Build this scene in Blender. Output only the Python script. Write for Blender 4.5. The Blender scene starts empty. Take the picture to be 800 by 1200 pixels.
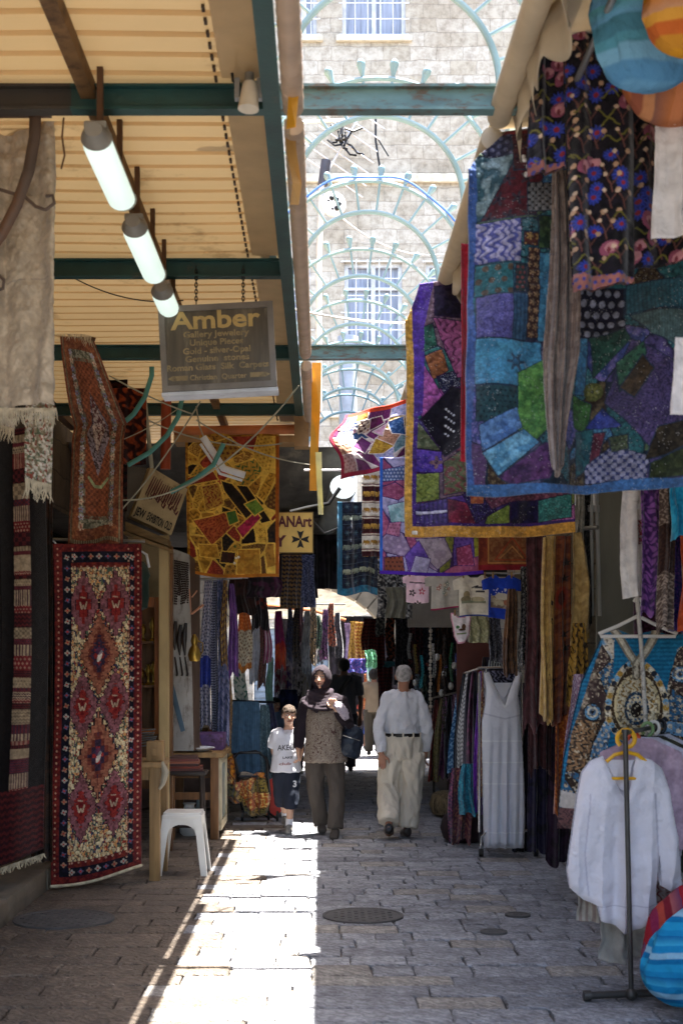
EXPO = 3.0
import bpy, bmesh, math, random
import numpy as np
from mathutils import Vector, Matrix, noise as mnoise
random.seed(7)
SC = bpy.context.scene
COL = SC.collection
FPX, VX, VY, CAMZ = 1600.0, 376.0, 775.0, 1.7
def P(px, py, Y):
 return Vector(((px-VX)/FPX*Y, Y, CAMZ-(py-VY)/FPX*Y))
def lin(c):
 return c/12.92 if c <= .04045 else ((c+.055)/1.055)**2.4
def hx(s):
 if not isinstance(s, str): return tuple(s)
 s = s.lstrip('#')
 return tuple(lin(int(s[i:i+2], 16)/255) for i in (0, 2, 4))
# ---------------------------------------------------------------- materials
_M = {}
def M(name, col='#808080', rough=.65, metal=0., var=.18, scale=6., bump=.15, bscale=50., transl=0., spec=.4,
      dirt=None, dscale=2., dthr=.58, stretch=(1, 1, 1), col2=None, emis=0., alpha=1., sheen=0.):
 if name in _M: return _M[name]
 m = bpy.data.materials.new(name); m.use_nodes = True
 nt = m.node_tree; N = nt.nodes; L = nt.links
 b = N['Principled BSDF']; c = hx(col)
 tc = N.new('ShaderNodeTexCoord'); mp = N.new('ShaderNodeMapping'); mp.inputs['Scale'].default_value = stretch
 L.new(tc.outputs['Object'], mp.inputs[0])
 n = N.new('ShaderNodeTexNoise'); n.inputs['Scale'].default_value = scale; n.inputs['Detail'].default_value = 5
 L.new(mp.outputs[0], n.inputs['Vector'])
 r = N.new('ShaderNodeValToRGB')
 ca = [max(0, x*(1-var)) for x in c]; cb = [min(1, x*(1+var)) for x in (hx(col2) if col2 else c)]
 r.color_ramp.elements[0].position = .33; r.color_ramp.elements[1].position = .67
 r.color_ramp.elements[0].color = (*ca, 1); r.color_ramp.elements[1].color = (*cb, 1)
 L.new(n.outputs['Fac'], r.inputs[0]); out = r.outputs[0]
 if dirt:
  d = N.new('ShaderNodeTexNoise'); d.inputs['Scale'].default_value = dscale; d.inputs['Detail'].default_value = 9
  d.inputs['Roughness'].default_value = .7
  L.new(mp.outputs[0], d.inputs['Vector'])
  dr = N.new('ShaderNodeValToRGB'); dr.color_ramp.elements[0].position = dthr; dr.color_ramp.elements[1].position = min(1, dthr+.14)
  L.new(d.outputs['Fac'], dr.inputs[0])
  mx = N.new('ShaderNodeMixRGB'); mx.inputs[2].default_value = (*hx(dirt), 1)
  L.new(dr.outputs[0], mx.inputs[0]); L.new(out, mx.inputs[1]); out = mx.outputs[0]
 L.new(out, b.inputs['Base Color'])
 b.inputs['Roughness'].default_value = rough; b.inputs['Metallic'].default_value = metal
 b.inputs['Specular IOR Level'].default_value = spec
 if sheen: b.inputs['Sheen Weight'].default_value = sheen
 if bump:
  bn = N.new('ShaderNodeTexNoise'); bn.inputs['Scale'].default_value = bscale; bn.inputs['Detail'].default_value = 6
  L.new(mp.outputs[0], bn.inputs['Vector'])
  bp = N.new('ShaderNodeBump'); bp.inputs['Strength'].default_value = bump; bp.inputs['Distance'].default_value = .01
  L.new(bn.outputs['Fac'], bp.inputs['Height']); L.new(bp.outputs[0], b.inputs['Normal'])
 if emis:
  b.inputs['Emission Color'].default_value = (*c, 1); b.inputs['Emission Strength'].default_value = emis
 if transl:
  o = N['Material Output']; t = N.new('ShaderNodeBsdfTranslucent'); L.new(out, t.inputs[0])
  mx = N.new('ShaderNodeMixShader'); mx.inputs[0].default_value = transl
  L.new(b.outputs[0], mx.inputs[1]); L.new(t.outputs[0], mx.inputs[2]); L.new(mx.outputs[0], o.inputs[0])
 _M[name] = m
 return m
def MC(name='woven_cloth', rough=.9, bump=.25, bscale=220., var=.18, transl=0., spec=.15, sheen=.25, scale=14.):
 """cloth coloured by the pattern stored on its own vertices, plus fine noise"""
 if name in _M: return _M[name]
 m = bpy.data.materials.new(name); m.use_nodes = True
 nt = m.node_tree; N = nt.nodes; L = nt.links; b = N['Principled BSDF']
 a = N.new('ShaderNodeAttribute'); a.attribute_name = 'Col'
 tc = N.new('ShaderNodeTexCoord')
 n = N.new('ShaderNodeTexNoise'); n.inputs['Scale'].default_value = scale; n.inputs['Detail'].default_value = 8
 L.new(tc.outputs['Object'], n.inputs['Vector'])
 mr = N.new('ShaderNodeMapRange'); mr.inputs[1].default_value = .3; mr.inputs[2].default_value = .7
 mr.inputs[3].default_value = 1-var; mr.inputs[4].default_value = 1+var
 L.new(n.outputs['Fac'], mr.inputs[0])
 vm = N.new('ShaderNodeVectorMath'); vm.operation = 'SCALE'
 L.new(a.outputs['Color'], vm.inputs[0]); L.new(mr.outputs[0], vm.inputs['Scale'])
 L.new(vm.outputs[0], b.inputs['Base Color'])
 b.inputs['Roughness'].default_value = rough; b.inputs['Specular IOR Level'].default_value = spec
 b.inputs['Sheen Weight'].default_value = sheen
 bn = N.new('ShaderNodeTexNoise'); bn.inputs['Scale'].default_value = bscale; bn.inputs['Detail'].default_value = 3
 L.new(tc.outputs['Object'], bn.inputs['Vector'])
 bp = N.new('ShaderNodeBump'); bp.inputs['Strength'].default_value = bump; bp.inputs['Distance'].default_value = .004
 L.new(bn.outputs['Fac'], bp.inputs['Height']); L.new(bp.outputs[0], b.inputs['Normal'])
 if transl:
  o = N['Material Output']; t = N.new('ShaderNodeBsdfTranslucent'); L.new(vm.outputs[0], t.inputs[0])
  mx = N.new('ShaderNodeMixShader'); mx.inputs[0].default_value = transl
  L.new(b.outputs[0], mx.inputs[1]); L.new(t.outputs[0], mx.inputs[2]); L.new(mx.outputs[0], o.inputs[0])
 _M[name] = m
 return m
# ---------------------------------------------------------------- objects
ORG = {}
def props(o, label=None, cat=None, group=None, kind=None):
 if label: o['label'] = label
 if cat: o['category'] = cat
 if group: o['group'] = group
 if kind: o['kind'] = kind
 return o
def thing(name, label, cat, loc, group=None):
 o = bpy.data.objects.new(name, None); COL.objects.link(o); o.empty_display_size = .1
 o.location = loc; ORG[o] = Vector(loc)
 return props(o, label, cat, group)
def link(name, me, parent=None, label=None, cat=None, group=None, kind=None, mats=None, smooth=False):
 """verts in world coordinates; moved to the thing's origin"""
 o = bpy.data.objects.new(name, me); COL.objects.link(o)
 n = len(me.vertices)
 co = np.empty(n*3, dtype=np.float32); me.vertices.foreach_get('co', co); co = co.reshape(-1, 3)
 if parent is not None:
  org = ORG[parent]; o.parent = parent; ORG[o] = org
 else:
  if kind == 'structure': org = Vector((0, 0, 0))
  else:
   org = Vector(((co[:, 0].min()+co[:, 0].max())/2, (co[:, 1].min()+co[:, 1].max())/2, co[:, 2].min()))
  o.location = org; ORG[o] = org
 co = co-np.array(org, dtype=np.float32)
 me.vertices.foreach_set('co', co.ravel())
 if mats:
  for m in (mats if isinstance(mats, (list, tuple)) else [mats]): me.materials.append(m)
 if smooth: me.shade_smooth()
 me.update()
 return props(o, label, cat, group, kind)
def children(o): return [c for c in list(COL.objects) if c.parent is o]
def dup(root, dloc, label=None, group=None, parent=None):
 c = root.copy(); COL.objects.link(c); ORG[c] = ORG.get(root)
 if parent: c.parent = parent
 else: c.location = root.location+Vector(dloc)
 if label: c['label'] = label
 if group: c['group'] = group
 for ch in children(root): dup(ch, None, parent=c)
 return c
class MB:
 def __init__(s): s.v = []; s.f = []; s.mi = []; s.m = 0
 def add(s, vs, fs):
  o = len(s.v); s.v += [tuple(v) for v in vs]; s.f += [tuple(i+o for i in f) for f in fs]; s.mi += [s.m]*len(fs); return s
 def box(s, c, size, R=None, bev=0.):
  x, y, z = [q/2 for q in size]
  vs = [Vector((a*x, b*y, d*z)) for a in (-1, 1) for b in (-1, 1) for d in (-1, 1)]
  if bev:
   bm = bmesh.new(); bmesh.ops.create_cube(bm, size=1)
   for v in bm.verts: v.co = Vector((v.co.x*size[0], v.co.y*size[1], v.co.z*size[2]))
   bmesh.ops.bevel(bm, geom=bm.edges[:], offset=bev, segments=2, affect='EDGES', profile=.6)
   bm.verts.index_update(); vs = [v.co.copy() for v in bm.verts]; fs = [[v.index for v in f.verts] for f in bm.faces]; bm.free()
  else:
   fs = [(0, 1, 3, 2), (4, 6, 7, 5), (0, 4, 5, 1), (2, 3, 7, 6), (0, 2, 6, 4), (1, 5, 7, 3)]
  if R is not None: vs = [R @ v for v in vs]
  c = Vector(c); return s.add([v+c for v in vs], fs)
 def bb(s, x0, x1, y0, y1, z0, z1, bev=0.):
  return s.box(((x0+x1)/2, (y0+y1)/2, (z0+z1)/2), (abs(x1-x0), abs(y1-y0), abs(z1-z0)), bev=bev)
 def tube(s, pts, r, seg=10, side=None, caps=True, flat=1.):
  pts = [Vector(p) for p in pts]; n = len(pts)
  rs = r if isinstance(r, (list, tuple)) else [r]*n
  vs = []; prev = None
  for i, p in enumerate(pts):
   t = (pts[min(i+1, n-1)]-pts[max(i-1, 0)])
   if t.length < 1e-9: t = Vector((0, 0, 1))
   t.normalize()
   if prev is None:
    a = Vector(side) if side else (Vector((1, 0, 0)) if abs(t.x) < .9 else Vector((0, 1, 0)))
   else: a = prev
   a = (a-t*a.dot(t))
   if a.length < 1e-6: a = Vector((0, 1, 0))-t*t.y
   a.normalize(); prev = a; b = t.cross(a)
   ri = rs[i]; ra, rb = (ri if isinstance(ri, (tuple, list)) else (ri, ri*flat))
   for k in range(seg):
    th = 2*math.pi*k/seg
    vs.append(p+a*(ra*math.cos(th))+b*(rb*math.sin(th)))
  fs = []
  for i in range(n-1):
   for k in range(seg):
    k2 = (k+1) % seg
    fs.append((i*seg+k, i*seg+k2, (i+1)*seg+k2, (i+1)*seg+k))
  if caps: fs.append(tuple(range(seg-1, -1, -1))); fs.append(tuple((n-1)*seg+k for k in range(seg)))
  return s.add(vs, fs)
 def lathe(s, prof, c, seg=20, ax=None):
  c = Vector(c); vs = []; fs = []
  R = Matrix.Identity(3) if ax is None else Vector((0, 0, 1)).rotation_difference(Vector(ax)).to_matrix()
  for r, z in prof:
   for k in range(seg):
    th = 2*math.pi*k/seg; vs.append(c+R @ Vector((r*math.cos(th), r*math.sin(th), z)))
  n = len(prof)
  for i in range(n-1):
   for k in range(seg):
    k2 = (k+1) % seg; fs.append((i*seg+k, i*seg+k2, (i+1)*seg+k2, (i+1)*seg+k))
  fs.append(tuple(range(seg-1, -1, -1))); fs.append(tuple((n-1)*seg+k for k in range(seg)))
  return s.add(vs, fs)
 def ball(s, c, r, seg=12, rings=8):
  r = r if isinstance(r, (tuple, list)) else (r, r, r); c = Vector(c)
  vs = [c+Vector((0, 0, -r[2]))]
  for i in range(1, rings):
   a = -math.pi/2+math.pi*i/rings
   for k in range(seg):
    th = 2*math.pi*k/seg
    vs.append(c+Vector((r[0]*math.cos(a)*math.cos(th), r[1]*math.cos(a)*math.sin(th), r[2]*math.sin(a))))
  vs.append(c+Vector((0, 0, r[2]))); fs = []
  for k in range(seg): fs.append((0, 1+(k+1) % seg, 1+k))
  for i in range(rings-2):
   for k in range(seg):
    a = 1+i*seg+k; b = 1+i*seg+(k+1) % seg; fs.append((a, b, b+seg, a+seg))
  t = len(vs)-1; o = 1+(rings-2)*seg
  for k in range(seg): fs.append((t, o+k, o+(k+1) % seg))
  return s.add(vs, fs)
 def prism(s, poly, d):
  """poly: list of 3D points (planar), extruded along vector d"""
  n = len(poly); d = Vector(d); vs = [Vector(p) for p in poly]; vs += [v+d for v in vs]
  fs = [tuple(range(n-1, -1, -1)), tuple(range(n, 2*n))]
  for i in range(n): fs.append((i, (i+1) % n, n+(i+1) % n, n+i))
  return s.add(vs, fs)
 def mesh(s, name='mesh'):
  me = bpy.data.meshes.new(name); me.from_pydata(s.v, [], s.f)
  if any(s.mi): me.polygons.foreach_set('material_index', s.mi)
  return me
 def build(s, name, mat, parent=None, smooth=False, **k):
  me = s.mesh(name)
  bm = bmesh.new(); bm.from_mesh(me); bmesh.ops.recalc_face_normals(bm, faces=bm.faces[:]); bm.to_mesh(me); bm.free()
  o = link(name, me, parent, mats=mat, **k)
  if smooth:
   me.shade_smooth()
   if hasattr(me, 'set_sharp_from_angle'): me.set_sharp_from_angle(angle=math.radians(42))
  return o
def foldy(m, sc=9., st=.7, dist=.03):
 N = m.node_tree.nodes; N['Bump'].inputs['Strength'].default_value = st; N['Bump'].inputs['Distance'].default_value = dist
 for n in N:
  if n.type == 'TEX_NOISE' and n.outputs['Fac'].is_linked and n.outputs['Fac'].links[0].to_node.type == 'BUMP': n.inputs['Scale'].default_value = sc; n.inputs['Detail'].default_value = 3; n.inputs['Distortion'].default_value = .8
 return m
def solidify(o, t, off=0.):
 md = o.modifiers.new('thickness', 'SOLIDIFY'); md.thickness = t; md.offset = off; return o
# ---------------------------------------------------------------- pattern canvas (photo-plane cells -> vertices)
def vnoise(x, y, seed=0):
 r = np.random.RandomState(seed); G = r.rand(64, 64)
 xi = np.floor(x).astype(int); yi = np.floor(y).astype(int); fx = x-xi; fy = y-yi
 fx = fx*fx*(3-2*fx); fy = fy*fy*(3-2*fy); g = lambda a, b: G[b % 64, a % 64]
 return (g(xi, yi)*(1-fx)+g(xi+1, yi)*fx)*(1-fy)+(g(xi, yi+1)*(1-fx)+g(xi+1, yi+1)*fx)*fy
def fbm(x, y, seed=0, o=3):
 s = 0; a = .5; t = 0
 for i in range(o): s = s+a*vnoise(x*2**i, y*2**i, seed+i); t += a; a *= .5
 return s/t
class Cv:
 def __init__(s, x0, y0, x1, y1, k=1., base='#808080'):
  s.x0, s.y0, s.x1, s.y1 = x0, y0, x1, y1
  s.nx = max(3, int((x1-x0)*k)+1); s.ny = max(3, int((y1-y0)*k)+1)
  s.X, s.Y = np.meshgrid(np.linspace(x0, x1, s.nx), np.linspace(y0, y1, s.ny))
  s.c = np.empty((s.ny, s.nx, 3)); s.c[:] = hx(base); s.m = np.ones((s.ny, s.nx), bool); s.seed = 1
  s.U = (s.X-x0)/(x1-x0); s.V = (s.Y-y0)/(y1-y0)
 def poly(s, pts):
  X, Y = s.X, s.Y; m = np.zeros(X.shape, bool); n = len(pts)
  for i in range(n):
   xa, ya = pts[i]; xb, yb = pts[(i+1) % n]
   if ya == yb: continue
   c = ((ya > Y) != (yb > Y)) & (X < (xb-xa)*(Y-ya)/(yb-ya)+xa); m ^= c
  return m
 def rect(s, a, b, c, d): return (s.X >= a) & (s.X <= c) & (s.Y >= b) & (s.Y <= d)
 def ell(s, cx, cy, rx, ry=None, ang=0.):
  ry = ry or rx; ca, sa = math.cos(ang), math.sin(ang); dx = s.X-cx; dy = s.Y-cy
  u = (dx*ca+dy*sa)/rx; v = (-dx*sa+dy*ca)/ry
  return u*u+v*v <= 1
 def dseg(s, pts):
  d = np.full(s.X.shape, 1e9)
  for (xa, ya), (xb, yb) in zip(pts[:-1], pts[1:]):
   L2 = (xb-xa)**2+(yb-ya)**2+1e-9
   t = np.clip(((s.X-xa)*(xb-xa)+(s.Y-ya)*(yb-ya))/L2, 0, 1)
   d = np.minimum(d, np.hypot(s.X-xa-t*(xb-xa), s.Y-ya-t*(yb-ya)))
  return d
 def line(s, pts, w, col): s.fill(s.dseg(pts) <= w/2, col)
 def fill(s, m, col, a=1.):
  c = np.array(hx(col));
  if isinstance(m, np.ndarray) and m.dtype != bool: s.c = s.c*(1-m[..., None]*a)+c*(m[..., None]*a)
  else: s.c[m] = s.c[m]*(1-a)+c*a
 def tex(s, m, c1, c2, kind='noise', sc=6., c3=None, ang=0.):
  s.seed += 17; sd = s.seed; X, Y = s.X, s.Y; c1 = np.array(hx(c1)); c2 = np.array(hx(c2)); c3 = np.array(hx(c3)) if c3 else c2
  ca, sa = math.cos(ang), math.sin(ang); A = (X*ca+Y*sa)/sc; B = (-X*sa+Y*ca)/sc
  wx = fbm(X/sc*.6, Y/sc*.6, sd)-.5; wy = fbm(X/sc*.6+9, Y/sc*.6+5, sd+3)-.5
  if kind == 'plain': t = np.zeros(X.shape)
  elif kind == 'noise': t = np.clip((fbm(A, B, sd)-.42)*6, 0, 1)
  elif kind == 'scroll': t = np.clip(np.sin((A+wx*3)*6)*np.sin((B+wy*3)*6)*2.5+.1, 0, 1)
  elif kind == 'dots':
   a = A-.5*(np.floor(B) % 2); t = (np.hypot((a % 1)-.5, (B % 1)-.5) < .27).astype(float)
  elif kind == 'flowers':
   a = A-.5*(np.floor(B) % 2); dx = (a % 1)-.5; dy = (B % 1)-.5; r = np.hypot(dx, dy); th = np.arctan2(dy, dx)
   t = (r < .26+.14*np.cos(5*th)).astype(float)
   s_ = (r < .1)
  elif kind == 'stripes': t = ((A % 1) < .5).astype(float)
  elif kind == 'fine': t = .5+.5*np.sin(A*6.28)
  elif kind == 'zig': t = (((B+.35*np.abs((A % 1)*2-1)) % 1) < .5).astype(float)
  elif kind == 'check': t = ((np.floor(A)+np.floor(B)) % 2).astype(float)
  elif kind == 'sequin':
   r = np.random.RandomState(sd); t = (r.rand(*X.shape) < .05*min(3, 6/sc)).astype(float)*fbm(A, B, sd)*1.4; t = np.clip(t, 0, 1)
  elif kind == 'leaf':
   t = np.clip(np.sin((A+wx*2)*5+np.sin(B*4)*2)*2+.2, 0, 1)*np.clip((fbm(A*2, B*2, sd+1)-.3)*5, 0, 1)
  else: t = np.zeros(X.shape)
  col = c1*(1-t[..., None])+c2*t[..., None]
  if kind == 'flowers': col[s_] = c3
  f = fbm(X/3., Y/3., sd+7)[..., None]; col = col*(.8+.4*f) if kind != 'plain' else col
  s.c[m] = col[m]
  return s
 def flower(s, cx, cy, r, pc, cc='#c9a23a', n=5, ph=0.):
  dx, dy = s.X-cx, s.Y-cy; R = np.hypot(dx, dy); th = np.arctan2(dy, dx)
  m = R < r*(.72+.28*np.cos(n*th+ph)); s.fill(m, pc)
  s.fill(m & (R > r*.5), pc, 0.); m2 = R < r*.3; s.fill(m2, cc)
 def crazy(s, m, cols, n=40, seed=3, kinds=('noise', 'scroll', 'dots', 'flowers', 'plain', 'leaf', 'sequin'), sc=7., edge='#201018', ew=1.2, asp=1., sz=None):
  r = np.random.RandomState(seed); px = s.x0+(s.x1-s.x0)*r.rand(n); py = s.y0+(s.y1-s.y0)*r.rand(n)
  wx = (fbm(s.X/60, s.Y/60, seed)-.5)*16; wy = (fbm(s.X/60+5, s.Y/60+3, seed)-.5)*16
  d1 = np.full(s.X.shape, 1e9); d2 = d1.copy(); idx = np.zeros(s.X.shape, int)
  for i in range(n):
   dd = np.hypot(s.X+wx-px[i], (s.Y+wy-py[i])*asp); nn = dd < d1
   d2 = np.where(nn, d1, np.minimum(d2, dd)); idx = np.where(nn, i, idx); d1 = np.where(nn, dd, d1)
  for i in range(n):
   a, b = cols[r.randint(len(cols))]; k = kinds[r.randint(len(kinds))]
   s.tex(m & (idx == i), a, b, k, sc*(.6+.9*r.rand()), ang=r.rand()*3)
  s.fill(m & ((d2-d1) < ew), edge)
 def border(s, w, col, sides='tblr', kind='plain', c2=None, sc=5):
  m = np.zeros(s.X.shape, bool)
  if 't' in sides: m |= s.Y < s.y0+w
  if 'b' in sides: m |= s.Y > s.y1-w
  if 'l' in sides: m |= s.X < s.x0+w
  if 'r' in sides: m |= s.X > s.x1-w
  s.tex(m, col, c2 or col, kind, sc)
 def grain(s, a=.15, sc=2.5, seed=5):
  s.c *= (1-a+2*a*fbm(s.X/sc, s.Y/sc, seed))[..., None]
 def blur(s, m, n):
  a = m.astype(float)
  for _ in range(2):
   for ax in (0, 1):
    p = np.pad(a, [(n, n) if q == ax else (0, 0) for q in (0, 1)], mode='constant')
    cs = np.cumsum(p, axis=ax); z = np.zeros_like(np.take(cs, [0], axis=ax)); cs = np.concatenate([z, cs], axis=ax)
    L = a.shape[ax]; k = 2*n+1
    hi = np.take(cs, np.arange(k, k+L), axis=ax); lo = np.take(cs, np.arange(0, L), axis=ax); a = (hi-lo)/k
  return a
def cloth(name, cv, D, mat=None, parent=None, disp=None, warp=None, back=None, infl=0., inflr=8, thick=0., emb=.004, crumple=.012, **k):
 """cells of cv become vertices at depth D (number or function of U,V); disp(U,V) moves them along Y, warp(U,V) -> dx,dy in photo pixels.
 back: mask of the back layer (True = same as the front) and infl: how far front and back bulge apart in the middle"""
 U, V = cv.U, cv.V
 d0 = D(U, V) if callable(D) else np.full(U.shape, float(D))
 px, py = cv.X.copy(), cv.Y.copy()
 if warp: a, b = warp(U, V); px = px+a; py = py+b
 X = (px-VX)/FPX*d0; Z = CAMZ-(py-VY)/FPX*d0
 dd = disp(U, V) if disp else np.zeros(U.shape)
 lum = np.sqrt(np.clip(cv.c.mean(2), 0, 1)); e = cv.blur(lum, 1)-cv.blur(lum, 4); dd = dd-emb*np.clip(e*6, -1, 1)
 dd = dd+(fbm(U*9, V*9*abs(cv.y1-cv.y0)/abs(cv.x1-cv.x0), 23, 4)-.5)*crumple
 layers = []
 if infl:
  b = cv.blur(cv.m, inflr); h = infl*np.sqrt(np.clip((b-.42)/.5, 0, 1))
  layers.append((cv.m, -h, cv.c)); bm_ = cv.m if back is None or back is True else back
  layers.append((bm_, h, cv.c*.92))
 else: layers.append((cv.m, 0, cv.c))
 VS = []; FS = []; CS = []; off = 0
 for li, (m, h, c) in enumerate(layers):
  idx = -np.ones(m.shape, int); idx[m] = np.arange(m.sum())+off
  VS.append(np.stack([X[m], (d0+dd+h)[m], Z[m]], 1)); CS.append(c[m]); off += int(m.sum())
  a, b, c_, d_ = idx[:-1, :-1], idx[:-1, 1:], idx[1:, 1:], idx[1:, :-1]
  ok = (a >= 0) & (b >= 0) & (c_ >= 0) & (d_ >= 0)
  q = np.stack([a[ok], d_[ok], c_[ok], b[ok]], 1)
  if li == 1: q = q[:, ::-1]
  FS.append(q)
 vs = np.concatenate(VS); fs = np.concatenate(FS); cs = np.clip(np.concatenate(CS), 0, 1)
 me = bpy.data.meshes.new(name); me.vertices.add(len(vs)); me.vertices.foreach_set('co', vs.astype(np.float32).ravel())
 me.loops.add(len(fs)*4); me.loops.foreach_set('vertex_index', fs.astype(np.int32).ravel())
 me.polygons.add(len(fs)); me.polygons.foreach_set('loop_start', (np.arange(len(fs))*4).astype(np.int32))
 me.update(calc_edges=True)
 at = me.color_attributes.new('Col', 'FLOAT_COLOR', 'POINT')
 at.data.foreach_set('color', np.concatenate([cs, np.ones((len(cs), 1))], 1).astype(np.float32).ravel())
 me.shade_smooth()
 o = link(name, me, parent, mats=mat or MC(), **k)
 if thick: solidify(o, thick)
 return o
def folds(amp=.02, n=4, ph=0., drift=.6, grow=True, seed=0):
 def f(U, V):
  U = U+.05*(fbm(U*4, V*3, seed+9)-.5)
  g = (.35+.65*V) if grow else 1.
  w = fbm(U*3+seed, V*2, seed)-.5
  return amp*g*(np.sin(2*np.pi*(n*U+drift*w)+ph)+.5*np.sin(2*np.pi*(n*1.9*U+drift*1.6*w)+ph*2+1))+amp*.8*w
 return f
def text(s, size, mat, parent, org, right, up, bold=0., ext=.002, align='CENTER', width=None, name='lettering', space=1., **k):
 cu = bpy.data.curves.new('lettering', 'FONT'); cu.body = s; cu.size = size; cu.align_x = align; cu.extrude = ext; cu.offset = bold
 cu.space_character = space; cu.resolution_u = 3
 o = bpy.data.objects.new('tmp', cu); COL.objects.link(o); bpy.context.view_layer.update()
 dg = bpy.context.evaluated_depsgraph_get(); me = bpy.data.meshes.new_from_object(o.evaluated_get(dg))
 bpy.data.objects.remove(o); bpy.data.curves.remove(cu)
 right = Vector(right).normalized(); up = Vector(up).normalized(); nrm = right.cross(up)
 n = len(me.vertices); co = np.empty(n*3); me.vertices.foreach_get('co', co); co = co.reshape(-1, 3)
 if width:
  w = co[:, 0].max()-co[:, 0].min(); co[:, 0] *= width/w
 out = np.array(org)+co[:, :1]*np.array(right)+co[:, 1:2]*np.array(up)+co[:, 2:]*np.array(nrm)
 me.vertices.foreach_set('co', out.ravel()); me.materials.clear()
 return link(name, me, parent, mats=mat, **k)
def catenary(a, b, sag, n=14):
 a = Vector(a); b = Vector(b)
 return [a.lerp(b, t/n)+Vector((0, 0, -sag*4*(t/n)*(1-t/n))) for t in range(n+1)]
# ================================================================ SETTING
def stone_mat(name, c1, c2, mortar, bw=.62, bh=.33, axis='XZ', bump=.5, msz=.012):
 m = bpy.data.materials.new(name); m.use_nodes = True; nt = m.node_tree; N = nt.nodes; L = nt.links; b = N['Principled BSDF']
 tc = N.new('ShaderNodeTexCoord'); sp = N.new('ShaderNodeSeparateXYZ'); cb = N.new('ShaderNodeCombineXYZ')
 L.new(tc.outputs['Object'], sp.inputs[0]); L.new(sp.outputs[axis[0]], cb.inputs[0]); L.new(sp.outputs['Z'], cb.inputs[1])
 ns = N.new('ShaderNodeTexNoise'); ns.inputs['Scale'].default_value = 2.3; ns.inputs['Detail'].default_value = 4; L.new(cb.outputs[0], ns.inputs['Vector'])
 ad = N.new('ShaderNodeVectorMath'); ad.operation = 'MULTIPLY_ADD'; ad.inputs[1].default_value = (.16, .12, 0); L.new(ns.outputs['Color'], ad.inputs[0]); L.new(cb.outputs[0], ad.inputs[2])
 br = N.new('ShaderNodeTexBrick'); br.inputs['Scale'].default_value = 1; br.inputs['Brick Width'].default_value = bw; br.inputs['Row Height'].default_value = bh
 br.inputs['Mortar Size'].default_value = msz; br.inputs['Mortar Smooth'].default_value = .4; br.inputs['Bias'].default_value = 0
 br.inputs['Color1'].default_value = (*hx(c1), 1); br.inputs['Color2'].default_value = (*hx(c2), 1); br.inputs['Mortar'].default_value = (*hx(mortar), 1)
 L.new(ad.outputs[0], br.inputs['Vector'])
 n2 = N.new('ShaderNodeTexNoise'); n2.inputs['Scale'].default_value = 5; n2.inputs['Detail'].default_value = 10; n2.inputs['Roughness'].default_value = .75; L.new(tc.outputs['Object'], n2.inputs['Vector'])
 rp = N.new('ShaderNodeValToRGB'); rp.color_ramp.elements[0].position = .36; rp.color_ramp.elements[0].color = (.42, .38, .33, 1)
 rp.color_ramp.elements[1].position = .56; rp.color_ramp.elements[1].color = (1, 1, 1, 1); L.new(n2.outputs['Fac'], rp.inputs[0])
 n3 = N.new('ShaderNodeTexNoise'); n3.inputs['Scale'].default_value = .55; n3.inputs['Detail'].default_value = 7; L.new(tc.outputs['Object'], n3.inputs['Vector'])
 r3 = N.new('ShaderNodeValToRGB'); r3.color_ramp.elements[0].position = .35; r3.color_ramp.elements[0].color = (.66, .6, .52, 1); r3.color_ramp.elements[1].position = .5; r3.color_ramp.elements[1].color = (1, 1, 1, 1)
 L.new(n3.outputs['Fac'], r3.inputs[0])
 mu = N.new('ShaderNodeMixRGB'); mu.blend_type = 'MULTIPLY'; mu.inputs[0].default_value = .7; L.new(br.outputs['Color'], mu.inputs[1]); L.new(rp.outputs[0], mu.inputs[2])
 m2 = N.new('ShaderNodeMixRGB'); m2.blend_type = 'MULTIPLY'; m2.inputs[0].default_value = .5; L.new(mu.outputs[0], m2.inputs[1]); L.new(r3.outputs[0], m2.inputs[2])
 L.new(m2.outputs[0], b.inputs['Base Color']); b.inputs['Roughness'].default_value = .9
 sb = N.new('ShaderNodeMath'); sb.operation = 'MULTIPLY_ADD'; sb.inputs[1].default_value = -1.2; L.new(br.outputs['Fac'], sb.inputs[0]); L.new(n2.outputs['Fac'], sb.inputs[2])
 bp = N.new('ShaderNodeBump'); bp.inputs['Strength'].default_value = bump; bp.inputs['Distance'].default_value = .04
 L.new(sb.outputs[0], bp.inputs['Height']); L.new(bp.outputs[0], b.inputs['Normal']); return m
STONE = stone_mat('limestone_blocks', '#bdb5a8', '#aca291', '#a1988a')
STONE_Y = stone_mat('limestone_side', '#b3a691', '#9c8f7a', '#7d7468', axis='YZ')
DARK = M('shop_dark', '#1b1815', rough=.9, var=.3)
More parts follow.
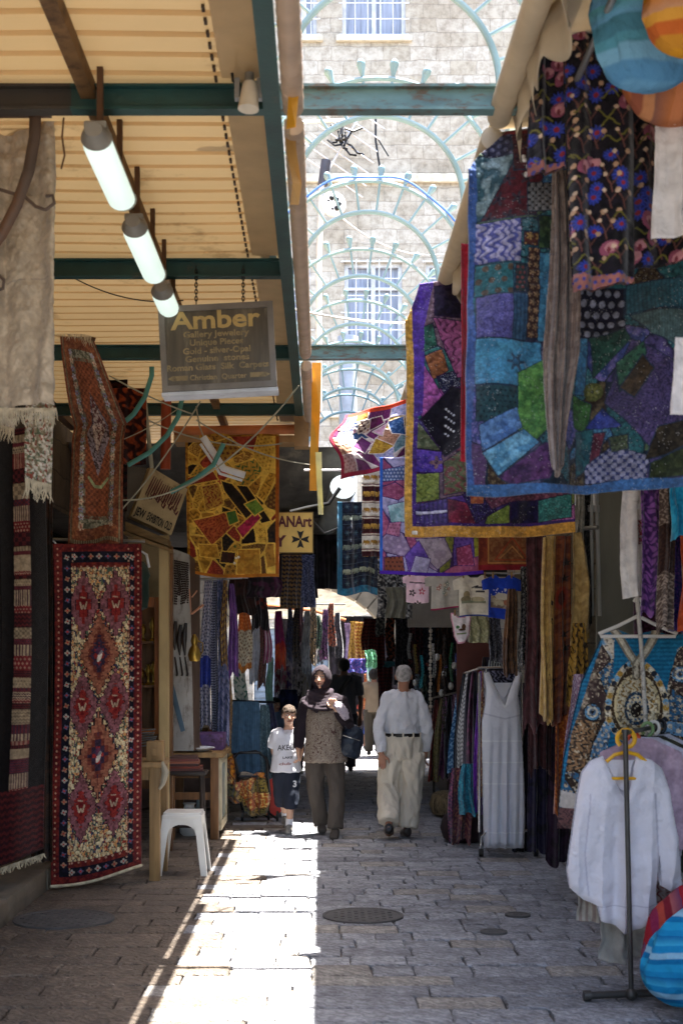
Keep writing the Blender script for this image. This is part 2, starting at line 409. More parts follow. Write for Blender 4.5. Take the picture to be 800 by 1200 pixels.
def paving_mat():
 m = bpy.data.materials.new('worn_paving_stone'); m.use_nodes = True; nt = m.node_tree; N = nt.nodes; L = nt.links; b = N['Principled BSDF']
 a = N.new('ShaderNodeAttribute'); a.attribute_name = 'Col'; tc = N.new('ShaderNodeTexCoord')
 n = N.new('ShaderNodeTexNoise'); n.inputs['Scale'].default_value = 9; n.inputs['Detail'].default_value = 9; n.inputs['Roughness'].default_value = .7
 L.new(tc.outputs['Object'], n.inputs['Vector'])
 r = N.new('ShaderNodeValToRGB'); r.color_ramp.elements[0].position = .38; r.color_ramp.elements[0].color = (.6, .58, .56, 1); r.color_ramp.elements[1].position = .62; r.color_ramp.elements[1].color = (1.15, 1.13, 1.1, 1)
 L.new(n.outputs['Fac'], r.inputs[0])
 mu = N.new('ShaderNodeMixRGB'); mu.blend_type = 'MULTIPLY'; mu.inputs[0].default_value = 1; L.new(a.outputs['Color'], mu.inputs[1]); L.new(r.outputs[0], mu.inputs[2])
 w0 = N.new('ShaderNodeTexWave'); w0.inputs['Scale'].default_value = 9; w0.inputs['Distortion'].default_value = 9; w0.inputs['Detail'].default_value = 3; w0.inputs['Detail Scale'].default_value = 2.2; w0.bands_direction = 'DIAGONAL'; L.new(tc.outputs['Object'], w0.inputs['Vector'])
 r0 = N.new('ShaderNodeMapRange'); r0.inputs[3].default_value = .72; r0.inputs[4].default_value = 1.12; L.new(w0.outputs['Fac'], r0.inputs[0]); m0 = N.new('ShaderNodeVectorMath'); m0.operation = 'SCALE'; L.new(mu.outputs[0], m0.inputs[0]); L.new(r0.outputs[0], m0.inputs['Scale']); L.new(m0.outputs[0], b.inputs['Base Color'])
 rr = N.new('ShaderNodeMapRange'); rr.inputs[3].default_value = .48; rr.inputs[4].default_value = .8; L.new(n.outputs['Fac'], rr.inputs[0]); L.new(rr.outputs[0], b.inputs['Roughness'])
 # chisel marks: distorted diagonal waves
 w = N.new('ShaderNodeTexWave'); w.inputs['Scale'].default_value = 9; w.inputs['Distortion'].default_value = 9; w.inputs['Detail'].default_value = 3; w.inputs['Detail Scale'].default_value = 2.2; w.bands_direction = 'DIAGONAL'
 L.new(tc.outputs['Object'], w.inputs['Vector'])
 ml = N.new('ShaderNodeMath'); ml.operation = 'MULTIPLY_ADD'; ml.inputs[1].default_value = .6; L.new(w.outputs['Fac'], ml.inputs[0]); L.new(n.outputs['Fac'], ml.inputs[2])
 bp = N.new('ShaderNodeBump'); bp.inputs['Strength'].default_value = .95; bp.inputs['Distance'].default_value = .014; L.new(ml.outputs[0], bp.inputs['Height']); L.new(bp.outputs[0], b.inputs['Normal'])
 return m
def build_ground():
 g = MB(); g.add([(-70, -40, -.03), (70, -40, -.03), (70, 110, -.03), (-70, 110, -.03)], [(0, 1, 2, 3)])
 g.build('ground', M('packed_earth', '#6e665c', rough=.9, dirt='#4a443c'), kind='structure')
 rnd = random.Random(3); vs = []; fs = []; cs = []
 y = -4.; row = 0
 while y < 42:
  d = rnd.uniform(.19, .27) if y > 7.3 else rnd.uniform(.2, .25)
  x = -2.75-rnd.random()*.4
  while x < 3.1:
   big = y < 7.2
   w = rnd.uniform(.4, .8) if big else rnd.uniform(.3, .62) if x < -.9 else rnd.uniform(.2, .46)
   gp = rnd.uniform(.002, .006); h = rnd.uniform(-.004, .004); ch = rnd.uniform(.006, .012)
   x0, x1, y0, y1 = x+gp, min(x+w, 3.1)-gp, y+gp, y+d-gp
   if x1-x0 > .06:
    j = lambda: rnd.uniform(-.006, .006)
    ring = []
    for t in (0, .33, .66): ring.append((x0+(x1-x0)*t+j(), y0+j()))
    for t in (0, .5): ring.append((x1+j(), y0+(y1-y0)*t+j()))
    for t in (0, .33, .66): ring.append((x1-(x1-x0)*t+j(), y1+j()))
    for t in (0, .5): ring.append((x0+j(), y1-(y1-y0)*t+j()))
    n = len(ring); o = len(vs); cx, cy = (x0+x1)/2, (y0+y1)/2
    tz = rnd.uniform(-.003, .003)
    for (a, b) in ring: vs.append((a, b, -.028))
    for (a, b) in ring: vs.append((a, b, h-ch*.8))
    for (a, b) in ring:
     sx = max(0, 1-ch/max(abs(a-cx), .02)) if abs(a-cx) > .02 else 1; sy = max(0, 1-ch/max(abs(b-cy), .02)) if abs(b-cy) > .02 else 1
     vs.append((cx+(a-cx)*sx, cy+(b-cy)*sy, h+tz*(a-cx)/(w/2)))
    for k in range(n):
     k2 = (k+1) % n
     fs.append((o+k, o+k2, o+n+k2, o+n+k)); fs.append((o+n+k, o+n+k2, o+2*n+k2, o+2*n+k))
    fs.append(tuple(o+2*n+k for k in range(n)))
    q = rnd.random()
    base = Vector(hx('#a0a3ab')) if q < .65 else Vector(hx('#a39f9a')) if q < .8 else Vector(hx('#90939b'))
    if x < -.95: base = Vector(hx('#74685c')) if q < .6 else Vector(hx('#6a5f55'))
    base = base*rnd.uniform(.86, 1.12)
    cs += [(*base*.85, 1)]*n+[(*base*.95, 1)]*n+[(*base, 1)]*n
   x += w
  y += d; row += 1
 me = bpy.data.meshes.new('paving'); me.from_pydata(vs, [], fs)
 at = me.color_attributes.new('Col', 'FLOAT_COLOR', 'POINT'); at.data.foreach_set('color', np.array(cs, dtype=np.float32).ravel())
 link('paving', me, mats=paving_mat(), kind='structure')
build_ground()
def kerb():
 km = M('kerb_stone', '#7f7567', rough=.75, dirt='#4b4238', bump=.4, bscale=25)
 b = MB(); y = -3.; r = random.Random(5)
 while y < 11.3:
  l = r.uniform(.8, 1.3); b.bb(-2.34, -2.04+r.uniform(-.008, .008), y+.005, min(y+l, 11.35)-.005, -.02, .15+r.uniform(-.004, .004), bev=.012); y += l
 b.build('kerb', km, kind='structure', smooth=True)
 b = MB(); b.bb(-2.9, -2.35, -3, 11.4, -.02, .155); b.bb(-5.2, -2.62, -3, 11.4, .0, .3, bev=.01)
 b.build('shop_floor_step', M('step_stone', '#85705a', rough=.7, dirt='#4f4030', bump=.3), kind='structure')
kerb()
def wall_open(name, axis, pos, a0, a1, z0, z1, ops, thick, mat, parent=None, **k):
 """wall in plane axis=pos, from a0..a1 ; ops: (a0,a1,z0,z1); reveal goes by thick"""
 As = sorted({a0, a1, *[o[0] for o in ops], *[o[1] for o in ops]}); Zs = sorted({z0, z1, *[o[2] for o in ops], *[o[3] for o in ops]})
 b = MB(); pt = (lambda a, z, d: (a, pos+d, z)) if axis == 'Y' else (lambda a, z, d: (pos+d, a, z))
 for i in range(len(As)-1):
  for j in range(len(Zs)-1):
   ca, cz = (As[i]+As[i+1])/2, (Zs[j]+Zs[j+1])/2
   if any(o[0] < ca < o[1] and o[2] < cz < o[3] for o in ops): continue
   for d in (0, thick): b.add([pt(As[i], Zs[j], d), pt(As[i+1], Zs[j], d), pt(As[i+1], Zs[j+1], d), pt(As[i], Zs[j+1], d)], [(0, 1, 2, 3)])
 for o in list(ops)+[(a0, a1, z0, z1)]:
  q = [(o[0], o[2]), (o[1], o[2]), (o[1], o[3]), (o[0], o[3])]
  for i in range(4):
   p, r = q[i], q[(i+1) % 4]; b.add([pt(*p, 0), pt(*r, 0), pt(*r, thick), pt(*p, thick)], [(0, 1, 2, 3)])
 me = b.mesh(name); bm = bmesh.new(); bm.from_mesh(me); bmesh.ops.remove_doubles(bm, verts=bm.verts[:], dist=1e-5); bmesh.ops.recalc_face_normals(bm, faces=bm.faces[:]); bm.to_mesh(me); bm.free()
 return link(name, me, parent, mats=mat, **k)
# --- left and right rows of shops
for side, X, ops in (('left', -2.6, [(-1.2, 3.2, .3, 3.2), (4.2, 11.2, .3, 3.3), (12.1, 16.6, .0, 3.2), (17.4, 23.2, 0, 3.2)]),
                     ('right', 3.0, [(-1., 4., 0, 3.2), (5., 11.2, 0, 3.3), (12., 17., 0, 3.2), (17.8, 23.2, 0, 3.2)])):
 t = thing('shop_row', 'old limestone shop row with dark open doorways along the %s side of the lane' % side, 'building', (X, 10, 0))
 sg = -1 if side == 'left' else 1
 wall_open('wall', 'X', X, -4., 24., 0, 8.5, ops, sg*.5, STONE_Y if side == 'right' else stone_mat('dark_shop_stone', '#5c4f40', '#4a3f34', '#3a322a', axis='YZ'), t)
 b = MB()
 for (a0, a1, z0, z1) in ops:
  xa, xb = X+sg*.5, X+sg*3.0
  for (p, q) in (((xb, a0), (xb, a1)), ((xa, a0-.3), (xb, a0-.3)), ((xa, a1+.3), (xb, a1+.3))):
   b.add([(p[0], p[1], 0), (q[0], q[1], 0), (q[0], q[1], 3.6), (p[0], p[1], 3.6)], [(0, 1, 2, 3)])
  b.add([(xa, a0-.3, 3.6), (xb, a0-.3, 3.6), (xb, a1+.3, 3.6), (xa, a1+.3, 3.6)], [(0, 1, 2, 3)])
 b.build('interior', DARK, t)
 b = MB(); b.bb(X+sg*.01, X+sg*6., -4, 24, 8.5, 8.8); b.build('roof', M('flat_roof', '#8d867a'), t)
# --- stone arch over the lane
def arch():
 AY, XC, ZC, R = 24.0, -.30, 1.35, 1.72
 t = thing('stone_arch', 'old stone archway across the lane with a sunlit curved edge', 'arch', (XC, AY, 0))
 n = 22; b = MB(); top = 4.3; yb = AY+.7
 ring = [(XC+R*math.cos(math.pi*i/n), ZC+R*math.sin(math.pi*i/n)) for i in range(n+1)]
 ring = [(XC+R, 0)]+ring+[(XC-R, 0)]
 def top_of(p): return (p[0], top)
 for y in (AY, yb):
  for i in range(len(ring)-1):
   p, q = ring[i], ring[i+1]
   if i == 0: b.add([(p[0], y, p[1]), (4., y, 0), (4., y, q[1]), (q[0], y, q[1])], [(0, 1, 2, 3)]); b.add([(q[0], y, q[1]), (4, y, q[1]), (4, y, top), (q[0], y, top)], [(0, 1, 2, 3)])
   elif i == len(ring)-2: b.add([(q[0], y, q[1]), (-4., y, 0), (-4., y, p[1]), (p[0], y, p[1])], [(0, 1, 2, 3)]); b.add([(p[0], y, p[1]), (-4, y, p[1]), (-4, y, top), (p[0], y, top)], [(0, 1, 2, 3)])
   else: b.add([(p[0], y, p[1]), (q[0], y, q[1]), (q[0], y, top), (p[0], y, top)], [(0, 1, 2, 3)])
 b.add([(-4, AY, top), (4, AY, top), (4, yb, top), (-4, yb, top)], [(0, 1, 2, 3)])
 b.build('wall', stone_mat('arch_stone', '#8f8472', '#7b7161', '#5d554a'), t)
 b = MB()   # voussoirs, proud of the wall
 for i in range(n):
  a0, a1 = math.pi*(i+.04)/n, math.pi*(i+.96)/n; q = []
  for rr in (R-.03, R+.22):
   for a in (a0, a1): q.append((XC+rr*math.cos(a), ZC+rr*math.sin(a)))
  q = [q[0], q[1], q[3], q[2]]
  b.prism([(p[0], AY-.04, p[1]) for p in q], (0, .78, 0))
 for sgn in (-1, 1):
  for z in (0, .46, .92): b.bb(XC+sgn*(R-.03), XC+sgn*(R+.22), AY-.04, AY+.74, z+.01, z+.44)
 b.build('arch_ring', M('arch_ring_stone', '#9c917c', rough=.85, dirt='#5e5546', bump=.4, bscale=20), t)
arch()
# --- tall stone building closing the view
WIN = [(.55, 1.9, 9.05, 11.05), (.5, 1.98, 16.35, 18.2), (-.75, -.1, 16.35, 18.2), (2.45, 3.8, 9.05, 11.05), (-1.7, -.25, 9.05, 11.05), (-4.6, -3.3, 9.05, 11.05), (-1.6, .2, 0, 2.5)]
def far_building():
 Y = 32.
 t = thing('stone_building', 'tall pale limestone building with white barred windows closing the end of the lane', 'building', (0, Y, 0))
 wall_open('wall', 'Y', Y, -14, 15, 0, 20.5, WIN, .35, STONE, t)
 b = MB(); b.bb(-14.2, 15.2, Y-.18, Y+6, 20.5, 20.8); b.build('roof', M('flat_roof'), t)
 b = MB(); b.bb(-14.05, 15.05, Y-.12, Y-.003, 12.9, 13.1, bev=.02); b.bb(-14.05, 15.05, Y-.1, Y-.003, 7.4, 7.55, bev=.02); b.build('string_course', M('course_stone', '#c2b8a4', dirt='#8c8272', bump=.4, bscale=20), t)
 wm = M('white_window_paint', '#c4c6c9', rough=.5, dirt='#9a9890'); gm = M('window_curtain_glass', '#8d93a2', rough=.25, var=.3, scale=3, stretch=(6, 1, .4))
 for (a0, a1, z0, z1) in WIN[:-1]:
  f = MB(); w = .09
  f.bb(a0, a1, Y+.1, Y+.2, z0, z0+w); f.bb(a0, a1, Y+.1, Y+.2, z1-w, z1); f.bb(a0, a0+w, Y+.1, Y+.2, z0+w, z1-w); f.bb(a1-w, a1, Y+.1, Y+.2, z0+w, z1-w)
  f.bb((a0+a1)/2-.05, (a0+a1)/2+.05, Y+.1, Y+.2, z0+w, z1-w); f.bb(a0+w, a1-w, Y+.11, Y+.19, z1-.62, z1-.56)
  wi = f.build('window', wm, t)
  p = MB(); p.bb(a0+.02, a1-.02, Y+.22, Y+.24, z0+.02, z1-.02); p.build('pane', gm, wi)
  g = MB()
  nx = 5
  for i in range(1, nx): x = a0+(a1-a0)*i/nx; g.tube([(x, Y-.06, z0-.05), (x, Y-.06, z1+.05)], .013, 6)
  for i in range(0, 6): z = z0+(z1-z0)*i/5; g.tube([(a0-.08, Y-.085, z), (a1+.08, Y-.085, z)], .013, 6)
  for x in (a0-.06, a1+.06): g.tube([(x, Y-.085, z0), (x, Y+.02, z0)], .013, 6); g.tube([(x, Y-.085, z1), (x, Y+.02, z1)], .013, 6)
  g.build('grille', M('white_bars', '#d0d3d6', rough=.5), wi)
  s = MB(); s.bb(a0-.15, a1+.15, Y-.1, Y+.09, z0-.14, z0-.003, bev=.015); s.build('sill', M('course_stone'), wi)
 b = MB(); b.bb(-1.58, .18, Y+.12, Y+.18, .02, 2.48)
 for i in range(16): b.bb(-1.56, .16, Y+.09, Y+.12, .1+i*.15, .2+i*.15)
 b.build('shutter', M('blue_grey_shutter', '#7f8b96', rough=.5, dirt='#5b6166'), t)
far_building()
# ================================================================ left shelter roof
GREEN = M('green_steel_paint', '#1b423f', rough=.45, dirt='#5a4a38', dscale=5, dthr=.62, var=.25)
PALEGREEN = M('faded_green_steel', '#5c7a78', rough=.5, dirt='#5c4630', dscale=11, dthr=.49, var=.25, stretch=(1, 1, 3))
BROWN = M('brown_timber', '#5a3d24', rough=.7, scale=4, stretch=(1, .2, 1), var=.3)
BEAMY = [5.59, 8.0, 10.17, 12.47]
def ibeam(b, x0, x1, y, z, h=.105, w=.07, t=.012):
 b.bb(x0, x1, y-t/2, y+t/2, z-h/2+t, z+h/2-t); b.bb(x0, x1, y-w/2, y+w/2, z-h/2, z-h/2+t); b.bb(x0, x1, y-w/2, y+w/2, z+h/2-t, z+h/2)
def shelter():
 t = thing('shelter_roof', 'corrugated cream plastic roof on green steel beams over the left side of the lane', 'roof', (-1.4, 8, 3.9))
 b = MB(); prof = []; y = 3.3; p = .172
 while y < 14.9:
  prof += [(y, 4.075), (y+p*.66, 4.07), (y+p*.70, 4.118), (y+p*.96, 4.118)]; y += p
 vs = []; n = len(prof); xs = [-2.62, -1.8, -1.0, -.2]
 for (y, z) in prof:
  for x in xs: vs.append((x, y, z+.006*math.sin(x*3+y)+(.0 if x > -2 else .02)))
 fs = [(i*4+k, i*4+k+1, (i+1)*4+k+1, (i+1)*4+k) for i in range(n-1) for k in range(3)]
 b.add(vs, fs)
 rm = M('yellowed_roof_plastic', '#c6a878', rough=.5, var=.06, scale=1.5, transl=.03, dirt='#8f7148', dscale=2., dthr=.6, bump=.05)
 b.build('roof_sheet', rm, t)
 for i, y in enumerate(BEAMY):
  b = MB(); z = CAMZ+2.3
  x1 = {0: .80, 1: -.16, 2: .82, 3: -.16}[i]
  if i == 0:
   ibeam(b, -2.62, -1.02, y, z); b.build('beam', M('rusty_beam_paint', '#35302a', rough=.6, dirt='#5b3a28', dthr=.6), t)
   b = MB(); ibeam(b, -1.02, -.18, y, z); b.build('beam', GREEN, t)
   b = MB(); ibeam(b, -.18, x1, y, z); b.build('beam', PALEGREEN, t)
  elif i == 2:
   ibeam(b, -2.62, -.18, y, z); b.build('beam', GREEN, t); b = MB(); ibeam(b, -.18, x1, y, z); b.build('beam', PALEGREEN, t)
  else: ibeam(b, -2.62, x1, y, z); b.build('beam', GREEN, t)
 b = MB(); b.bb(-.98, -.92, 3.3, 13.6, 4.0, 4.066); b.build('purlin', M('purlin_timber', '#7c5c38', rough=.7, dirt='#4a3420', dscale=5, dthr=.5), t)
 b = MB(); b.bb(-2.5, -2.42, 3.3, 13.6, 4.0, 4.066); b.build('purlin', BROWN, t)
 b = MB(); b.bb(-.235, -.205, 3.3, 13.4, 3.955, 4.068); b.bb(-.235, -.163, 3.3, 13.4, 3.945, 3.955); b.build('edge_channel', GREEN, t)
 b = MB(); b.bb(-.40, -.245, 3.3, 5.5, 4.048, 4.064); b.bb(-.40, -.245, 5.68, 7.9, 4.048, 4.064); b.bb(-.40, -.245, 8.1, 13.4, 4.048, 4.064)
 b.build('soffit_panel', M('cream_panel', '#c2a274', rough=.55, var=.08, dirt='#8f6a3f', dthr=.64, transl=.12), t)
 b = MB(); y = 3.4
 while y < 13.3: b.bb(-.430, -.418, y, y+.04, 4.048, 4.06); y += .1
 b.build('perforated_strip', M('strip_dark', '#3a2a1c'), t)
 # scalloped trim hanging at the edge
 b = MB(); nn = 420; y0, y1 = 3.3, 13.4; vs = []
 for i in range(nn+1):
  y = y0+(y1-y0)*i/nn; k = abs(math.sin(y*math.pi/.16)); x = -.135+.006*math.sin(y*5)
  vs += [(x, y, 3.995), (x+.008*math.sin(y*9), y, 3.995-.06-.045*k-.01*math.sin(y*2.3))]
 b.add(vs, [(2*i, 2*i+1, 2*i+3, 2*i+2) for i in range(nn)])
 o = b.build('scalloped_trim', M('trim_plastic', '#b79a6a', rough=.6, transl=.2), t); solidify(o, .003)
shelter()
def pipes():
 for y0, y1, lab in ((2.5, 5.50, 'nearest'), (5.68, 9.9, 'longer'), (10.3, 13.3, 'farthest')):
  b = MB(); b.tube([(-.112, y0, 3.93), (-.112, (y0+y1)/2, 3.925), (-.112, y1, 3.93)], .042, 16)
  y = y0+.1
  while y < y1-.05: b.tube([(-.112, y, 3.93), (-.112, y+.012, 3.93)], .0445, 16); y += .09
  b.build('roller_blind', M('rolled_blind', '#bda48c', rough=.5, var=.15), smooth=True, label='beige rolled-up blind, %s of three along the roof edge' % lab, cat='blind', group='rolled blinds along the roof edge')
pipes()
# yellow plastic strips dangling from the roof edge
def strip(lab, pts, w, c, Y, name='plastic_strip'):
 b = MB(); ps = [P(x, y, Y) for x, y in pts]; vs = []
 for i, p in enumerate(ps):
  ww = w*(1-.25*i/len(ps))/FPX*Y; vs += [p+Vector((-ww/2, .012*math.sin(i*2), 0)), p+Vector((ww/2, -.012*math.sin(i*2), 0))]
 b.add(vs, [(2*i, 2*i+1, 2*i+3, 2*i+2) for i in range(len(ps)-1)])
 o = b.build(name, c, label=lab, cat='plastic strip', group='plastic strips hanging from the roof edge'); solidify(o, .004)
YP = M('yellow_plastic', '#d9a02e', rough=.45, transl=.35, var=.15); YP2 = M('pale_yellow_plastic', '#e5dca0', rough=.5, transl=.3)
strip('torn yellow plastic strip hanging beside the nearest rolled blind', [(344, -20), (345, 30), (347, 70), (344, 110), (341, 150)], 14, YP, 5.3)
strip('curled yellow strip below the torn one at the roof edge', [(339, 140), (342, 180), (348, 215), (345, 240)], 12, M('tan_plastic', '#b98d4e', rough=.5, transl=.2), 5.75)
strip('long yellow board strip hanging down beside the gold sign', [(371, 425), (370, 480), (368, 530), (367, 575)], 11, YP, 10.9)
strip('short broken pale strip below the long yellow one', [(373, 530), (374, 565), (376, 603)], 7, YP2, 10.7)
def lamp_tube():
 Ys = [(5.30, 6.13), (6.4, 7.3), (7.52, 8.3)]
 labs = ['lit fluorescent tube fitting under the roof, the nearest and largest', 'lit fluorescent tube fitting in the middle of the row of three', 'lit fluorescent tube fitting partly behind the hanging sign, the farthest']
 for (y0, y1), lab in zip(Ys, labs):
  x, z = -.88, 3.76
  t = thing('fluorescent_lamp', lab, 'ceiling light', (x, (y0+y1)/2, z), 'fluorescent lamps under the roof')
  b = MB(); ps = [(x, y0+.05, z-.012), (x, y0+.1, z-.02), (x, y1-.1, z-.02), (x, y1-.05, z-.012)]
  b.tube(ps, [(.04, .03), (.06, .05), (.06, .05), (.04, .03)], 18, side=(1, 0, 0)); b.build('diffuser', EMIT, t, smooth=True)
  b = MB(); b.bb(x-.045, x+.045, y0+.02, y1-.02, z+.018, z+.05, bev=.01)
  b.tube([(x, y0-.015, z), (x, y0+.06, z-.006)], [(.035, .03), (.063, .053)], 18, side=(1, 0, 0)); b.tube([(x, y1-.06, z-.006), (x, y1+.015, z)], [(.063, .053), (.035, .03)], 18, side=(1, 0, 0))
  b.build('housing', M('lamp_housing', '#8a867c', rough=.5), t, smooth=True)
  for y in (y0+.15, y1-.15): b = MB(); b.bb(x-.012, x+.012, y-.012, y+.012, z+.05, 4.07); b.build('hanger', BROWN, t)
EMIT = bpy.data.materials.new('lamp_diffuser_lit'); EMIT.use_nodes = True
_n = EMIT.node_tree.nodes['Principled BSDF']; _n.inputs['Base Color'].default_value = (.75, .8, .76, 1); _n.inputs['Emission Color'].default_value = (.80, 1., .9, 1); _n.inputs['Emission Strength'].default_value = .10
lamp_tube()
def spot():
 Y = 5.45; t = thing('floodlight', 'grey and white lamp fitting clamped under the near green beam beside the blind', 'lamp', P(292, 130, Y))
 b = MB(); b.tube([P(293, 32, Y), P(293, 70, Y), P(292, 100, Y)], [.014, .017, .02], 12); b.build('stem', M('lamp_housing'), t, smooth=True)
 b = MB(); b.tube([P(293, 98, Y-.05), P(291, 128, Y-.06)], [.03, .042], 14); b.build('lamp_body', M('cream_lamp_plastic', '#cbbfa8', rough=.4), t, smooth=True)
 for px in (278, 304): b = MB(); b.box(P(px, 105, Y-.03), (.02, .04, .08)); b.build('clamp', M('grey_metal', '#8b8b88', metal=.6, rough=.4), t)
 b = MB(); b.tube([P(258, -5, Y), P(262, 12, Y), P(276, 24, Y), P(290, 32, Y)], .008, 8); b.tube([P(270, 68, Y), P(273, 95, Y), P(286, 104, Y)], .006, 8); b.build('cable', M('black_rubber', '#141414', rough=.5), t, smooth=True)
spot()
# ================================================================ hoops over the gap
HOOP = M('pale_blue_steel', '#7896a0', rough=.4, dirt='#7f7a66', dscale=9, dthr=.64, var=.12)
def hoops():
 XC, ZC, RO, RI = .33, 4.38, .72, .50
 ys = [6.36, 7.96, 9.66, 11.26, 12.86, 14.5, 15.9, 17.4]
 t0 = None
 words = ['nearest', 'second', 'third', 'fourth', 'fifth', 'sixth', 'seventh', 'farthest']
 for i, y in enumerate(ys):
  if t0 is None:
   t0 = thing('steel_hoop', 'x', 'arch', (XC, y, ZC), 'pale blue steel hoops over the gap')
   for r, nm in ((RO, 'outer_ring'), (RI, 'inner_ring')):
    b = MB(); pts = [(XC+r*math.cos(a), y, ZC+r*math.sin(a)) for a in [math.pi*k/40 for k in range(41)]]
    b.tube(pts, .0155 if r == RO else .017, 8, side=(0, 1, 0)); b.build(nm, HOOP, t0, smooth=True)
   for k in range(1, 13):
    a = math.pi*k/13; c, s = math.cos(a), math.sin(a)
    b = MB(); b.tube([(XC+RI*c, y, ZC+RI*s), (XC+(RO+.05)*c, y, ZC+(RO+.05)*s)], .0085, 6)
    b.tube([(XC+(RO+.015)*c, y, ZC+(RO+.015)*s), (XC+(RO+.045)*c, y, ZC+(RO+.045)*s), (XC+(RO+.085)*c, y, ZC+(RO+.085)*s)], [.010, .016, .027], 8)
    b.ball((XC+(RO+.092)*c, y, ZC+(RO+.092)*s), .025, 8, 6); b.build('spoke', HOOP, t0, smooth=True)
   for sx in (-1, 1): b = MB(); b.bb(XC+sx*(RI-.02), XC+sx*(RO+.02), y-.02, y+.02, ZC-.035, ZC-.003); b.build('foot', HOOP, t0)
   o = t0
  else: o = dup(t0, (0, y-ys[0], 0))
  o['label'] = 'pale blue steel double hoop with ball-tipped spokes over the gap, %s of the row' % words[i]
 for sx, lab in ((-1, 'left'), (1, 'right')):
  b = MB(); x = XC+sx*.61; b.bb(x-.025, x+.025, 3.5, 18, ZC-.095, ZC-.036)
  for y in (4, 5.59, 8, 10.17, 12.47, 15, 17.5): b.bb(x-.02, x+.02, y-.02, y+.02, 4.056 if y < 13 else 3.6, ZC-.095)
  b.build('hoop_rail', HOOP, label='pale blue steel rail carrying the %s feet of the hoops' % lab, cat='rail')
 b = MB(); y = 9.62; b.tube([(XC+(RO+.01)*math.cos(a), y-.03, ZC+(RO+.015-.04*math.sin(a*9)*.4)*math.sin(a)) for a in [math.radians(28+4.4*k) for k in range(30)]], .008, 8, side=(0, 1, 0))
 b.build('blue_hose', M('blue_plastic', '#3f6cc0', rough=.4), smooth=True, label='bright blue hose wound along the third steel hoop', cat='hose')
hoops()
def mast():
 Y = 13.8; t = thing('antenna_mast', 'white mast with a dark grey cylinder and a round fan above the left roof edge', 'mast', P(374, 480, Y))
 wm = M('white_bars')
 b = MB(); b.tube([P(374, 482, Y), P(374, 300, Y), P(377, 215, Y)], .028, 10); b.build('pole', wm, t, smooth=True)
 b = MB(); b.tube([P(378, 217, Y), P(382, 188, Y)], .05, 14); b.build('cylinder', M('dark_grey_plastic', '#4a4d58', rough=.5), t, smooth=True)
 b = MB(); c = P(390, 240, Y); b.lathe([(.02, 0), (.13, .005), (.13, .03), (.11, .035)], c, 20, ax=(0.2, -1, .1)); b.build('fan_ring', wm, t, smooth=True)
 b = MB()
 for k in range(7):
  a = k*2*math.pi/7; b.ball(c+Vector((.06*math.cos(a), -.035, .06*math.sin(a))), (.026, .01, .026), 8, 6)
 b.build('fan_blade', M('black_rubber'), t, smooth=True)
 Y = 15.; t = thing('tv_aerial', 'white multi-rod television aerial tangled with black cables', 'aerial', P(408, 190, Y))
 b = MB(); b.tube([P(380, 208, Y), P(432, 118, Y)], .014, 8); b.build('boom', wm, t)
 for k in range(8):
  b = MB(); f = k/7; c = P(384+46*f, 203-82*f, Y); d = Vector((.38, -.1, -.30))*(1-.4*f); b.tube([c-d*.9, c+d], .009, 6); b.build('rod', wm, t)
 b = MB(); r = random.Random(4)
 for k in range(14):
  p = P(396+r.random()*16, 148+r.random()*26, Y-.05); q = p+Vector((r.uniform(-.18, .22), r.uniform(-.03, .03), r.uniform(-.16, .16)))
  b.tube([p, (p+q)/2+Vector((0, -.03, -.05)), q], .012, 6)
 b.build('cable', M('black_rubber'), t)
 b = MB(); b.tube([P(440, 135, 15), P(440, 165, 15), P(443, 185, 15), P(446, 202, 15)], .012, 6); b.tube([P(441, 160, 15), P(455, 183, 15)], .008, 6)
 b.build('dangling_cable', M('black_rubber'), smooth=True, label='short dark cable dangling inside the big near hoop', cat='cable')
 for lab, pts in (('thin grey cable stretched level just under the near beam', catenary(P(340, 143, 9), P(500, 118+10, 9), .02)),
                     ('white cable drooping across the gap over the barred window', catenary(P(400, 255, 16), P(520, 298, 16), .15)),
                     ('white cable crossing from the roof edge under the hoops', catenary(P(335, 360, 9), P(480, 378, 11), .03))):
  b = MB(); b.tube(pts, .009, 6); b.build('cable', M('white_bars'), smooth=True, label=lab, cat='cable')
 b = MB(); b.tube([(.0+.44, 22.3, 4.2), (.44, 22.3, 6.9)], .145, 18); b.tube([(.44, 22.3, 6.9), (.44, 22.3, 7.0)], .17, 18); b.tube([(.44, 22.3, 5.4), (.44, 22.3, 5.46)], .155, 18)
 b.build('vent_pipe', M('light_grey_duct', '#c3cbd2', rough=.4), smooth=True, label='wide light grey vent pipe standing up behind the last hoops', cat='pipe')
mast()
# ================================================================ LEFT SIDE
CL = MC(); CLT = MC('thin_cloth', transl=.25, bump=.15)
RUG = MC('rug_wool', rough=.97, bump=.6, bscale=330., var=.28, sheen=.1, scale=30)
def fringe(px0, px1, y, Y, L, mat, parent, n=40, slope=0., seed=1, r=.0035, name='fringe'):
 b = MB(); R = random.Random(seed)
 for i in range(n):
  t = (i+.5)/n; p = P(px0+(px1-px0)*t, y+slope*t, Y); l = L*R.uniform(.65, 1.1)
  b.tube([p, p+Vector((R.uniform(-.006, .006), R.uniform(-.01, .004), -l*.5)), p+Vector((R.uniform(-.02, .02), R.uniform(-.015, .015), -l))], [r, r*.9, r*.4], 5)
 return b.build(name, mat, parent, smooth=True)
FR = M('cotton_fringe', '#b5a88e', rough=.95, var=.3, scale=30)
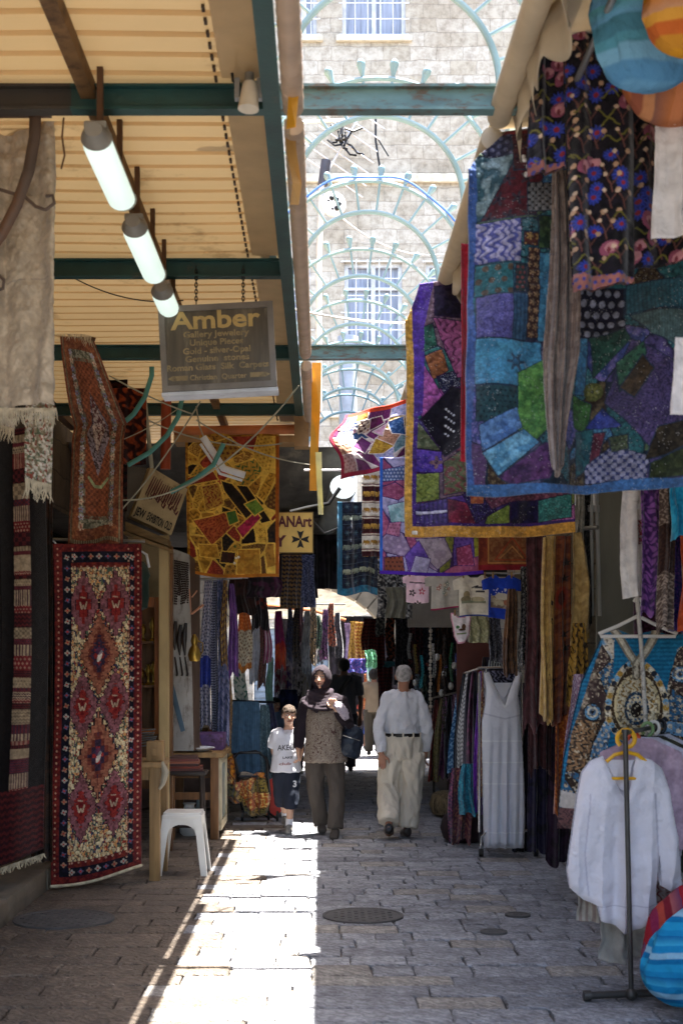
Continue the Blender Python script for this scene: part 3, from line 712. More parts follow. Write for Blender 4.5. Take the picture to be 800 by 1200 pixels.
# ---- big runner rug with medallions
def runner():
 cv = Cv(62, 634, 165, 1036, 1.75, '#4d1414'); x0, x1, y0, y1 = 62, 165, 634, 1036
 cv.tex(cv.m, '#50161a', '#6c241f', 'noise', 3)
 cv.tex(cv.rect(x0+9, y0+9, x1-9, y1-9), '#101019', '#191826', 'noise', 3)
 cv.tex(cv.rect(x0+20, y0+22, x1-14, y1-20), '#561a1b', '#702a20', 'noise', 3)
 fld = cv.rect(x0+20, y0+28, x1-15, y1-27)
 cv.tex(fld, '#c2aa80', '#4c302c', 'noise', 1.5)
 r = np.random.RandomState(2)
 for (col, s) in (('#c58e58', 1), ('#8c2f27', 2), ('#2d3350', 3), ('#d0bf98', 4), ('#4c5b48', 5)):
  n = vnoise(cv.X/1.6+s*7, cv.Y/3.2+s*3, s); cv.fill(fld & (n > .72), col)
 # border stars and dots
 for sd in (x0+14.5, x1-11.5):
  for i, y in enumerate(np.arange(y0+16, y1-14, 12.5)):
   cv.flower(sd, y, 3.3, ['#a39a90', '#54506c', '#94705c'][i % 3], '#b03328', 4, 0 if i % 2 else math.pi/2)
 for y in (y0+15, y1-14):
  for i, x in enumerate(np.arange(x0+24, x1-16, 10.)): cv.flower(x, y, 3.3, ['#a39a90', '#54506c', '#94705c'][i % 3], '#b03328', 4, 0)
 for x in (x0+4, x0+21.5, x1-15.5, x1-4):
  for y in np.arange(y0+6, y1-6, 7.): cv.fill(cv.ell(x, y, .8, 1.1), '#b08870')
 for y in (y0+27, y1-25):
  for x in np.arange(x0+24, x1-18, 8.): cv.fill(cv.ell(x, y, 1.1, 1.1), '#b08874')
 def med(cx, cy, a, b, cols, motif):
  dx = np.abs(np.round((cv.X-cx)/1.4)*1.4); dy = np.abs(np.round((cv.Y-cy)/4.2)*4.2)
  d = dx/a+dy/b+.05*np.sign(np.sin(cv.Y*.75))
  for th, c in cols: cv.tex(fld & (d < th), c[0], c[1], 'noise', 2.2)
  if motif:
   cv.line([(cx-4.2, cy-3), (cx-2, cy+5), (cx, cy+1), (cx+2, cy+5), (cx+4.2, cy-3)], 1.3, '#a8927a'); cv.line([(cx-3, cy-9), (cx+2, cy-8)], 1.3, '#a08470')
  else: cv.fill(cv.ell(cx+1, cy+2, 2, 7, .3), '#c9bdb0'); cv.fill(cv.ell(cx, cy-4, 4, 5), '#3a3350', .7)
 mauve = [(1.12, ('#1c0f14', '#2a1218')), (1.04, ('#684042', '#86545a')), (.62, ('#2b1520', '#3a1a24')), (.56, ('#74201f', '#862c26')), (.3, ('#5a1418', '#6c1a1c'))]
 orange = [(1.15, ('#1c0f10', '#2a1218')), (1.06, ('#7d4a38', '#96604a')), (.7, ('#5c2a24', '#6e3428')), (.5, ('#2b2030', '#3a2a3c')), (.25, ('#7c1f20', '#8f2c26'))]
 cx = 115.5
 for k, cy in enumerate((706, 766, 826, 886, 946)):
  if k % 2 == 0:
   for s in (-19, 19): med(cx+s, cy, 18, 40, mauve, True)
  else: med(cx, cy, 21, 46, orange, False)
 cv.grain(.3, 1.3, 9); cv.grain(.22, 30, 12)
 t = thing('hanging_rug', 'red bordered runner rug with stepped diamond medallions hanging to the ground at left', 'rug', P(112, 1036, 10.3))
 d = lambda U, V: .05*np.sin(U*5+1)*(.3+V)+.03*np.sin(V*6+U*2)+.02*np.sin(U*9+V*3)+.05*(V > .9)*(V-.9)*4
 o = cloth('pile', cv, lambda U, V: 10.05+.38*U, RUG, t, disp=d, warp=lambda U, V: (-3*V+2.5*np.sin(V*4)*.6+4*V*U, 3+(-22*U+4*np.sin(U*4))*np.clip(V-.05, 0, 1)**1.0)); solidify(o, .012)
 b = MB(); pts = [P(62-3+ (100+7)*u, 1036+3+(-22*u+4*math.sin(u*4)), 10.03+.38*u+.035*math.sin(u*5+1)*1.3+.02*math.sin(u*9+3)+.02) for u in [i/24 for i in range(25)]]
 b.tube(pts, .012, 8); b.build('fringe', FR, t, smooth=True)
 b = MB(); b.tube([P(50, 632, 10.5), P(170, 634, 10.5)], .012, 8); b.tube([P(58, 652, 10.2), P(56, 640, 10.2), P(62, 633, 10.2), P(69, 640, 10.3)], .007, 6); b.build('rod', M('grey_metal'), t, smooth=True)
runner()
# ---- upper draped prayer rug
def upper_rug():
 cv = Cv(68, 392, 148, 640, 1.75, '#7b4632'); fld = cv.m
 cv.tex(fld, '#6c3a2a', '#854e35', 'noise', 4)
 x0, x1, y0, y1 = 68, 148, 392, 640
 def ring(i, c1, c2, kind, sc): cv.tex(cv.rect(x0+i, y0+i*1.5, x1-i, y1-i*1.5), c1, c2, kind, sc)
 ring(3, '#8d8568', '#5c3a2c', 'fine', 3); ring(6, '#74422f', '#8e5a3c', 'noise', 3); ring(15, '#9a9680', '#5a5a48', 'noise', 2.2); ring(21, '#77705c', '#6b3f2e', 'noise', 2.5); ring(24, '#6f3f2c', '#8c5134', 'check', 3.5)
 for s in (0, 1):
  xx = x0+18 if s == 0 else x1-18
  for i, y in enumerate(np.arange(y0+26, y1-22, 9)): cv.flower(xx, y, 4, ['#a9a6b0', '#c0a58c', '#7d7f96'][i % 3], '#8d4a3a', 5, i)
 m = (np.abs(cv.X-108)/16+np.abs(cv.Y-510)/48 < 1); cv.tex(m, '#3d3030', '#857a80', 'noise', 2); m = (np.abs(cv.X-108)/9+np.abs(cv.Y-500)/34 < 1); cv.tex(m, '#5c2f2c', '#b3a296', 'noise', 2)
 cv.fill(cv.dseg([(96, 560), (104, 570), (112, 570), (122, 560)]) < 1.6, '#8f9a70')
 cv.grain(.5, 1.5, 3); cv.grain(.25, 9, 6)
 t = thing('hanging_rug', 'rust coloured floral prayer rug draped over a beam above the red runner rug', 'rug', P(108, 640, 10.3))
 def warp(U, V):
  k = np.clip(V/.42, 0, 1); q = 1-k
  left = 70+(84-70)*k**1.5; right = 108+(148-108)*k-0*V
  lo = np.where(V < .42, left, 84-4*(V-.42)); hi = np.where(V < .42, right, 146-2*(V-.42))
  return lo+(hi-lo)*U-cv.X, (-12+14*U)*q+3*np.sin(U*7)*(V > .9)
 o = cloth('pile', cv, lambda U, V: 9.9+.45*np.clip(V/.42, 0, 1)+.1*U, RUG, t, disp=lambda U, V: .05*np.sin(U*8+V*4)*(.4+V)+.08*np.exp(-((V-.42)/.05)**2), warp=warp); solidify(o, .008)
 f = fringe(70, 108, 382, 9.88, .08, FR, t, 26, 12, 3); f = fringe(80, 146, 638, 10.42, .1, FR, t, 40, 4, 4, r=.0045)
 b = MB(); b.tube([P(60, 384, 9.93), P(112, 398, 9.98)], .014, 8); b.build('rod', BROWN, t)
upper_rug()
# ---- dark narrow kilim
def kilim():
 cv = Cv(-4, 502, 52, 1018, 1.2, '#120e0e')
 y = 502.; r = random.Random(8); i = 0
 cols = [('#4c1b1d', '#2b1216'), ('#8c7a62', '#6e5f4c'), ('#57232a', '#3a2430'), ('#94826a', '#4a3035'), ('#641f22', '#8a6a5a')]
 while y < 1018:
  h = r.choice([5, 8, 12, 18]); c = cols[i % 5]; cv.tex(cv.rect(13, y, 35, y+h), c[0], c[1], r.choice(['plain', 'fine', 'zig', 'check', 'dots', 'stripes']), r.choice([3, 4, 5])); y += h; i += 1
 cv.tex(cv.rect(-4, 930, 52, 1018), '#4c1a1a', '#2c1216', 'zig', 8)
 cv.grain(.3, 2, 4)
 t = thing('hanging_rug', 'narrow dark striped kilim hanging in the shadow at the far left above the step', 'rug', P(24, 1018, 9.3))
 o = cloth('weave', cv, lambda U, V: 9.15+.3*U, RUG, t, disp=lambda U, V: .05*np.sin(U*6+V*2), warp=lambda U, V: (6*V*np.sin(V*5)+3*V, -28*U*V*np.clip(V-.6, 0, 1)*2)); solidify(o, .01)
 f = fringe(-2, 52, 1018, 9.2, .05, FR, t, 40, -18, 6, r=.006)
kilim()
def dark_hang(lab, px0, px1, y0, y1, Y, c1, c2, kind='zig', sc=6, name='hanging_rug', cat='rug', amp=.04, grp=None):
 cv = Cv(px0, y0, px1, y1, 1., c1); cv.tex(cv.m, c1, c2, kind, sc); cv.grain(.3, 2, 8)
 o = cloth(name, cv, Y, RUG, None, disp=folds(amp, 2, Y), label=lab, cat=cat, group=grp); solidify(o, .006); return o
dark_hang('dark brown rug edge hanging behind the narrow striped kilim', 38, 62, 520, 1010, 9.9, '#241a14', '#3a2418', 'noise', 8)
dark_hang('dark maroon patterned rug hanging deep behind the striped kilim', -30, 8, 470, 1000, 9.7, '#1d1516', '#33191b', 'zig', 7)
dark_hang('dark red and orange embroidered hanging behind the teal brackets', 118, 172, 455, 545, 11.3, '#2c0f0d', '#8a3a1a', 'leaf', 12, name='wall_hanging', cat='textile')
dark_hang('black and red kilim hanging above the cluttered shop front', 100, 150, 430, 600, 11.5, '#160f10', '#3c1a17', 'zig', 9)
# ---- cream canvas sheet near top left
def cream_sheet():
 cv = Cv(-60, 128, 67, 478, .8, '#a89b8c'); cv.tex(cv.m, '#ac9c86', '#b3a48e', 'noise', 40); cv.grain(.04, 3)
 cv.line([(-60, 325), (67, 330)], 1., '#93877a')
 t = thing('canvas_sheet', 'large plain cream canvas sheet with a fringed hem hanging at top left', 'textile', P(0, 478, 6.1))
 o = cloth('sheet', cv, 6.1, CL, t, disp=folds(.06, 1.6, 2, grow=False), crumple=.06, warp=lambda U, V: (1.5*np.sin(V*4), 4*np.sin(U*6)*V)); solidify(o, .004)
 fringe(-58, 66, 478, 6.1, .085, FR, t, 110, 0, 9, r=.0035)
 b = MB(); b.tube([P(-70, 130, 6.1), P(72, 127, 6.1)], .012, 8); b.build('rod', BROWN, t)
cream_sheet()
def lace():
 cv = Cv(31, 470, 63, 560, 1.6, '#a8a08c'); cv.tex(cv.m, '#857b62', '#c9c2b4', 'noise', 2.4); n = vnoise(cv.X/2, cv.Y/3, 5); cv.fill(n > .7, '#8c4a3c'); n = vnoise(cv.X/2, cv.Y/3, 9); cv.fill(n > .74, '#5f6a54')
 cv.grain(.3, 1.5)
 t = thing('table_runner', 'small cream floral woven runner with fringe hanging below the canvas sheet', 'textile', P(46, 585, 6.5))
 o = cloth('weave', cv, 6.5, RUG, t, disp=folds(.012, 1.5), warp=lambda U, V: (-2*V, 8*U*V)); solidify(o, .003)
 fringe(30, 60, 560, 6.5, .09, FR, t, 34, 8, 2, r=.004)
 cv = Cv(-30, 470, 18, 490, 1.2, '#8c7a6a'); cv.tex(cv.m, '#8c7466', '#b3a694', 'noise', 3)
 t = thing('table_runner', 'pinkish fringed runner end hanging at the left frame edge below the canvas sheet', 'textile', P(0, 505, 6.4))
 o = cloth('weave', cv, 6.4, RUG, t, disp=folds(.012, 2), warp=lambda U, V: (0*U, 12*U*V)); solidify(o, .003)
 fringe(-30, 17, 490, 6.4, .07, FR, t, 44, 12, 3)
lace()
def bracket():
 t = thing('iron_bracket', 'brown curved iron bracket with a curled end in front of the cream canvas', 'bracket', P(30, 200, 5.9))
 Y = 5.92; m = M('brown_iron', '#54443a', rough=.55, dirt='#6e4a30')
 b = MB(); b.tube([P(42, 128, Y), P(41, 160, Y), P(34, 200, Y), P(20, 240, Y), P(2, 275, Y), P(-30, 315, Y)], .026, 8, side=(1, 0, 0), flat=.6); b.build('arm', m, t, smooth=True)
 b = MB(); b.tube([P(-30, 205, Y+.02), P(0, 222, Y+.02), P(30, 231, Y+.02), P(42, 242, Y+.02), P(54, 246, Y+.02), P(64, 238, Y+.02), P(62, 229, Y+.02), P(54, 230, Y+.02)], .008, 8); b.build('curl', m, t, smooth=True)
 b = MB(); b.tube([P(-20, 318, Y), P(-4, 320, Y), P(5, 328, Y), P(4, 338, Y), P(-6, 341, Y)], .008, 8); b.build('curl', m, t, smooth=True)
 b = MB(); b.bb(-2.6, P(60, 0, Y).x, Y-.02, Y+.02, P(0, 131, Y).z-.02, P(0, 131, Y).z+.02); b.build('bar', m, t)
 b = MB(); b.tube([P(75, 138, 5.6), P(73, 160, 5.6), P(76, 182, 5.6), P(72, 198, 5.6)], .004, 6); b.build('hanging_string', BROWN, smooth=True, label='thin brown string dangling from the near beam beside the canvas sheet', cat='string')
bracket()
# ---- hanging sign box
def sign_amber():
 Y = 7.9; s = Y/FPX; t = thing('hanging_sign', 'grey framed sign box with gold lettering hanging on two chains from a beam', 'sign', P(259, 408, Y))
 TL, TR, BR, BL = P(187, 361, Y), P(321, 354, Y), P(323, 452, Y), P(186, 461, Y)
 rt = (TR-TL).normalized(); up = (TL-BL).normalized(); up = (up-rt*up.dot(rt)).normalized(); nr = rt.cross(up)  # towards camera
 W = (TR-TL).length; H = (TL-BL).length; c = (TL+BR)/2
 R = Matrix((rt, -nr, up)).transposed(); fm = M('sign_frame', '#77716a', rough=.5, metal=.2, dirt='#453f38'); wm = M('sign_case', '#b5b2ae', rough=.5, dirt='#6d665c', dscale=6)
 loc = lambda a, d, e: c+rt*a-nr*d+up*e
 b = MB(); b.box(loc(0, .075, 0), (W-.004, .14, H-.004), R); b.build('case', wm, t)
 b = MB(); f = .034
 b.box(loc(0, -.006, H/2-f/2), (W, .02, f), R); b.box(loc(0, -.006, -H/2+f/2), (W, .02, f), R)
 b.box(loc(-W/2+f/2, -.006, 0), (f, .0195, H-2*f), R); b.box(loc(W/2-f/2, -.006, 0), (f, .0195, H-2*f), R); b.build('frame', fm, t)
 b = MB(); b.box(loc(0, .001, 0), (W-2*f, .006, H-2*f), R); b.build('face', M('sign_face_dark', '#554c3e', rough=.35, var=.3, scale=5, stretch=(4, 1, .6), dirt='#7c7260', dscale=3, dthr=.55), t)
 b = MB(); b.box(loc(0, .075, -H/2-.012), (W+.01, .16, .02), R); b.build('bottom_tray', M('sign_tray', '#c9cdd2', rough=.45, dirt='#8a8880', dscale=9), t)
 gm = M('gold_letters', '#bb9f62', rough=.45, dirt='#6d5c3c', dscale=8, dthr=.56); g2 = M('worn_gold_letters', '#93805a', rough=.5, dirt='#4e4432', dscale=14, dthr=.53, var=.3, scale=12)
 rows = [('Amber', .148, .112, .52, gm, .0035), ('Gallery Jewelery', .049, .062, .38, g2, .0012), ('Unique Pieces', .049, .014, .31, g2, .0012), ('Gold - silver-Opal', .049, -.034, .39, g2, .0012),
   ('Genuine  stones', .049, -.080, .37, g2, .0012), ('Roman Glass  Silk  Carpets', .049, -.128, .59, g2, .0014), ('Christian  Quarter', .042, -.186, .33, g2, .001)]
 for tx, sz, z, w, m, bo in rows:
  text(tx, sz, m, t, loc(-.005, -.0035, z), rt, up, bold=bo, ext=.0015, width=w)
 for sx in (-1, 1):
  b = MB(); z = -.172; a = sx*.18; e = sx*.27
  b.prism([loc(a, -.003, z+.014), loc(e, -.003, z+.014), loc(e+sx*.025, -.003, z), loc(e, -.003, z-.014), loc(a, -.003, z-.014)], nr*.0015); b.build('arrow', g2, t)
 for px in (230, 285):
  b = MB(); top = P(px, 312, 8.0); bot = P(px, 356, Y); n = 11
  for i in range(n):
   p = top.lerp(bot, (i+.5)/n); q = Matrix.Rotation(0 if i % 2 else math.pi/2, 3, 'Z')
   b.tube([p+q @ Vector((.008*math.cos(a), 0, .016*math.sin(a))) for a in [k*math.pi/4 for k in range(9)]], .0028, 5, caps=False)
  b.build('chain', M('dark_steel', '#2f2d2b', metal=.6, rough=.5), t)
sign_amber()
def sign_art():
 Y = 13.6; t = thing('shop_sign', 'cream painted sign with dark red letters and a black cross beside the yellow patchwork', 'sign', P(347, 649, Y))
 a, b_ = P(296, 600, Y), P(367, 648, Y)
 m = MB(); m.bb(a.x, b_.x, Y, Y+.03, b_.z, a.z, bev=.004); m.build('board', M('cream_sign_board', '#dcb45c', rough=.5, var=.1, dirt='#b08c44'), t)
 m = MB()
 for (x0, x1, z0, z1) in ((a.x, b_.x, a.z-.008, a.z), (a.x, b_.x, b_.z, b_.z+.008), (b_.x-.008, b_.x, b_.z+.008, a.z-.008)): m.bb(x0, x1, Y-.006, Y-.001, z0, z1)
 m.build('border', M('sign_border', '#7e6436'), t)
 rm = M('dark_red_paint', '#55181a', rough=.5)
 text('ANArt', .15, rm, t, P(365, 617, Y-.003), (1, 0, 0), (0, 0, 1), bold=.005, ext=.002, align='RIGHT', width=.34)
 text('Y', .15, rm, t, P(334, 640, Y-.003), (1, 0, 0), (0, 0, 1), bold=.006, ext=.002, align='RIGHT')
 c = P(352, 632, Y-.002); m = MB()
 for k in range(4):
  q = Matrix.Rotation(k*math.pi/2, 3, 'Y'); m.prism([c+q @ Vector(v) for v in ((-.006, 0, .006), (-.035, 0, .088), (0, 0, .072), (.035, 0, .088), (.006, 0, .006))], (0, -.002, 0))
 m.build('cross', M('black_paint', '#17130f'), t)
sign_art()
def sign_tilt():
 Y = 12.; t = thing('shop_sign', 'tilted cream sign with dripping dark red strokes leaning on a wooden ledge', 'sign', P(185, 620, Y))
 TL, TR, BR, BL = P(177, 547, Y), P(220, 573, Y), P(201, 627, Y), P(154, 605, Y)
 m = MB(); m.prism([TL, TR, BR, BL], (-.05, .12, 0)); m.build('board', M('aged_sign_board', '#a8946c', rough=.6, dirt='#6e5a3a', dscale=7, dthr=.55), t)
 rt = ((TR-TL)+(BR-BL)).normalized(); dn = ((BL-TL)+(BR-TR)).normalized()
 L = lambda u, v: TL.lerp(TR, u).lerp(BL.lerp(BR, u), v)+Vector((0, -.004, 0))
 m = MB(); r = random.Random(3)
 for i in range(15):
  u = .14+.76*i/14; v0 = .2+.06*r.random(); v1 = .45+.12*r.random()
  m.tube([L(u+.02, v0-.1), L(u, v0+.1), L(u-.02, v1)], [.003, .007, .004], 6);
  if i % 3: m.tube([L(u-.02, v1), L(u+.04, v1+.03), L(u+.07, v1-.06)], [.004, .011, .004], 6)
 m.build('painted_strokes', M('dark_red_paint'), t)
 tx = [('JEW', .05, .30), ('EXHIBITION', .34, .74), ('OLD', .78, .94)]
 for s_, u0, u1 in tx:
  text(s_, .10, M('black_paint'), t, L(u0, .93)+Vector((0, 0, 0)), rt, -dn, bold=.003, ext=.001, align='LEFT', width=(L(u1, .9)-L(u0, .9)).length)
 m = MB(); m.prism([P(147, 611, 11.95), P(197, 632, 11.95), P(197, 640, 11.95), P(147, 622, 11.95)], (0, .25, 0)); m.prism([P(145, 622, 11.9), P(198, 642, 11.9), P(198, 646, 11.9), P(145, 626, 11.9)], (0, .35, 0))
 m.build('ledge', M('old_wood', '#7d6540', rough=.7, scale=5, stretch=(1, 1, 6), var=.3), t)
 m = MB(); m.prism([P(148, 545, 12.1), P(170, 548, 12.1), P(176, 560, 12.1), P(152, 606, 12.1), P(147, 608, 12.1)], (0, .1, 0)); m.build('sign_side', M('grey_panel', '#5e584e', dirt='#3e382e'), label='dull grey panel standing behind the tilted dripping sign', cat='panel')
sign_tilt()
# ---- yellow crazy patchwork
def yellow_patch():
 cv = Cv(217, 508, 327, 678, 1.8, '#b3842a'); Y = 13.
 pal = [('#b8892f', '#7d5a1c'), ('#c49a3a', '#8c4a1e'), ('#a3742a', '#5e3c18'), ('#1c1410', '#2e1f14'), ('#7c2a1e', '#a8452c'), ('#c9a040', '#946a22'), ('#8c6228', '#c9a24c'), ('#5a3a1c', '#8a6a2c'), ('#b58a34', '#3c5a2c'), ('#1a1512', '#3a2a1a')]
 cv.crazy(cv.m, pal, 64, 12, ('noise', 'flowers', 'leaf', 'scroll', 'plain', 'dots'), 5, '#d9b04a', 1.3, .8)
 S = lambda p, c1, c2, k='noise', sc=4: (cv.tex(cv.poly(p), c1, c2, k, sc), cv.line(list(p)+[p[0]], 1.1, '#d9b04a'))
 S([(218, 560), (250, 552), (256, 562), (218, 570)], '#7d2d1c', '#8f3c22')
 S([(258, 562), (272, 566), (300, 600), (290, 612), (262, 575)], '#181210', '#2a1c14'); S([(276, 568), (290, 570), (318, 612), (306, 615)], '#17110f', '#231710')
 S([(236, 570), (256, 565), (262, 590), (240, 600)], '#a87f34', '#7c3020', 'leaf'); S([(224, 612), (262, 600), (278, 612), (246, 640)], '#a3522a', '#7a2c1c', 'scroll', 6)
 S([(276, 620), (300, 600), (306, 608), (284, 632)], '#a82a4c', '#7c1c34'); S([(286, 592), (300, 586), (310, 598), (298, 606)], '#4f6a28', '#6e8a34'); S([(264, 600), (276, 598), (280, 612), (268, 616)], '#2f6a34', '#486e2a')
 S([(278, 645), (304, 645), (306, 676), (276, 674)], '#b3842f', '#a06e24'); S([(258, 646), (276, 648), (274, 662), (256, 660)], '#2a130f', '#3e1c14'); S([(230, 640), (252, 638), (256, 655), (232, 655)], '#bb8a30', '#9c6e24')
 S([(246, 520), (270, 512), (286, 530), (256, 545)], '#93702a', '#5c2a1c', 'flowers', 6)
 for (x, y) in ((276, 655), (279, 654), (274, 661)): cv.fill(cv.ell(x, y, 1.4), '#e8e0d0')
 cv.border(4, '#9c5418', 'r'); cv.border(3, '#b8862c', 'tl', 'noise', '#8a5a1c', 3); cv.border(3.4, '#a8661c', 'b')
 cv.grain(.25, 2)
 o = cloth('patchwork_hanging', cv, lambda U, V: Y-.15*U, CL, None, disp=lambda U, V: .05*np.sin(U*5+1)*V+.02*np.sin(U*13+V*5)+.012*np.sin(V*17+U*3), warp=lambda U, V: (3*V*(1-U)*np.sin(V*2), 4*(1-U)**2*V*V*-2+2*np.sin(U*5)*V),
              label='yellow and brown crazy patchwork wall hanging with black and red patches', cat='textile'); solidify(o, .006)
 b = MB(); b.tube([P(205, 505, 13.05), P(352, 503, 12.8)], .045, 12); b.build('roller', M('orange_tube', '#b0683c', rough=.5, var=.25), smooth=True, label='orange-brown roller tube above the yellow patchwork', cat='roller')
 b = MB(); b.bb(P(205, 0, 13.1).x, P(352, 0, 13.1).x, 13.0, 13.3, P(0, 520, 13.1).z, P(0, 512, 13.1).z); b.bb(P(345, 0, 12.6).x, P(362, 0, 12.6).x, 12.5, 12.7, P(0, 525, 12.6).z, P(0, 488, 12.6).z)
 b.build('box_casing', M('tan_casing', '#9c7a50', rough=.6, dirt='#5e4630'), label='tan roller casing with a square end box below the roof', cat='casing')
yellow_patch()
# ---- cables, teal brackets, broken white fitting
def clutter():
 tm = M('teal_iron', '#4d8a82', rough=.5, dirt='#6a5a40')
 for lab, pts, Y in (('upper teal curved iron strut under the shelter beams', [(178, 418), (178, 440), (170, 465), (157, 485), (140, 500)], 11.),
      ('middle teal curved iron strut bending towards the shop', [(214, 465), (209, 488), (196, 510), (176, 530), (150, 545)], 11.2),
      ('lower teal curved iron strut crossing over the tilted sign', [(262, 520), (250, 545), (228, 562), (200, 577)], 11.4)):
  b = MB(); b.tube([P(x, y, Y) for x, y in pts], .02, 8, flat=.5); b.build('iron_strut', tm, smooth=True, label=lab, cat='strut')
 r = random.Random(12)
 wires = [('pale wire sagging from the sign towards the shop front', (350, 452, 10.), (130, 660-75, 10.6), .25), ('green-grey cable running across behind the sign', (128, 440, 11), (225, 485, 11.2), .02), ('thin cable hanging over the tilted sign', (235, 470, 11), (140, 600, 11.2), .05),
             ('dark wire between the roof lamps and the left wall', (80, 322, 8.2), (215, 352, 8.1), .06), ('pale electric wire looping under the last beam', (150, 480, 11.5), (330, 520, 12.4), .12), ('thin white wire stretched above the yellow patchwork', (130, 520, 11.1), (210, 478, 11.4), .03), ('grey cable running from the shop front to the gold sign', (230, 492, 12), (370, 545, 12.5), .08)]
 for lab, a, c, sag in wires:
  b = MB(); b.tube(catenary(P(*a), P(*c), sag), .0065 if 'pale' in lab or 'cable' in lab else .004, 5); b.build('cable', M('black_rubber') if 'dark' in lab else M('dirty_white_cable', '#9c9a86', rough=.6), smooth=True, label=lab, cat='cable')
 b = MB(); b.tube([P(170, 470, 11.6), P(173, 500, 11.6), P(178, 548, 11.6)], .018, 8); b.build('conduit', M('dirty_white_cable'), smooth=True, label='dirty white plastic conduit standing behind the teal struts', cat='pipe')
 b = MB(); b.tube([P(195, 470, 12.), P(194, 550, 12.)], .045, 12); b.build('red_pipe', M('red_brown_paint', '#8c3a1e', rough=.5), smooth=True, label='red-brown vertical pipe behind the tilted sign', cat='pipe')
 t = thing('broken_light_fitting', 'bent white light fitting dangling in front of the yellow patchwork', 'light fitting', P(262, 555, 11.6))
 for w_, pts in ((.03, [(238, 512), (262, 549), (287, 557)]), (.012, [(235, 520), (258, 555), (284, 563)])):
  b = MB(); b.tube([P(x, y, 11.6) for x, y in pts], w_, 6, flat=.5); b.build('bar', M('white_bars'), t)
 b = MB(); b.tube([P(230, 476, 11.6), P(234, 500, 11.6), P(240, 515, 11.6)], .006, 6); b.build('cable', M('dirty_white_cable'), t)
clutter()
WOOD = M('honey_wood', '#74502e', rough=.55, scale=5, stretch=(6, 6, .6), var=.3, dirt='#5a3c20', dscale=4)
PALEW = M('pale_wood', '#917248', rough=.6, scale=4, stretch=(5, 5, .5), var=.25, dirt='#6e5230')
OLDW = M('old_painted_wood', '#97866a', rough=.7, dirt='#5a4a35', dscale=6, dthr=.52, stretch=(1, 1, .4))
BRASS = M('brass', '#a8893f', metal=.85, rough=.38, var=.3)
def shopfront():
 Y = 12.4; t = thing('display_cabinet', 'wooden display cabinet with glass and brass pieces inside behind the red runner', 'cabinet', P(172, 900, Y))
 a = P(150, 700, Y); c = P(188, 860, Y)
 b = MB(); x0, x1, z0, z1 = a.x, c.x, c.z, a.z
 for q in ((x0, x0+.05, z0, z1), (x1-.05, x1, z0, z1), (x0+.05, x1-.05, z1-.09, z1), (x0+.05, x1-.05, z0, z0+.05)): b.bb(q[0], q[1], Y-.03, Y+.02, q[2], q[3], bev=.006)
 b.build('door_frame', M('orange_wood', '#9c5a22', rough=.45, scale=4, stretch=(6, 6, .5), var=.25), t)
 b = MB(); b.bb(x0-.02, x1, Y+.02, Y+.4, z0-.5, z0); b.bb(x0-.02, x1, Y+.36, Y+.4, z0, z1); b.bb(x0+.02, x1-.02, Y+.03, Y+.36, z0+.42, z0+.44); b.bb(x0+.02, x1-.02, Y+.03, Y+.36, z0+.82, z0+.84); b.bb(x1-.03, x1, Y+.02, Y+.4, z0, z1); b.build('carcass', WOOD, t)
 lamp = [(170, 766), (178, 760)]
 for i, (px, py) in enumerate(((168, 767), (163, 767), (179, 767), (166, 815), (174, 818), (180, 815))):
  b = MB(); o = P(px, py, Y+.12); h = .16+.03*(i % 3); b.lathe([(.03, 0), (.034, .01), (.012, .03), (.01, h*.4), (.028, h*.55), (.032, h*.75), (.012, h*.92), (.02, h)], (o.x, o.y, z0+(.84 if i < 3 else .44)), 14)
  b.build('brass_vase', BRASS, smooth=True, label=['brass vase on the upper cabinet shelf, middle one', 'brass vase on the upper cabinet shelf nearest the red runner', 'brass candlestick on the upper cabinet shelf nearest the door post', 'brass pot on the lower cabinet shelf beside the rug', 'brass pot in the middle of the lower cabinet shelf', 'brass pot on the lower cabinet shelf by the door post'][i], cat='vase', group='brass pieces in the cabinet')
 # door post & beige wall panel
 b = MB(); p = P(187, 645, 12.1); b.bb(p.x, p.x+.085, 12.05, 12.15, .0, P(0, 628, 12.1).z, bev=.006); b.build('door_post', M('cream_post', '#b39a6a', rough=.6, dirt='#6e5836', stretch=(1, 1, .4)), label='tall cream painted door post between the cabinet and the bead panel', cat='post')
 b = MB(); p = P(196, 650, 12.3); b.bb(p.x, p.x+.05, 12.25, 12.35, .0, P(0, 640, 12.3).z); b.build('door_post', WOOD, label='narrow brown timber post just right of the cream door post', cat='post')
 b = MB(); b.bb(P(150, 0, 12.9).x, P(190, 0, 12.9).x, 12.9, 12.95, 1.2, P(0, 630, 12.9).z); b.build('wall_panel', M('beige_plaster', '#8d7f60', rough=.8, dirt='#5e5238'), label='beige plaster panel above the display cabinet', cat='panel')
 t = thing('hanging_helmet', 'dark rounded metal pot hanging beside the top of the red runner', 'pot', P(165, 720, 11.8))
 b = MB(); o = P(165, 715, 11.8); b.lathe([(.02, 0), (.06, .02), (.075, .12), (.07, .26), (.085, .3), (.06, .38), (.03, .42)], o, 16); b.build('body', M('dark_green_glaze', '#2a3a33', rough=.3, var=.4), t, smooth=True)
 b = MB(); b.tube([P(158, 656, 11.7), P(164, 645, 11.7), P(172, 650, 11.7), P(175, 665, 11.7)], .012, 8); b.build('handle', M('white_bars'), t, smooth=True)
 # bead & knife panel
 Y = 12.9; t = thing('display_board', 'whitewashed board hung with bead strings and curved knives', 'display board', P(210, 880, Y))
 b = MB(); q = [P(203, 643, Y), P(222, 650, Y), P(227, 880, Y), P(200, 880, Y)]; b.prism(q, (0, .05, 0)); b.build('board', M('whitewash', '#a39f98', rough=.8, dirt='#6a6056', dscale=8, dthr=.5, stretch=(1, 1, .4)), t)
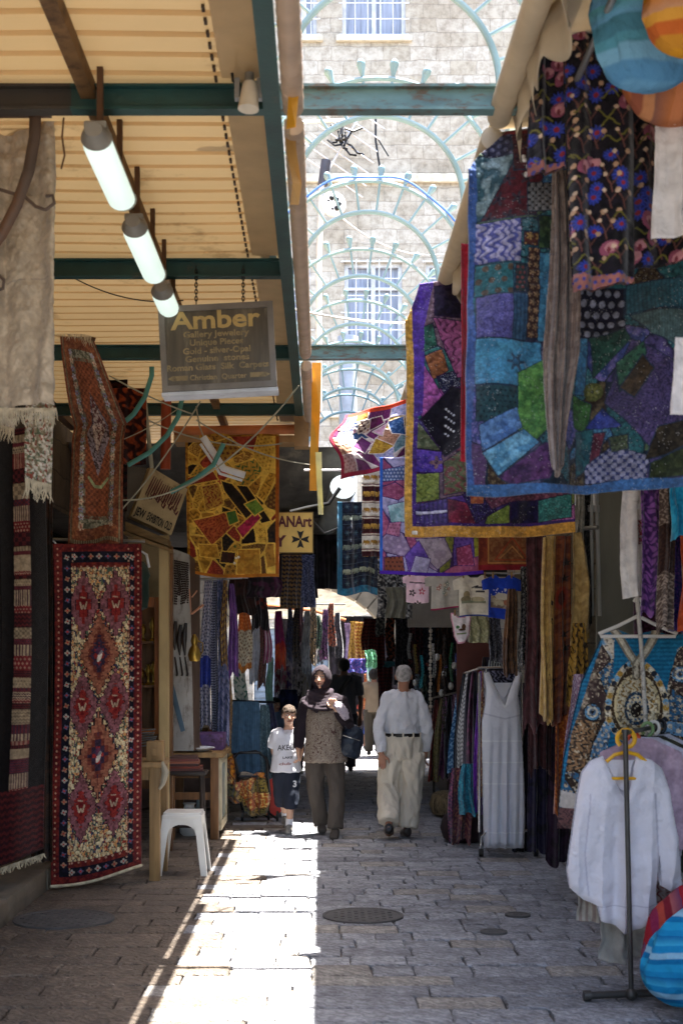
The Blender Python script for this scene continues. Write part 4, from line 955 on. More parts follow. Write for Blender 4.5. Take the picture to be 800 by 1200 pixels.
 b = MB(); b.prism([P(222, 650, Y+.02), P(234, 660, Y+.2), P(234, 880, Y+.2), P(227, 880, Y+.02)], (0, .04, 0)); b.build('side_board', M('dark_board', '#4f3d30', dirt='#2c211a'), t)
 r = random.Random(2); bm = M('dark_beads', '#2c1a14', rough=.3, var=.5)
 for k in range(9):
  px = 205+k*1.9; y1 = 700+r.random()*14; b = MB()
  for i in range(18): b.ball(P(px+math.sin(i)*.4, 657+k*.4+(y1-660)*i/18, Y-.03-.01*(k % 3)), .009, 6, 4)
  b.build('bead_string', bm, t)
 for k, (px, py, h) in enumerate(((206, 728, 34), (212, 732, 36), (218, 730, 38))):
  b = MB(); b.tube([P(px, py, Y-.03), P(px-2.5, py+h*.5, Y-.04), P(px-1, py+h, Y-.03)], [.014, .03, .006], 8, flat=.4, side=(1, 0, 0)); b.build('knife', M('dark_horn', '#2a211c', rough=.35), t, smooth=True)
 for k, px in enumerate((205, 211, 217)):
  b = MB(); b.tube([P(px, 770, Y-.03), P(px+3, 790, Y-.03), P(px+2, 792, Y-.03)], [.007, .01, .012], 8); b.build('pipe_stem', M('dark_horn'), t)
 t = thing('brass_jug', 'brass coffee jug hanging on the edge of the knife board', 'jug', P(228, 775, 12.6))
 o = P(228, 775, 12.6); b = MB(); b.lathe([(.04, 0), (.05, .01), (.062, .06), (.05, .11), (.025, .15), (.035, .19), (.03, .22), (.012, .25)], o, 18); b.build('body', BRASS, t, smooth=True)
 b = MB(); b.tube([o+Vector((.03, 0, .19)), o+Vector((.075, 0, .17)), o+Vector((.075, 0, .09)), o+Vector((.055, 0, .06))], .006, 8); b.build('handle', BRASS, t, smooth=True)
 b = MB(); b.tube([P(225, 719, 12.6), P(238, 709, 12.5)], .012, 8); b.tube([P(225, 700, 12.6), P(231, 692, 12.6)], .007, 6); b.tube([P(224, 720, 12.65), P(222, 690, 12.65)], .007, 6); b.build('wooden_peg', M('pink_wood', '#b98468', rough=.5), label='pale wooden peg sticking out of the knife board', cat='peg')
shopfront()
def tables():
 # front work table
 Y0 = 10.55; zt = .92; t = thing('work_table', 'tall rough wooden work table behind the red runner rug', 'table', P(170, 1035, Y0))
 x0, x1 = P(150, 0, Y0).x, P(188, 0, Y0).x
 b = MB(); b.bb(x0-.2, x1+.01, Y0-.03, Y0+.55, zt-.04, zt, bev=.006); b.build('table_top', PALEW, t, smooth=True)
 for (x, y) in ((x1-.045, Y0+.0), (x1-.045, Y0+.5), (x0-.15, Y0+.5)):
  b = MB(); b.bb(x-.04, x+.04, y, y+.075, 0, zt-.042, bev=.005); b.build('leg', PALEW, t, smooth=True)
 b = MB(); b.bb(x0-.2, x1-.09, Y0+.02, Y0+.045, zt-.14, zt-.042); b.build('apron', PALEW, t)
 b = MB(); p = P(183, 893, Y0+.1); b.bb(p.x-.07, p.x+.06, Y0+.05, Y0+.2, zt+.001, zt+.16, bev=.008); b.bb(p.x-.03, p.x+.02, Y0+.035, Y0+.05, zt+.05, zt+.1); b.build('wooden_block', PALEW, smooth=True, label='pale wooden box with a square notch on the front work table', cat='box')
 b = MB(); b.tube([P(190, 893, Y0), P(194, 905, Y0-.02), P(191, 918, Y0-.02), P(187, 925, Y0-.02)], [.015, .03, .02, .01], 8); b.build('rag', M('dirty_rag', '#a39a86', rough=.95), smooth=True, label='dirty cloth rag dangling off the front work table corner', cat='cloth')
 r = random.Random(3); b = MB()
 for k in range(7): b.tube([P(152+r.random()*8, 876-k*3.2, Y0+.2), P(176+r.random()*8, 873-k*3.2+r.uniform(-2, 2), Y0+.1)], .006, 6)
 b.build('tool_pile', M('grey_metal'), label='small pile of metal tools on the front work table beside the rug', cat='tools')
 # second table / cabinet
 Y = 13.0; zt = .83; xa, xb = P(196, 0, Y).x, P(262, 0, Y).x-.02
 t = thing('work_bench', 'honey wood work bench with a glazed cream side door and books piled on top', 'bench', ((xa+xb)/2, Y+.4, 0))
 b = MB(); b.bb(xa-.02, xb+.02, Y-.03, Y+.95, zt-.045, zt, bev=.006); b.build('table_top', PALEW, t, smooth=True)
 for (x, y) in ((xa+.03, Y), (xb-.07, Y), (xa+.03, Y+.85), (xb-.07, Y+.85)):
  b = MB(); b.bb(x-.035, x+.04, y, y+.07, 0, zt-.047, bev=.004); b.build('leg', WOOD, t, smooth=True)
 b = MB(); b.bb(xa+.07, xb-.105, Y+.02, Y+.06, .38, .45); b.build('rail', WOOD, t)
 b = MB(); b.bb(xa, xb-.05, Y+.1, Y+.9, zt-.25, zt-.235); b.build('shelf', WOOD, t)
 d = MB(); X = xb-.02; cm = M('cream_door_paint', '#b3a88c', rough=.6, dirt='#776a4e')
 for q in ((Y+.08, Y+.9, zt-.12, zt-.06), (Y+.08, Y+.9, .08, .16), (Y+.08, Y+.15, .16, zt-.12), (Y+.83, Y+.9, .16, zt-.12)): d.bb(X-.02, X+.015, q[0], q[1], q[2], q[3])
 do = d.build('side_door', cm, t); d = MB(); d.bb(X-.012, X-.002, Y+.15, Y+.83, .16, zt-.12); d.build('pane', M('milky_glass', '#9fa8a2', rough=.25, var=.4, scale=3), do)
 # things on the bench
 r = random.Random(6)
 bk = ['#5a2a22', '#7a3a2c', '#3c1c18', '#8a5038', '#6b332a', '#4a2a20']
 for i in range(6):
  b = MB(); x = P(215, 0, 12.3).x; b.box((x+r.uniform(-.02, .02), 12.35, .725+i*.0225), (.32-.01*i, .24, .02), Matrix.Rotation(r.uniform(-.12, .12), 3, 'Z'))
  b.build('book', M('book_leather_%d' % i, bk[i], rough=.5), label=['lowest of the red-brown books stacked on the dark stool', 'second red-brown book from the bottom of the stool pile', 'third red-brown book from the bottom of the stool pile', 'third red-brown book from the top of the stool pile', 'second red-brown book from the top of the stool pile', 'topmost of the red-brown books stacked on the dark stool'][i], cat='book', group='books stacked on the dark stool')
 for lab, px0, px1, dy, dz, h, c in (('white card with a black scribble standing on the bench', 195, 216, .45, 0, .17, '#8f8c84'),):
  b = MB(); a = P(px0, 0, Y+.3); c2 = P(px1, 0, Y+.3); b.bb(a.x, c2.x, Y+.3, Y+.315, zt+.001, zt+.2); t2 = thing('picture_card', lab, 'card', (a.x, Y+.3, zt)); b.build('card', M('card_grey', c), t2)
  b = MB(); b.tube([P(206, 862, Y+.29), P(201, 866, Y+.29), P(205, 871, Y+.29), P(201, 877, Y+.29), P(206, 880, Y+.29)], .009, 6); b.build('scribble', M('black_paint'), t2)
 b = MB(); a = P(222, 0, Y+.4); c2 = P(262, 0, Y+.4); b.bb(a.x, c2.x, Y+.35, Y+.8, zt+.001, zt+.16, bev=.01); b.build('fabric_box', M('purple_box', '#6a4a7c', rough=.6, dirt='#3a1f24', dscale=5, dthr=.5), smooth=True, label='purple and dark red fabric box at the back of the bench', cat='box')
 b = MB(); a = P(232, 0, Y+.1); b.lathe([(.02, 0), (.11, .012), (.16, .04), (.155, .045), (.1, .018), (.02, .008)], (a.x, Y+.15, zt+.001), 24); b.build('white_tray', M('white_bars'), smooth=True, label='shallow white tray near the front edge of the bench', cat='tray')
 for lab, nm, px, Yk, zb, pr, c in (('white enamel jug on the floor under the work bench', 'jug', 222, 13.3, .0, [(.06, 0), (.09, .03), (.1, .14), (.06, .24), (.05, .3), (.065, .32)], '#c9c9c4'), ('milky glass bottle under the bench beside the enamel jug', 'bottle', 233, 13.5, .0, [(.05, 0), (.06, .02), (.06, .2), (.02, .28), (.02, .34)], '#8f9a98'),
  ('copper bowl on the bench beside the scribbled card', 'bowl', 219, 13.2, zt+.001, [(.03, 0), (.05, .01), (.08, .05), (.085, .07)], '#8c5434'), ('stack of brown trays on the bench beside the purple box', 'tray', 228, 13.45, zt+.001, [(.1, 0), (.13, .01), (.13, .05), (.12, .1), (.13, .11)], '#5c4030'), ('small dark bust-like pot at the back of the bench', 'pot', 213, 13.6, zt+.001, [(.04, 0), (.07, .05), (.03, .1), (.05, .16), (.02, .2)], '#3c3430')):
  b = MB(); b.lathe(pr+[(.01, pr[-1][1]-.004)], (P(px, 0, Yk).x, Yk, zb), 18); b.build(nm, M('glaze_'+c.strip('#'), c, rough=.35), smooth=True, label=lab, cat=nm)
 b = MB(); b.prism([P(198, 806, 12.85), P(203, 800, 12.85), P(217, 856, 12.8), P(212, 858, 12.8)], (0, .02, 0)); b.build('framed_panel', M('slate_blue_panel', '#4c6474', rough=.4), label='narrow slate blue panel leaning at an angle against the knife board', cat='panel')
 # dark stool under the books
 Y = 12.25; x = P(217, 0, Y).x; t = thing('stool', 'dark wooden four-legged stool carrying a pile of red-brown books', 'stool', (x, Y+.1, 0)); dm = M('dark_wood', '#2b2019', rough=.5, var=.3)
 b = MB(); b.box((x, Y+.1, .695), (.37, .3, .035), bev=.008); b.build('seat', dm, t, smooth=True)
 for sx in (-1, 1):
  for sy in (-1, 1):
   b = MB(); b.tube([(x+sx*.14, Y+.1+sy*.11, .68), (x+sx*.165, Y+.1+sy*.135, 0)], .016, 8); b.build('leg', dm, t)
 b = MB(); b.tube([(x-.155, Y-.02, .22), (x+.155, Y-.02, .22)], .012, 8); b.tube([(x-.155, Y+.22, .3), (x+.155, Y+.22, .3)], .012, 8); b.build('stretcher', dm, t)
 # white plastic stool
 x, Y, h = P(215, 0, 10.95).x, 10.98, .5; t = thing('plastic_stool', 'white moulded plastic stool with an arched opening beside the wooden table', 'stool', (x, Y, 0)); wm = M('white_plastic', '#dedbd2', rough=.35, var=.06, dirt='#8f8a7c', dscale=6, dthr=.66, bump=.03)
 b = MB(); b.box((x, Y, h-.014), (.3, .3, .028), bev=.012); b.box((x, Y, h-.035), (.315, .315, .03), bev=.006); b.build('seat', wm, t, smooth=True)
 for s in range(4):
  R = Matrix.Rotation(s*math.pi/2, 3, 'Z'); b = MB(); q = []; n = 14
  top = h-.045; w = .155; wi = .115
  outer = [(-w, top), (w, top)]; pts = []
  # arched panel between two legs
  inner = [(-wi*math.cos(a)*(1.+.0), top-.14+.09*math.sin(a)) for a in [math.pi*k/n for k in range(n+1)]]
  for k in range(n):
   a, c = inner[k], inner[k+1]; xa = -w+2*w*k/n; xc = -w+2*w*(k+1)/n
   quad = [(a[0], a[1]), (c[0], c[1]), (xc, top), (xa, top)]; b.prism([Vector((x, Y, 0))+R @ Vector((u, -.155+(.0 if v > top-.01 else -.0), v)) for u, v in quad], R @ Vector((0, .008, 0)))
  b.build('apron', wm, t, smooth=True)
  b = MB(); L0 = Vector((-.135, -.135, top+.01)); L1 = Vector((-.185, -.185, 0));
  vs = []
  for P0, wd in ((L0, .052), (L0.lerp(L1, .35), .036), (L1, .03)):
   for (u, v) in ((-.02, -.02), (wd, -.02), (wd, -.006), (0, 0), (-.006, wd), (-.02, wd)): vs.append(Vector((x, Y, 0))+R @ (P0+Vector((u, v, 0))))
  fs = [(i*6+k, i*6+(k+1) % 6, (i+1)*6+(k+1) % 6, (i+1)*6+k) for i in range(2) for k in range(6)]+[(5, 4, 3, 2, 1, 0), (12, 13, 14, 15, 16, 17)]
  b.add(vs, fs); b.build('leg', wm, t)
tables()
def pushchair():
 Y = 14.6; t = thing('pushchair', 'black pushchair loaded with orange and yellow patterned cloth', 'pushchair', P(290, 965, Y)); bm = M('black_tube', '#15161a', rough=.35, bump=0)
 b = MB(); b.tube([P(284, 950, Y+.1), P(278, 900, Y-.1), P(275, 888, Y-.15), P(280, 882, Y-.17), P(305, 882, Y-.17), P(312, 890, Y-.15), P(316, 930, Y), P(314, 950, Y+.1)], .014, 8)
 b.tube([P(272, 884, Y+.2), P(300, 880, Y+.2), P(312, 888, Y+.15), P(317, 905, Y)], .013, 8); b.tube([P(280, 910, Y-.1), P(312, 910, Y-.05)], .012, 8)
 b.tube([P(284, 950, Y+.1), P(284, 958, Y-.1)], .012, 8); b.tube([P(284, 948, Y+.1), P(300, 962, Y+.2)], .012, 8); b.tube([P(300, 950, Y+.1), P(315, 958, Y)], .012, 8); b.tube([P(305, 945, Y), P(325, 960, Y-.1)], .012, 8); b.build('frame', bm, t, smooth=True)
 for px, yy in ((284, -.1), (300, .2), (315, .0), (325, -.1)):
  b = MB(); c = P(px, 0, Y+yy); b.tube([(c.x-.012, Y+yy, .055), (c.x+.012, Y+yy, .055)], .055, 16); b.build('wheel', M('black_rubber'), t, smooth=True)
 cv = Cv(266, 880, 318, 958, 1.4, '#c98a3a'); cv.crazy(cv.m, [('#d98a2c', '#8c3a1c'), ('#c9a24a', '#5a4a24'), ('#b35a24', '#e0c070'), ('#8c7a3a', '#2a2a1a')], 26, 5, ('leaf', 'flowers', 'scroll'), 5, '#5a3a1a', .8)
 cv.m &= cv.poly([(267, 880), (274, 884), (278, 915), (292, 912), (300, 905), (310, 905), (318, 935), (313, 955), (300, 958), (288, 955), (283, 940), (270, 942), (265, 930)])
 o = cloth('cloth_load', cv, Y, CL, t, disp=folds(.05, 3, 1, grow=False), infl=.16, inflr=9)
 b = MB(); b.prism([P(300, 925, Y+.25), P(330, 905, Y+.25), P(334, 948, Y+.25), P(322, 956, Y+.25), P(305, 955, Y+.25)], (0, .1, 0)); b.build('shopping_bag', M('red_plastic', '#c1382c', rough=.4), label='red plastic bag hanging behind the pushchair beside the boy', cat='bag')
pushchair()
# ---- generic hanging scarf / garment strips
def scarf(lab, px0, px1, y0, y1, Y, c1, c2, kind='noise', sc=6, group=None, top=.55, n=2.5, amp=.03, name='scarf', cat='scarf', c3=None, low=None, mat=None, skew=0., zig=8, k=None, fr=None, bands=None, sheer=False):
 k = k or max(.9, 26/(px1-px0)); cv = Cv(px0, y0, px1, y1, k, c1); cv.tex(cv.m, c1, c2, kind, sc, c3)
 if low: cv.tex(cv.Y > y0+(y1-y0)*low[0]+4*np.sin(cv.X/3), low[1], low[2], low[3], sc)
 if bands:
  for (a, b_, c, d) in bands: cv.tex((cv.V >= a) & (cv.V < b_), c, d, kind, sc)
 cv.grain(.2, 2.5, int(px0) % 50)
 sd = int(px0*7+y0) % 60; cx = (px0+px1)/2
 def warp(U, V):
  w = top+(1-top)*np.clip(V*1.5, 0, 1)**.7
  return (U-.5)*(px1-px0)*(w-1)+skew*V+1.2*np.sin(V*5+sd), zig*(fbm(U*4, V*0+sd, sd)-.5)*V*2+zig*.6*np.abs(U-.4)*V
 o = cloth(name, cv, Y, mat or CL, None, disp=folds(amp, n, sd, seed=sd), warp=warp, label=lab, cat=cat, group=group)
 solidify(o, .003)
 if fr: pass
 return o
G1 = 'scarves and dresses hanging on the left shop fronts'
Yl = 14.3
scarf('white and blue floral scarf with bright blue middle, leftmost of its bunch', 236, 250, 680, 850, Yl, '#a9a8b8', '#232c5c', 'flowers', 4, G1, top=.6, bands=[(.52, .72, '#1f3aa0', '#16308c')], skew=-3)
scarf('dark navy and white narrow patterned scarf next to the floral one', 247, 257, 680, 858, Yl+.05, '#2a3050', '#8c8fa8', 'zig', 3, G1, skew=0)
scarf('slate blue speckled scarf, longest of the left bunch', 253, 266, 678, 872, Yl, '#35456c', '#77799c', 'noise', 2.5, G1, skew=3)
scarf('yellow and brown check scarf in the left bunch', 259, 267, 680, 780, Yl-.06, '#a37d2c', '#5c3520', 'check', 4, G1)
scarf('plain violet scarf right of the check scarf', 265, 277, 684, 790, Yl, '#5c2c7c', '#6e3a8c', 'noise', 8, G1, skew=4, top=.4)
scarf('ochre floral scarf end behind the blue bunch', 262, 272, 790, 880, Yl+.1, '#7d5c2a', '#b08a4a', 'leaf', 4, G1)
scarf('cream dress with orange yoke and small brown flowers', 276, 296, 714, 785, 15.2, '#c9bfa8', '#7a5a44', 'dots', 4, G1, bands=[(0, .34, '#c0622c', '#d98a4a'), (.9, 1, '#b8702c', '#c98a44')], name='dress', cat='dress', top=.5, n=1.5)
scarf('plain white long dress hanging behind the orange yoke dress', 293, 305, 716, 800, 15.6, '#b9bcc6', '#c6c8d0', 'plain', 5, G1, name='dress', cat='dress', top=.8, n=1.5)
scarf('green and white striped blouse under the orange yoke dress', 274, 290, 775, 818, 15.4, '#c0c2b8', '#2f6a5a', 'leaf', 6, G1, name='blouse', cat='blouse')
scarf('dark maroon patterned tunic beside the white dress', 303, 312, 730, 802, 15.5, '#4a201f', '#7c4a3c', 'scroll', 4, G1, name='tunic', cat='tunic')
scarf('pink white and plum striped blouse hanging past the maroon tunic', 309, 318, 728, 775, 15.3, '#c9b6c4', '#8c2c5c', 'stripes', 4, G1, name='blouse', cat='blouse')
scarf('pale green scarf hanging to the ground past the plum blouse', 312, 321, 770, 830, 15.9, '#7fa596', '#5c8a7c', 'fine', 3, G1)
scarf('short black and red checked jacket hanging under the shop awning', 294, 314, 690, 738, 14.9, '#1a0f10', '#5c2018', 'check', 5, G1, name='jacket', cat='jacket', top=.9, bands=[(.5, 1, '#0d0a0c', '#151014')])
scarf('crimson fading to orange scarf in the left row', 321, 334, 716, 782, 16.5, '#7c1c5c', '#8c2464', 'noise', 6, G1, bands=[(.55, 1.01, '#b32a2c', '#c9542c')])
scarf('dark navy beaded scarf, left of the pair under the cross sign', 335, 343, 712, 772, 16.6, '#1c2140', '#3a4a7c', 'dots', 3, G1)
scarf('charcoal and gold beaded scarf, right of the pair under the cross sign', 342, 352, 712, 772, 16.7, '#1c1a24', '#6a5434', 'dots', 3, G1)
scarf('navy and white block print cloth hanging right under the cross sign', 351, 369, 650, 712, 14.6, '#232a44', '#565c78', 'scroll', 5, G1, top=.97, name='printed_cloth', cat='textile', zig=1)
scarf('dark cloth with gold elephants column hanging under the cross sign', 329, 353, 650, 712, 14.5, '#141018', '#5c4420', 'zig', 5, G1, top=.97, name='printed_cloth', cat='textile', zig=1, c3='#8a6a2c')
scarf('black and plum cloth hanging below the yellow patchwork', 290, 330, 676, 700, 14.4, '#150f16', '#3a1830', 'noise', 6, G1, top=.97, name='printed_cloth', cat='textile', zig=1)
scarf('dark brown cloth hanging behind the jacket and violet scarf', 268, 300, 678, 720, 14.6, '#1c1210', '#2f1a16', 'noise', 7, G1, top=.97, name='printed_cloth', cat='textile')
scarf('grey white thin scarf hanging past the beaded pair', 354, 364, 716, 790, 17.2, '#b9bcc2', '#8f929c', 'noise', 5, G1)
scarf('slate blue jersey dress hanging over the pushchair', 268, 306, 822, 905, 15.1, '#3c5870', '#4a6880', 'fine', 3, G1, top=.8, name='dress', cat='dress', n=2, zig=2, amp=.02)
scarf('grey green patterned shirt hanging beside the slate blue dress', 300, 318, 826, 912, 15.3, '#4f6a74', '#6e8890', 'leaf', 4, G1, top=.5, name='shirt', cat='shirt', skew=5)
scarf('dark indigo shawl hanging behind the grey green shirt', 310, 324, 824, 880, 15.6, '#2c2c4c', '#3a3a5c', 'noise', 5, G1, top=.5, skew=6)
def rack_rod(lab, p, q, r=.014, mat=None):
 b = MB(); b.tube([p, q], r, 8); b.build('hanging_rail', mat or M('grey_metal'), smooth=True, label=lab, cat='rail')
rack_rod('metal rail holding the blue and violet scarf bunch on the left', P(226, 679, 14.3), P(284, 677, 14.3))
rack_rod('metal rail holding the left row of dresses', P(270, 712, 15.4), P(325, 713, 15.6)); rack_rod('wooden rail at the end of the left dress row', P(318, 713, 16.5), P(354, 711, 16.7), mat=PALEW)
rack_rod('black clothes rail above the slate blue dress', P(264, 821, 15.15), P(322, 823, 15.4), mat=M('black_tube'))
for i, px in enumerate((326, 332, 338, 344, 350, 356, 361)):
 scarf(['white lace top','pink and white top','white top with purple spots','grey and white top','white and black dotted top','cream lace top','white ruffled top'][i]+' in the bright row of tops behind the boy', px-3, px+4, 772+(i % 3)*4, 812+(i % 2)*8, 19.2+.1*i, '#c4bfc4', ['#8c3a5c', '#b06a8c', '#5c4a8c', '#777c88', '#22222a', '#b0a890', '#9c9ca8'][i], 'noise', 3, 'light tops in the far left row', name='top', cat='top')
scarf('big dark navy coat hanging behind the boy', 322, 352, 808, 868, 18.6, '#171c34', '#20264a', 'noise', 6, None, name='coat', cat='coat', top=.6)
# ================================================================ RIGHT SIDE
CANV = M('awning_canvas', '#b8aa92', rough=.85, var=.1, dirt='#8a7c66', dscale=3, dthr=.6, transl=.22, bump=.1)
def awnings():
 segs = [(2.2, 5.72, 'nearest'), (5.95, 8.17, 'second'), (8.45, 11.1, 'third'), (11.4, 14.3, 'farthest')]
 for i, (y0, y1, wd) in enumerate(segs):
  X0, Z0 = .715, 3.98
  t = thing('awning', 'cream canvas awning with scalloped valance over the right stalls, %s of four' % wd, 'awning', (1.8, (y0+y1)/2, Z0), 'awnings over the right stalls')
  b = MB(); nx, ny = 14, 30; vs = []
  for a in range(nx+1):
   for c in range(ny+1):
    u, v = a/nx, c/ny; vs.append((X0+.02+(2.98-X0)*u, y0+(y1+.3-y0)*v, Z0+.02+.03*v+.55*u-.10*math.sin(u*math.pi)+.02*math.sin(v*15+u*3)))
  b.add(vs, [(a*(ny+1)+c, (a+1)*(ny+1)+c, (a+1)*(ny+1)+c+1, a*(ny+1)+c+1) for a in range(nx) for c in range(ny)]); o = b.build('canvas', CANV, t, smooth=True); solidify(o, .003)
  b = MB(); b.tube([(X0+.03, y0, Z0), (X0+.03, y1, Z0)], .05, 18); b.build('front_roll', CANV, t, smooth=True)
  b = MB(); nn = int((y1-y0)/.02); vs = []
  for k in range(nn+1):
   y = y0+(y1-y0)*k/nn; sc = abs(math.sin((y-y0)*math.pi/.24)); x = X0+.075+.02*math.sin(y*7)+.012*math.sin(y*23)
   for q in range(6):
    f = q/5; vs.append((x+.03*f*math.sin(y*11+1)+.015*f, y, Z0+.02-f*(.15+.07*sc)))
  b.add(vs, [(k*6+q, k*6+q+1, (k+1)*6+q+1, (k+1)*6+q) for k in range(nn) for q in range(5)]); o = b.build('valance', CANV, t, smooth=True); solidify(o, .003)
  for y in (y0+.1, y1-.12):
   b = MB(); b.tube([(X0+.1, y, Z0+.0), (2.98, y, Z0-.5)], .016, 8); b.build('arm', M('grey_metal'), t)
 for y in (3.2, 5.8, 8.3, 11.2, 14.2):
  b = MB(); b.tube([(.9, y, 3.9), (3., y, 4.0)], .014, 8); b.tube([(2.4, y, 0), (2.4, y, 4.)], .018, 8)
  b.build('stall_post', M('grey_metal'), smooth=True, label='grey steel post of the right stalls, %s' % {3.2: 'nearest of the row', 5.8: 'in front of the white hanger post', 8.3: 'beside the purple quilt', 11.2: 'by the children shirts', 14.2: 'farthest of the row'}[y], cat='post')
 b = MB(); b.tube([(.95, 2.4, 3.86), (.95, 14.2, 3.86)], .013, 8); b.build('hanging_rail', M('grey_metal'), smooth=True, label='long metal rail under the awnings that carries the quilts', cat='rail')
 b = MB(); b.tube([(1.6, 2.4, 3.95), (1.6, 14.2, 3.95)], .013, 8); b.build('hanging_rail', M('grey_metal'), smooth=True, label='second metal rail deeper under the awnings on the right', cat='rail')
awnings()
def duller(cv, sat, val):
 X, Y = cv.X, cv.Y
 e = np.clip((fbm(X/1.5, Y/1.5, 31)-.5)*5, -1, 1)[..., None]*.22+1; w = np.clip((fbm(X/4, Y/4, 41)-.35)*3, 0, 1)[..., None]*.35+.75
 r = np.random.RandomState(3).rand(*X.shape); cv.c = cv.c*e*w
 sp = (r > .985) & (fbm(X/18, Y/18, 8) > .52); cv.c[sp] = cv.c[sp]*.4+.35
 g = cv.c.mean(2, keepdims=True); cv.c = np.clip((g+(cv.c-g)*sat)*val, 0, 1)
BLU = [('#2c6f9c', '#1f4f7c'), ('#1f6a78', '#123a44'), ('#2a3f86', '#6a5fae'), ('#15666e', '#0f3f50'), ('#4a3f7c', '#2a2456'), ('#1b5a8c', '#3a8ab0'), ('#2a2c4c', '#555a80'), ('#4c6a4a', '#20402c'), ('#5a3a6c', '#2c1c44'), ('#176070', '#2f8c94'), ('#3c2b20', '#6a5a3a')]
def big_quilt():
 k = 1.35; cv = Cv(548, 150, 835, 578, k, '#1f5a80')
 cv.crazy(cv.m, BLU, 46, 21, ('noise', 'scroll', 'flowers', 'dots', 'leaf', 'sequin'), 7, '#14283c', 1.6, .9)
 S = lambda p, c1, c2, kd='noise', sc=6, c3=None, ang=0: (cv.tex(cv.poly(p), c1, c2, kd, sc, c3, ang), cv.line(list(p)+[p[0]], 1.4, '#1c3550'))
 R = lambda a, b, c, d: [(a, b), (c, b), (c, d), (a, d)]
 S(R(556, 180, 600, 255), '#2c5a68', '#7fa0a8', 'noise', 10)
 S([(562, 255), (600, 190), (640, 180), (625, 255)], '#5c1426', '#3a3040', 'flowers', 22, '#23142c'); S([(600, 150), (648, 150), (645, 200), (600, 200)], '#4c1222', '#2c1c30', 'flowers', 16)
 S(R(616, 215, 646, 250), '#20222c', '#7c8088', 'check', 4)
 S(R(553, 258, 606, 308), '#4048a0', '#a9a4cc', 'leaf', 9); S(R(608, 258, 626, 275), '#2a6a78', '#101c24', 'flowers', 12); S(R(609, 276, 627, 290), '#5a2c24', '#a9843a', 'flowers', 11); S(R(627, 255, 645, 292), '#3a5a34', '#1f3a2c')
 S(R(555, 310, 598, 347), '#126a74', '#5a4a3a', 'dots', 14); S(R(600, 310, 613, 345), '#2c3a3c', '#7c3a3a', 'dots', 6); S(R(615, 292, 630, 395), '#4a2a24', '#a07c50', 'flowers', 9); S(R(630, 296, 645, 398), '#1a76a0', '#2a8cb4', 'noise', 8); S(R(598, 346, 615, 398), '#2a5a7c', '#1a4468', 'fine', 5)
 S(R(557, 348, 598, 398), '#5a55a0', '#3a3a84', 'scroll', 5); S(R(557, 400, 634, 452), '#1b84ae', '#2490b8', 'noise', 12)
 cv.flower(604, 424, 12, '#2a4f6c', '#1b6a94', 6)
 S(R(559, 454, 606, 494), '#1c4a54', '#0f2a38', 'dots', 6); S([(606, 436), (640, 420), (645, 500), (624, 520), (608, 505)], '#3c7a34', '#5a9a3c', 'noise', 5)
 S([(562, 498), (606, 476), (612, 500), (566, 528)], '#2f66a8', '#4a84c4', 'noise', 8); S([(566, 530), (614, 502), (630, 520), (584, 555)], '#2c84b0', '#5aa8cc', 'noise', 7); S([(584, 556), (636, 520), (660, 528), (640, 562), (600, 566)], '#5c2a6c', '#3a1c50', 'noise', 6)
 S(R(670, 335, 735, 395), '#1c1d34', '#8a90a8', 'dots', 12); S(R(676, 395, 690, 460), '#1a6a9c', '#2a84b0', 'scroll', 8); S([(692, 395), (735, 385), (740, 400), (700, 440)], '#24584c', '#1a4038', 'noise')
 S(R(737, 332, 835, 368), '#1a6478', '#1a5268', 'fine', 4); S([(740, 370), (835, 370), (835, 425), (790, 412), (760, 398)], '#3f5c60', '#4c6c70', 'fine', 3)
 S([(740, 400), (800, 440), (835, 440), (835, 500), (800, 520), (770, 540), (715, 470)], '#4f3f78', '#2f2a5c', 'scroll', 6); S([(726, 425), (752, 405), (756, 420), (730, 460)], '#2c6a50', '#1c4c3c', 'dots', 8); S([(752, 420), (764, 438), (744, 470), (730, 455)], '#3a2c1c', '#4f3c24')
 cv.fill(cv.ell(701, 455, 13, 11), '#5a6028'); cv.flower(701, 455, 9, '#7a7c34', '#3a4424', 7)
 S([(674, 460), (700, 470), (692, 510), (674, 500)], '#3f7a34', '#2c5c28'); S([(690, 500), (712, 476), (732, 502)], '#1c3088', '#2840a8'); S([(676, 505), (700, 500), (702, 540), (676, 560)], '#176a74', '#0f5060'); S([(702, 505), (716, 505), (706, 545), (695, 545)], '#5a2238', '#7c3048')
 S([(690, 545), (720, 525), (760, 540), (758, 566), (690, 566)], '#2a3878', '#8a8cae', 'check', 5, None, .15); S([(755, 545), (770, 505), (800, 500), (800, 530), (780, 540)], '#241f18', '#3c3424', 'noise'); S([(762, 548), (800, 532), (835, 540), (835, 566), (762, 566)], '#3a4a24', '#26341c'); S([(718, 512), (738, 512), (738, 530), (722, 530)], '#4a5a3c', '#2a3a30', 'dots', 5)
 for (x, y) in ((612, 190), (616, 198), (614, 206), (611, 186)): cv.fill(cv.ell(x, y, 2), '#e8e8e8')
 cv.fill(cv.X < 556+2*np.sin(cv.Y/30), '#2456a0'); cv.fill(cv.Y > 567+2*np.sin(cv.X/25), '#1f66a8'); cv.fill(cv.Y < 154, '#7c1c24')
 duller(cv, .78, .72)
 cv.m &= ~cv.poly([(545, 145), (600, 145), (560, 178), (545, 200)])
 def warp(U, V): return 6*(1-U)*(1-V)*0+2.5*np.sin(V*6)*(1-U), 8*np.sin(U*5+.5)*V*.5-4*V*U
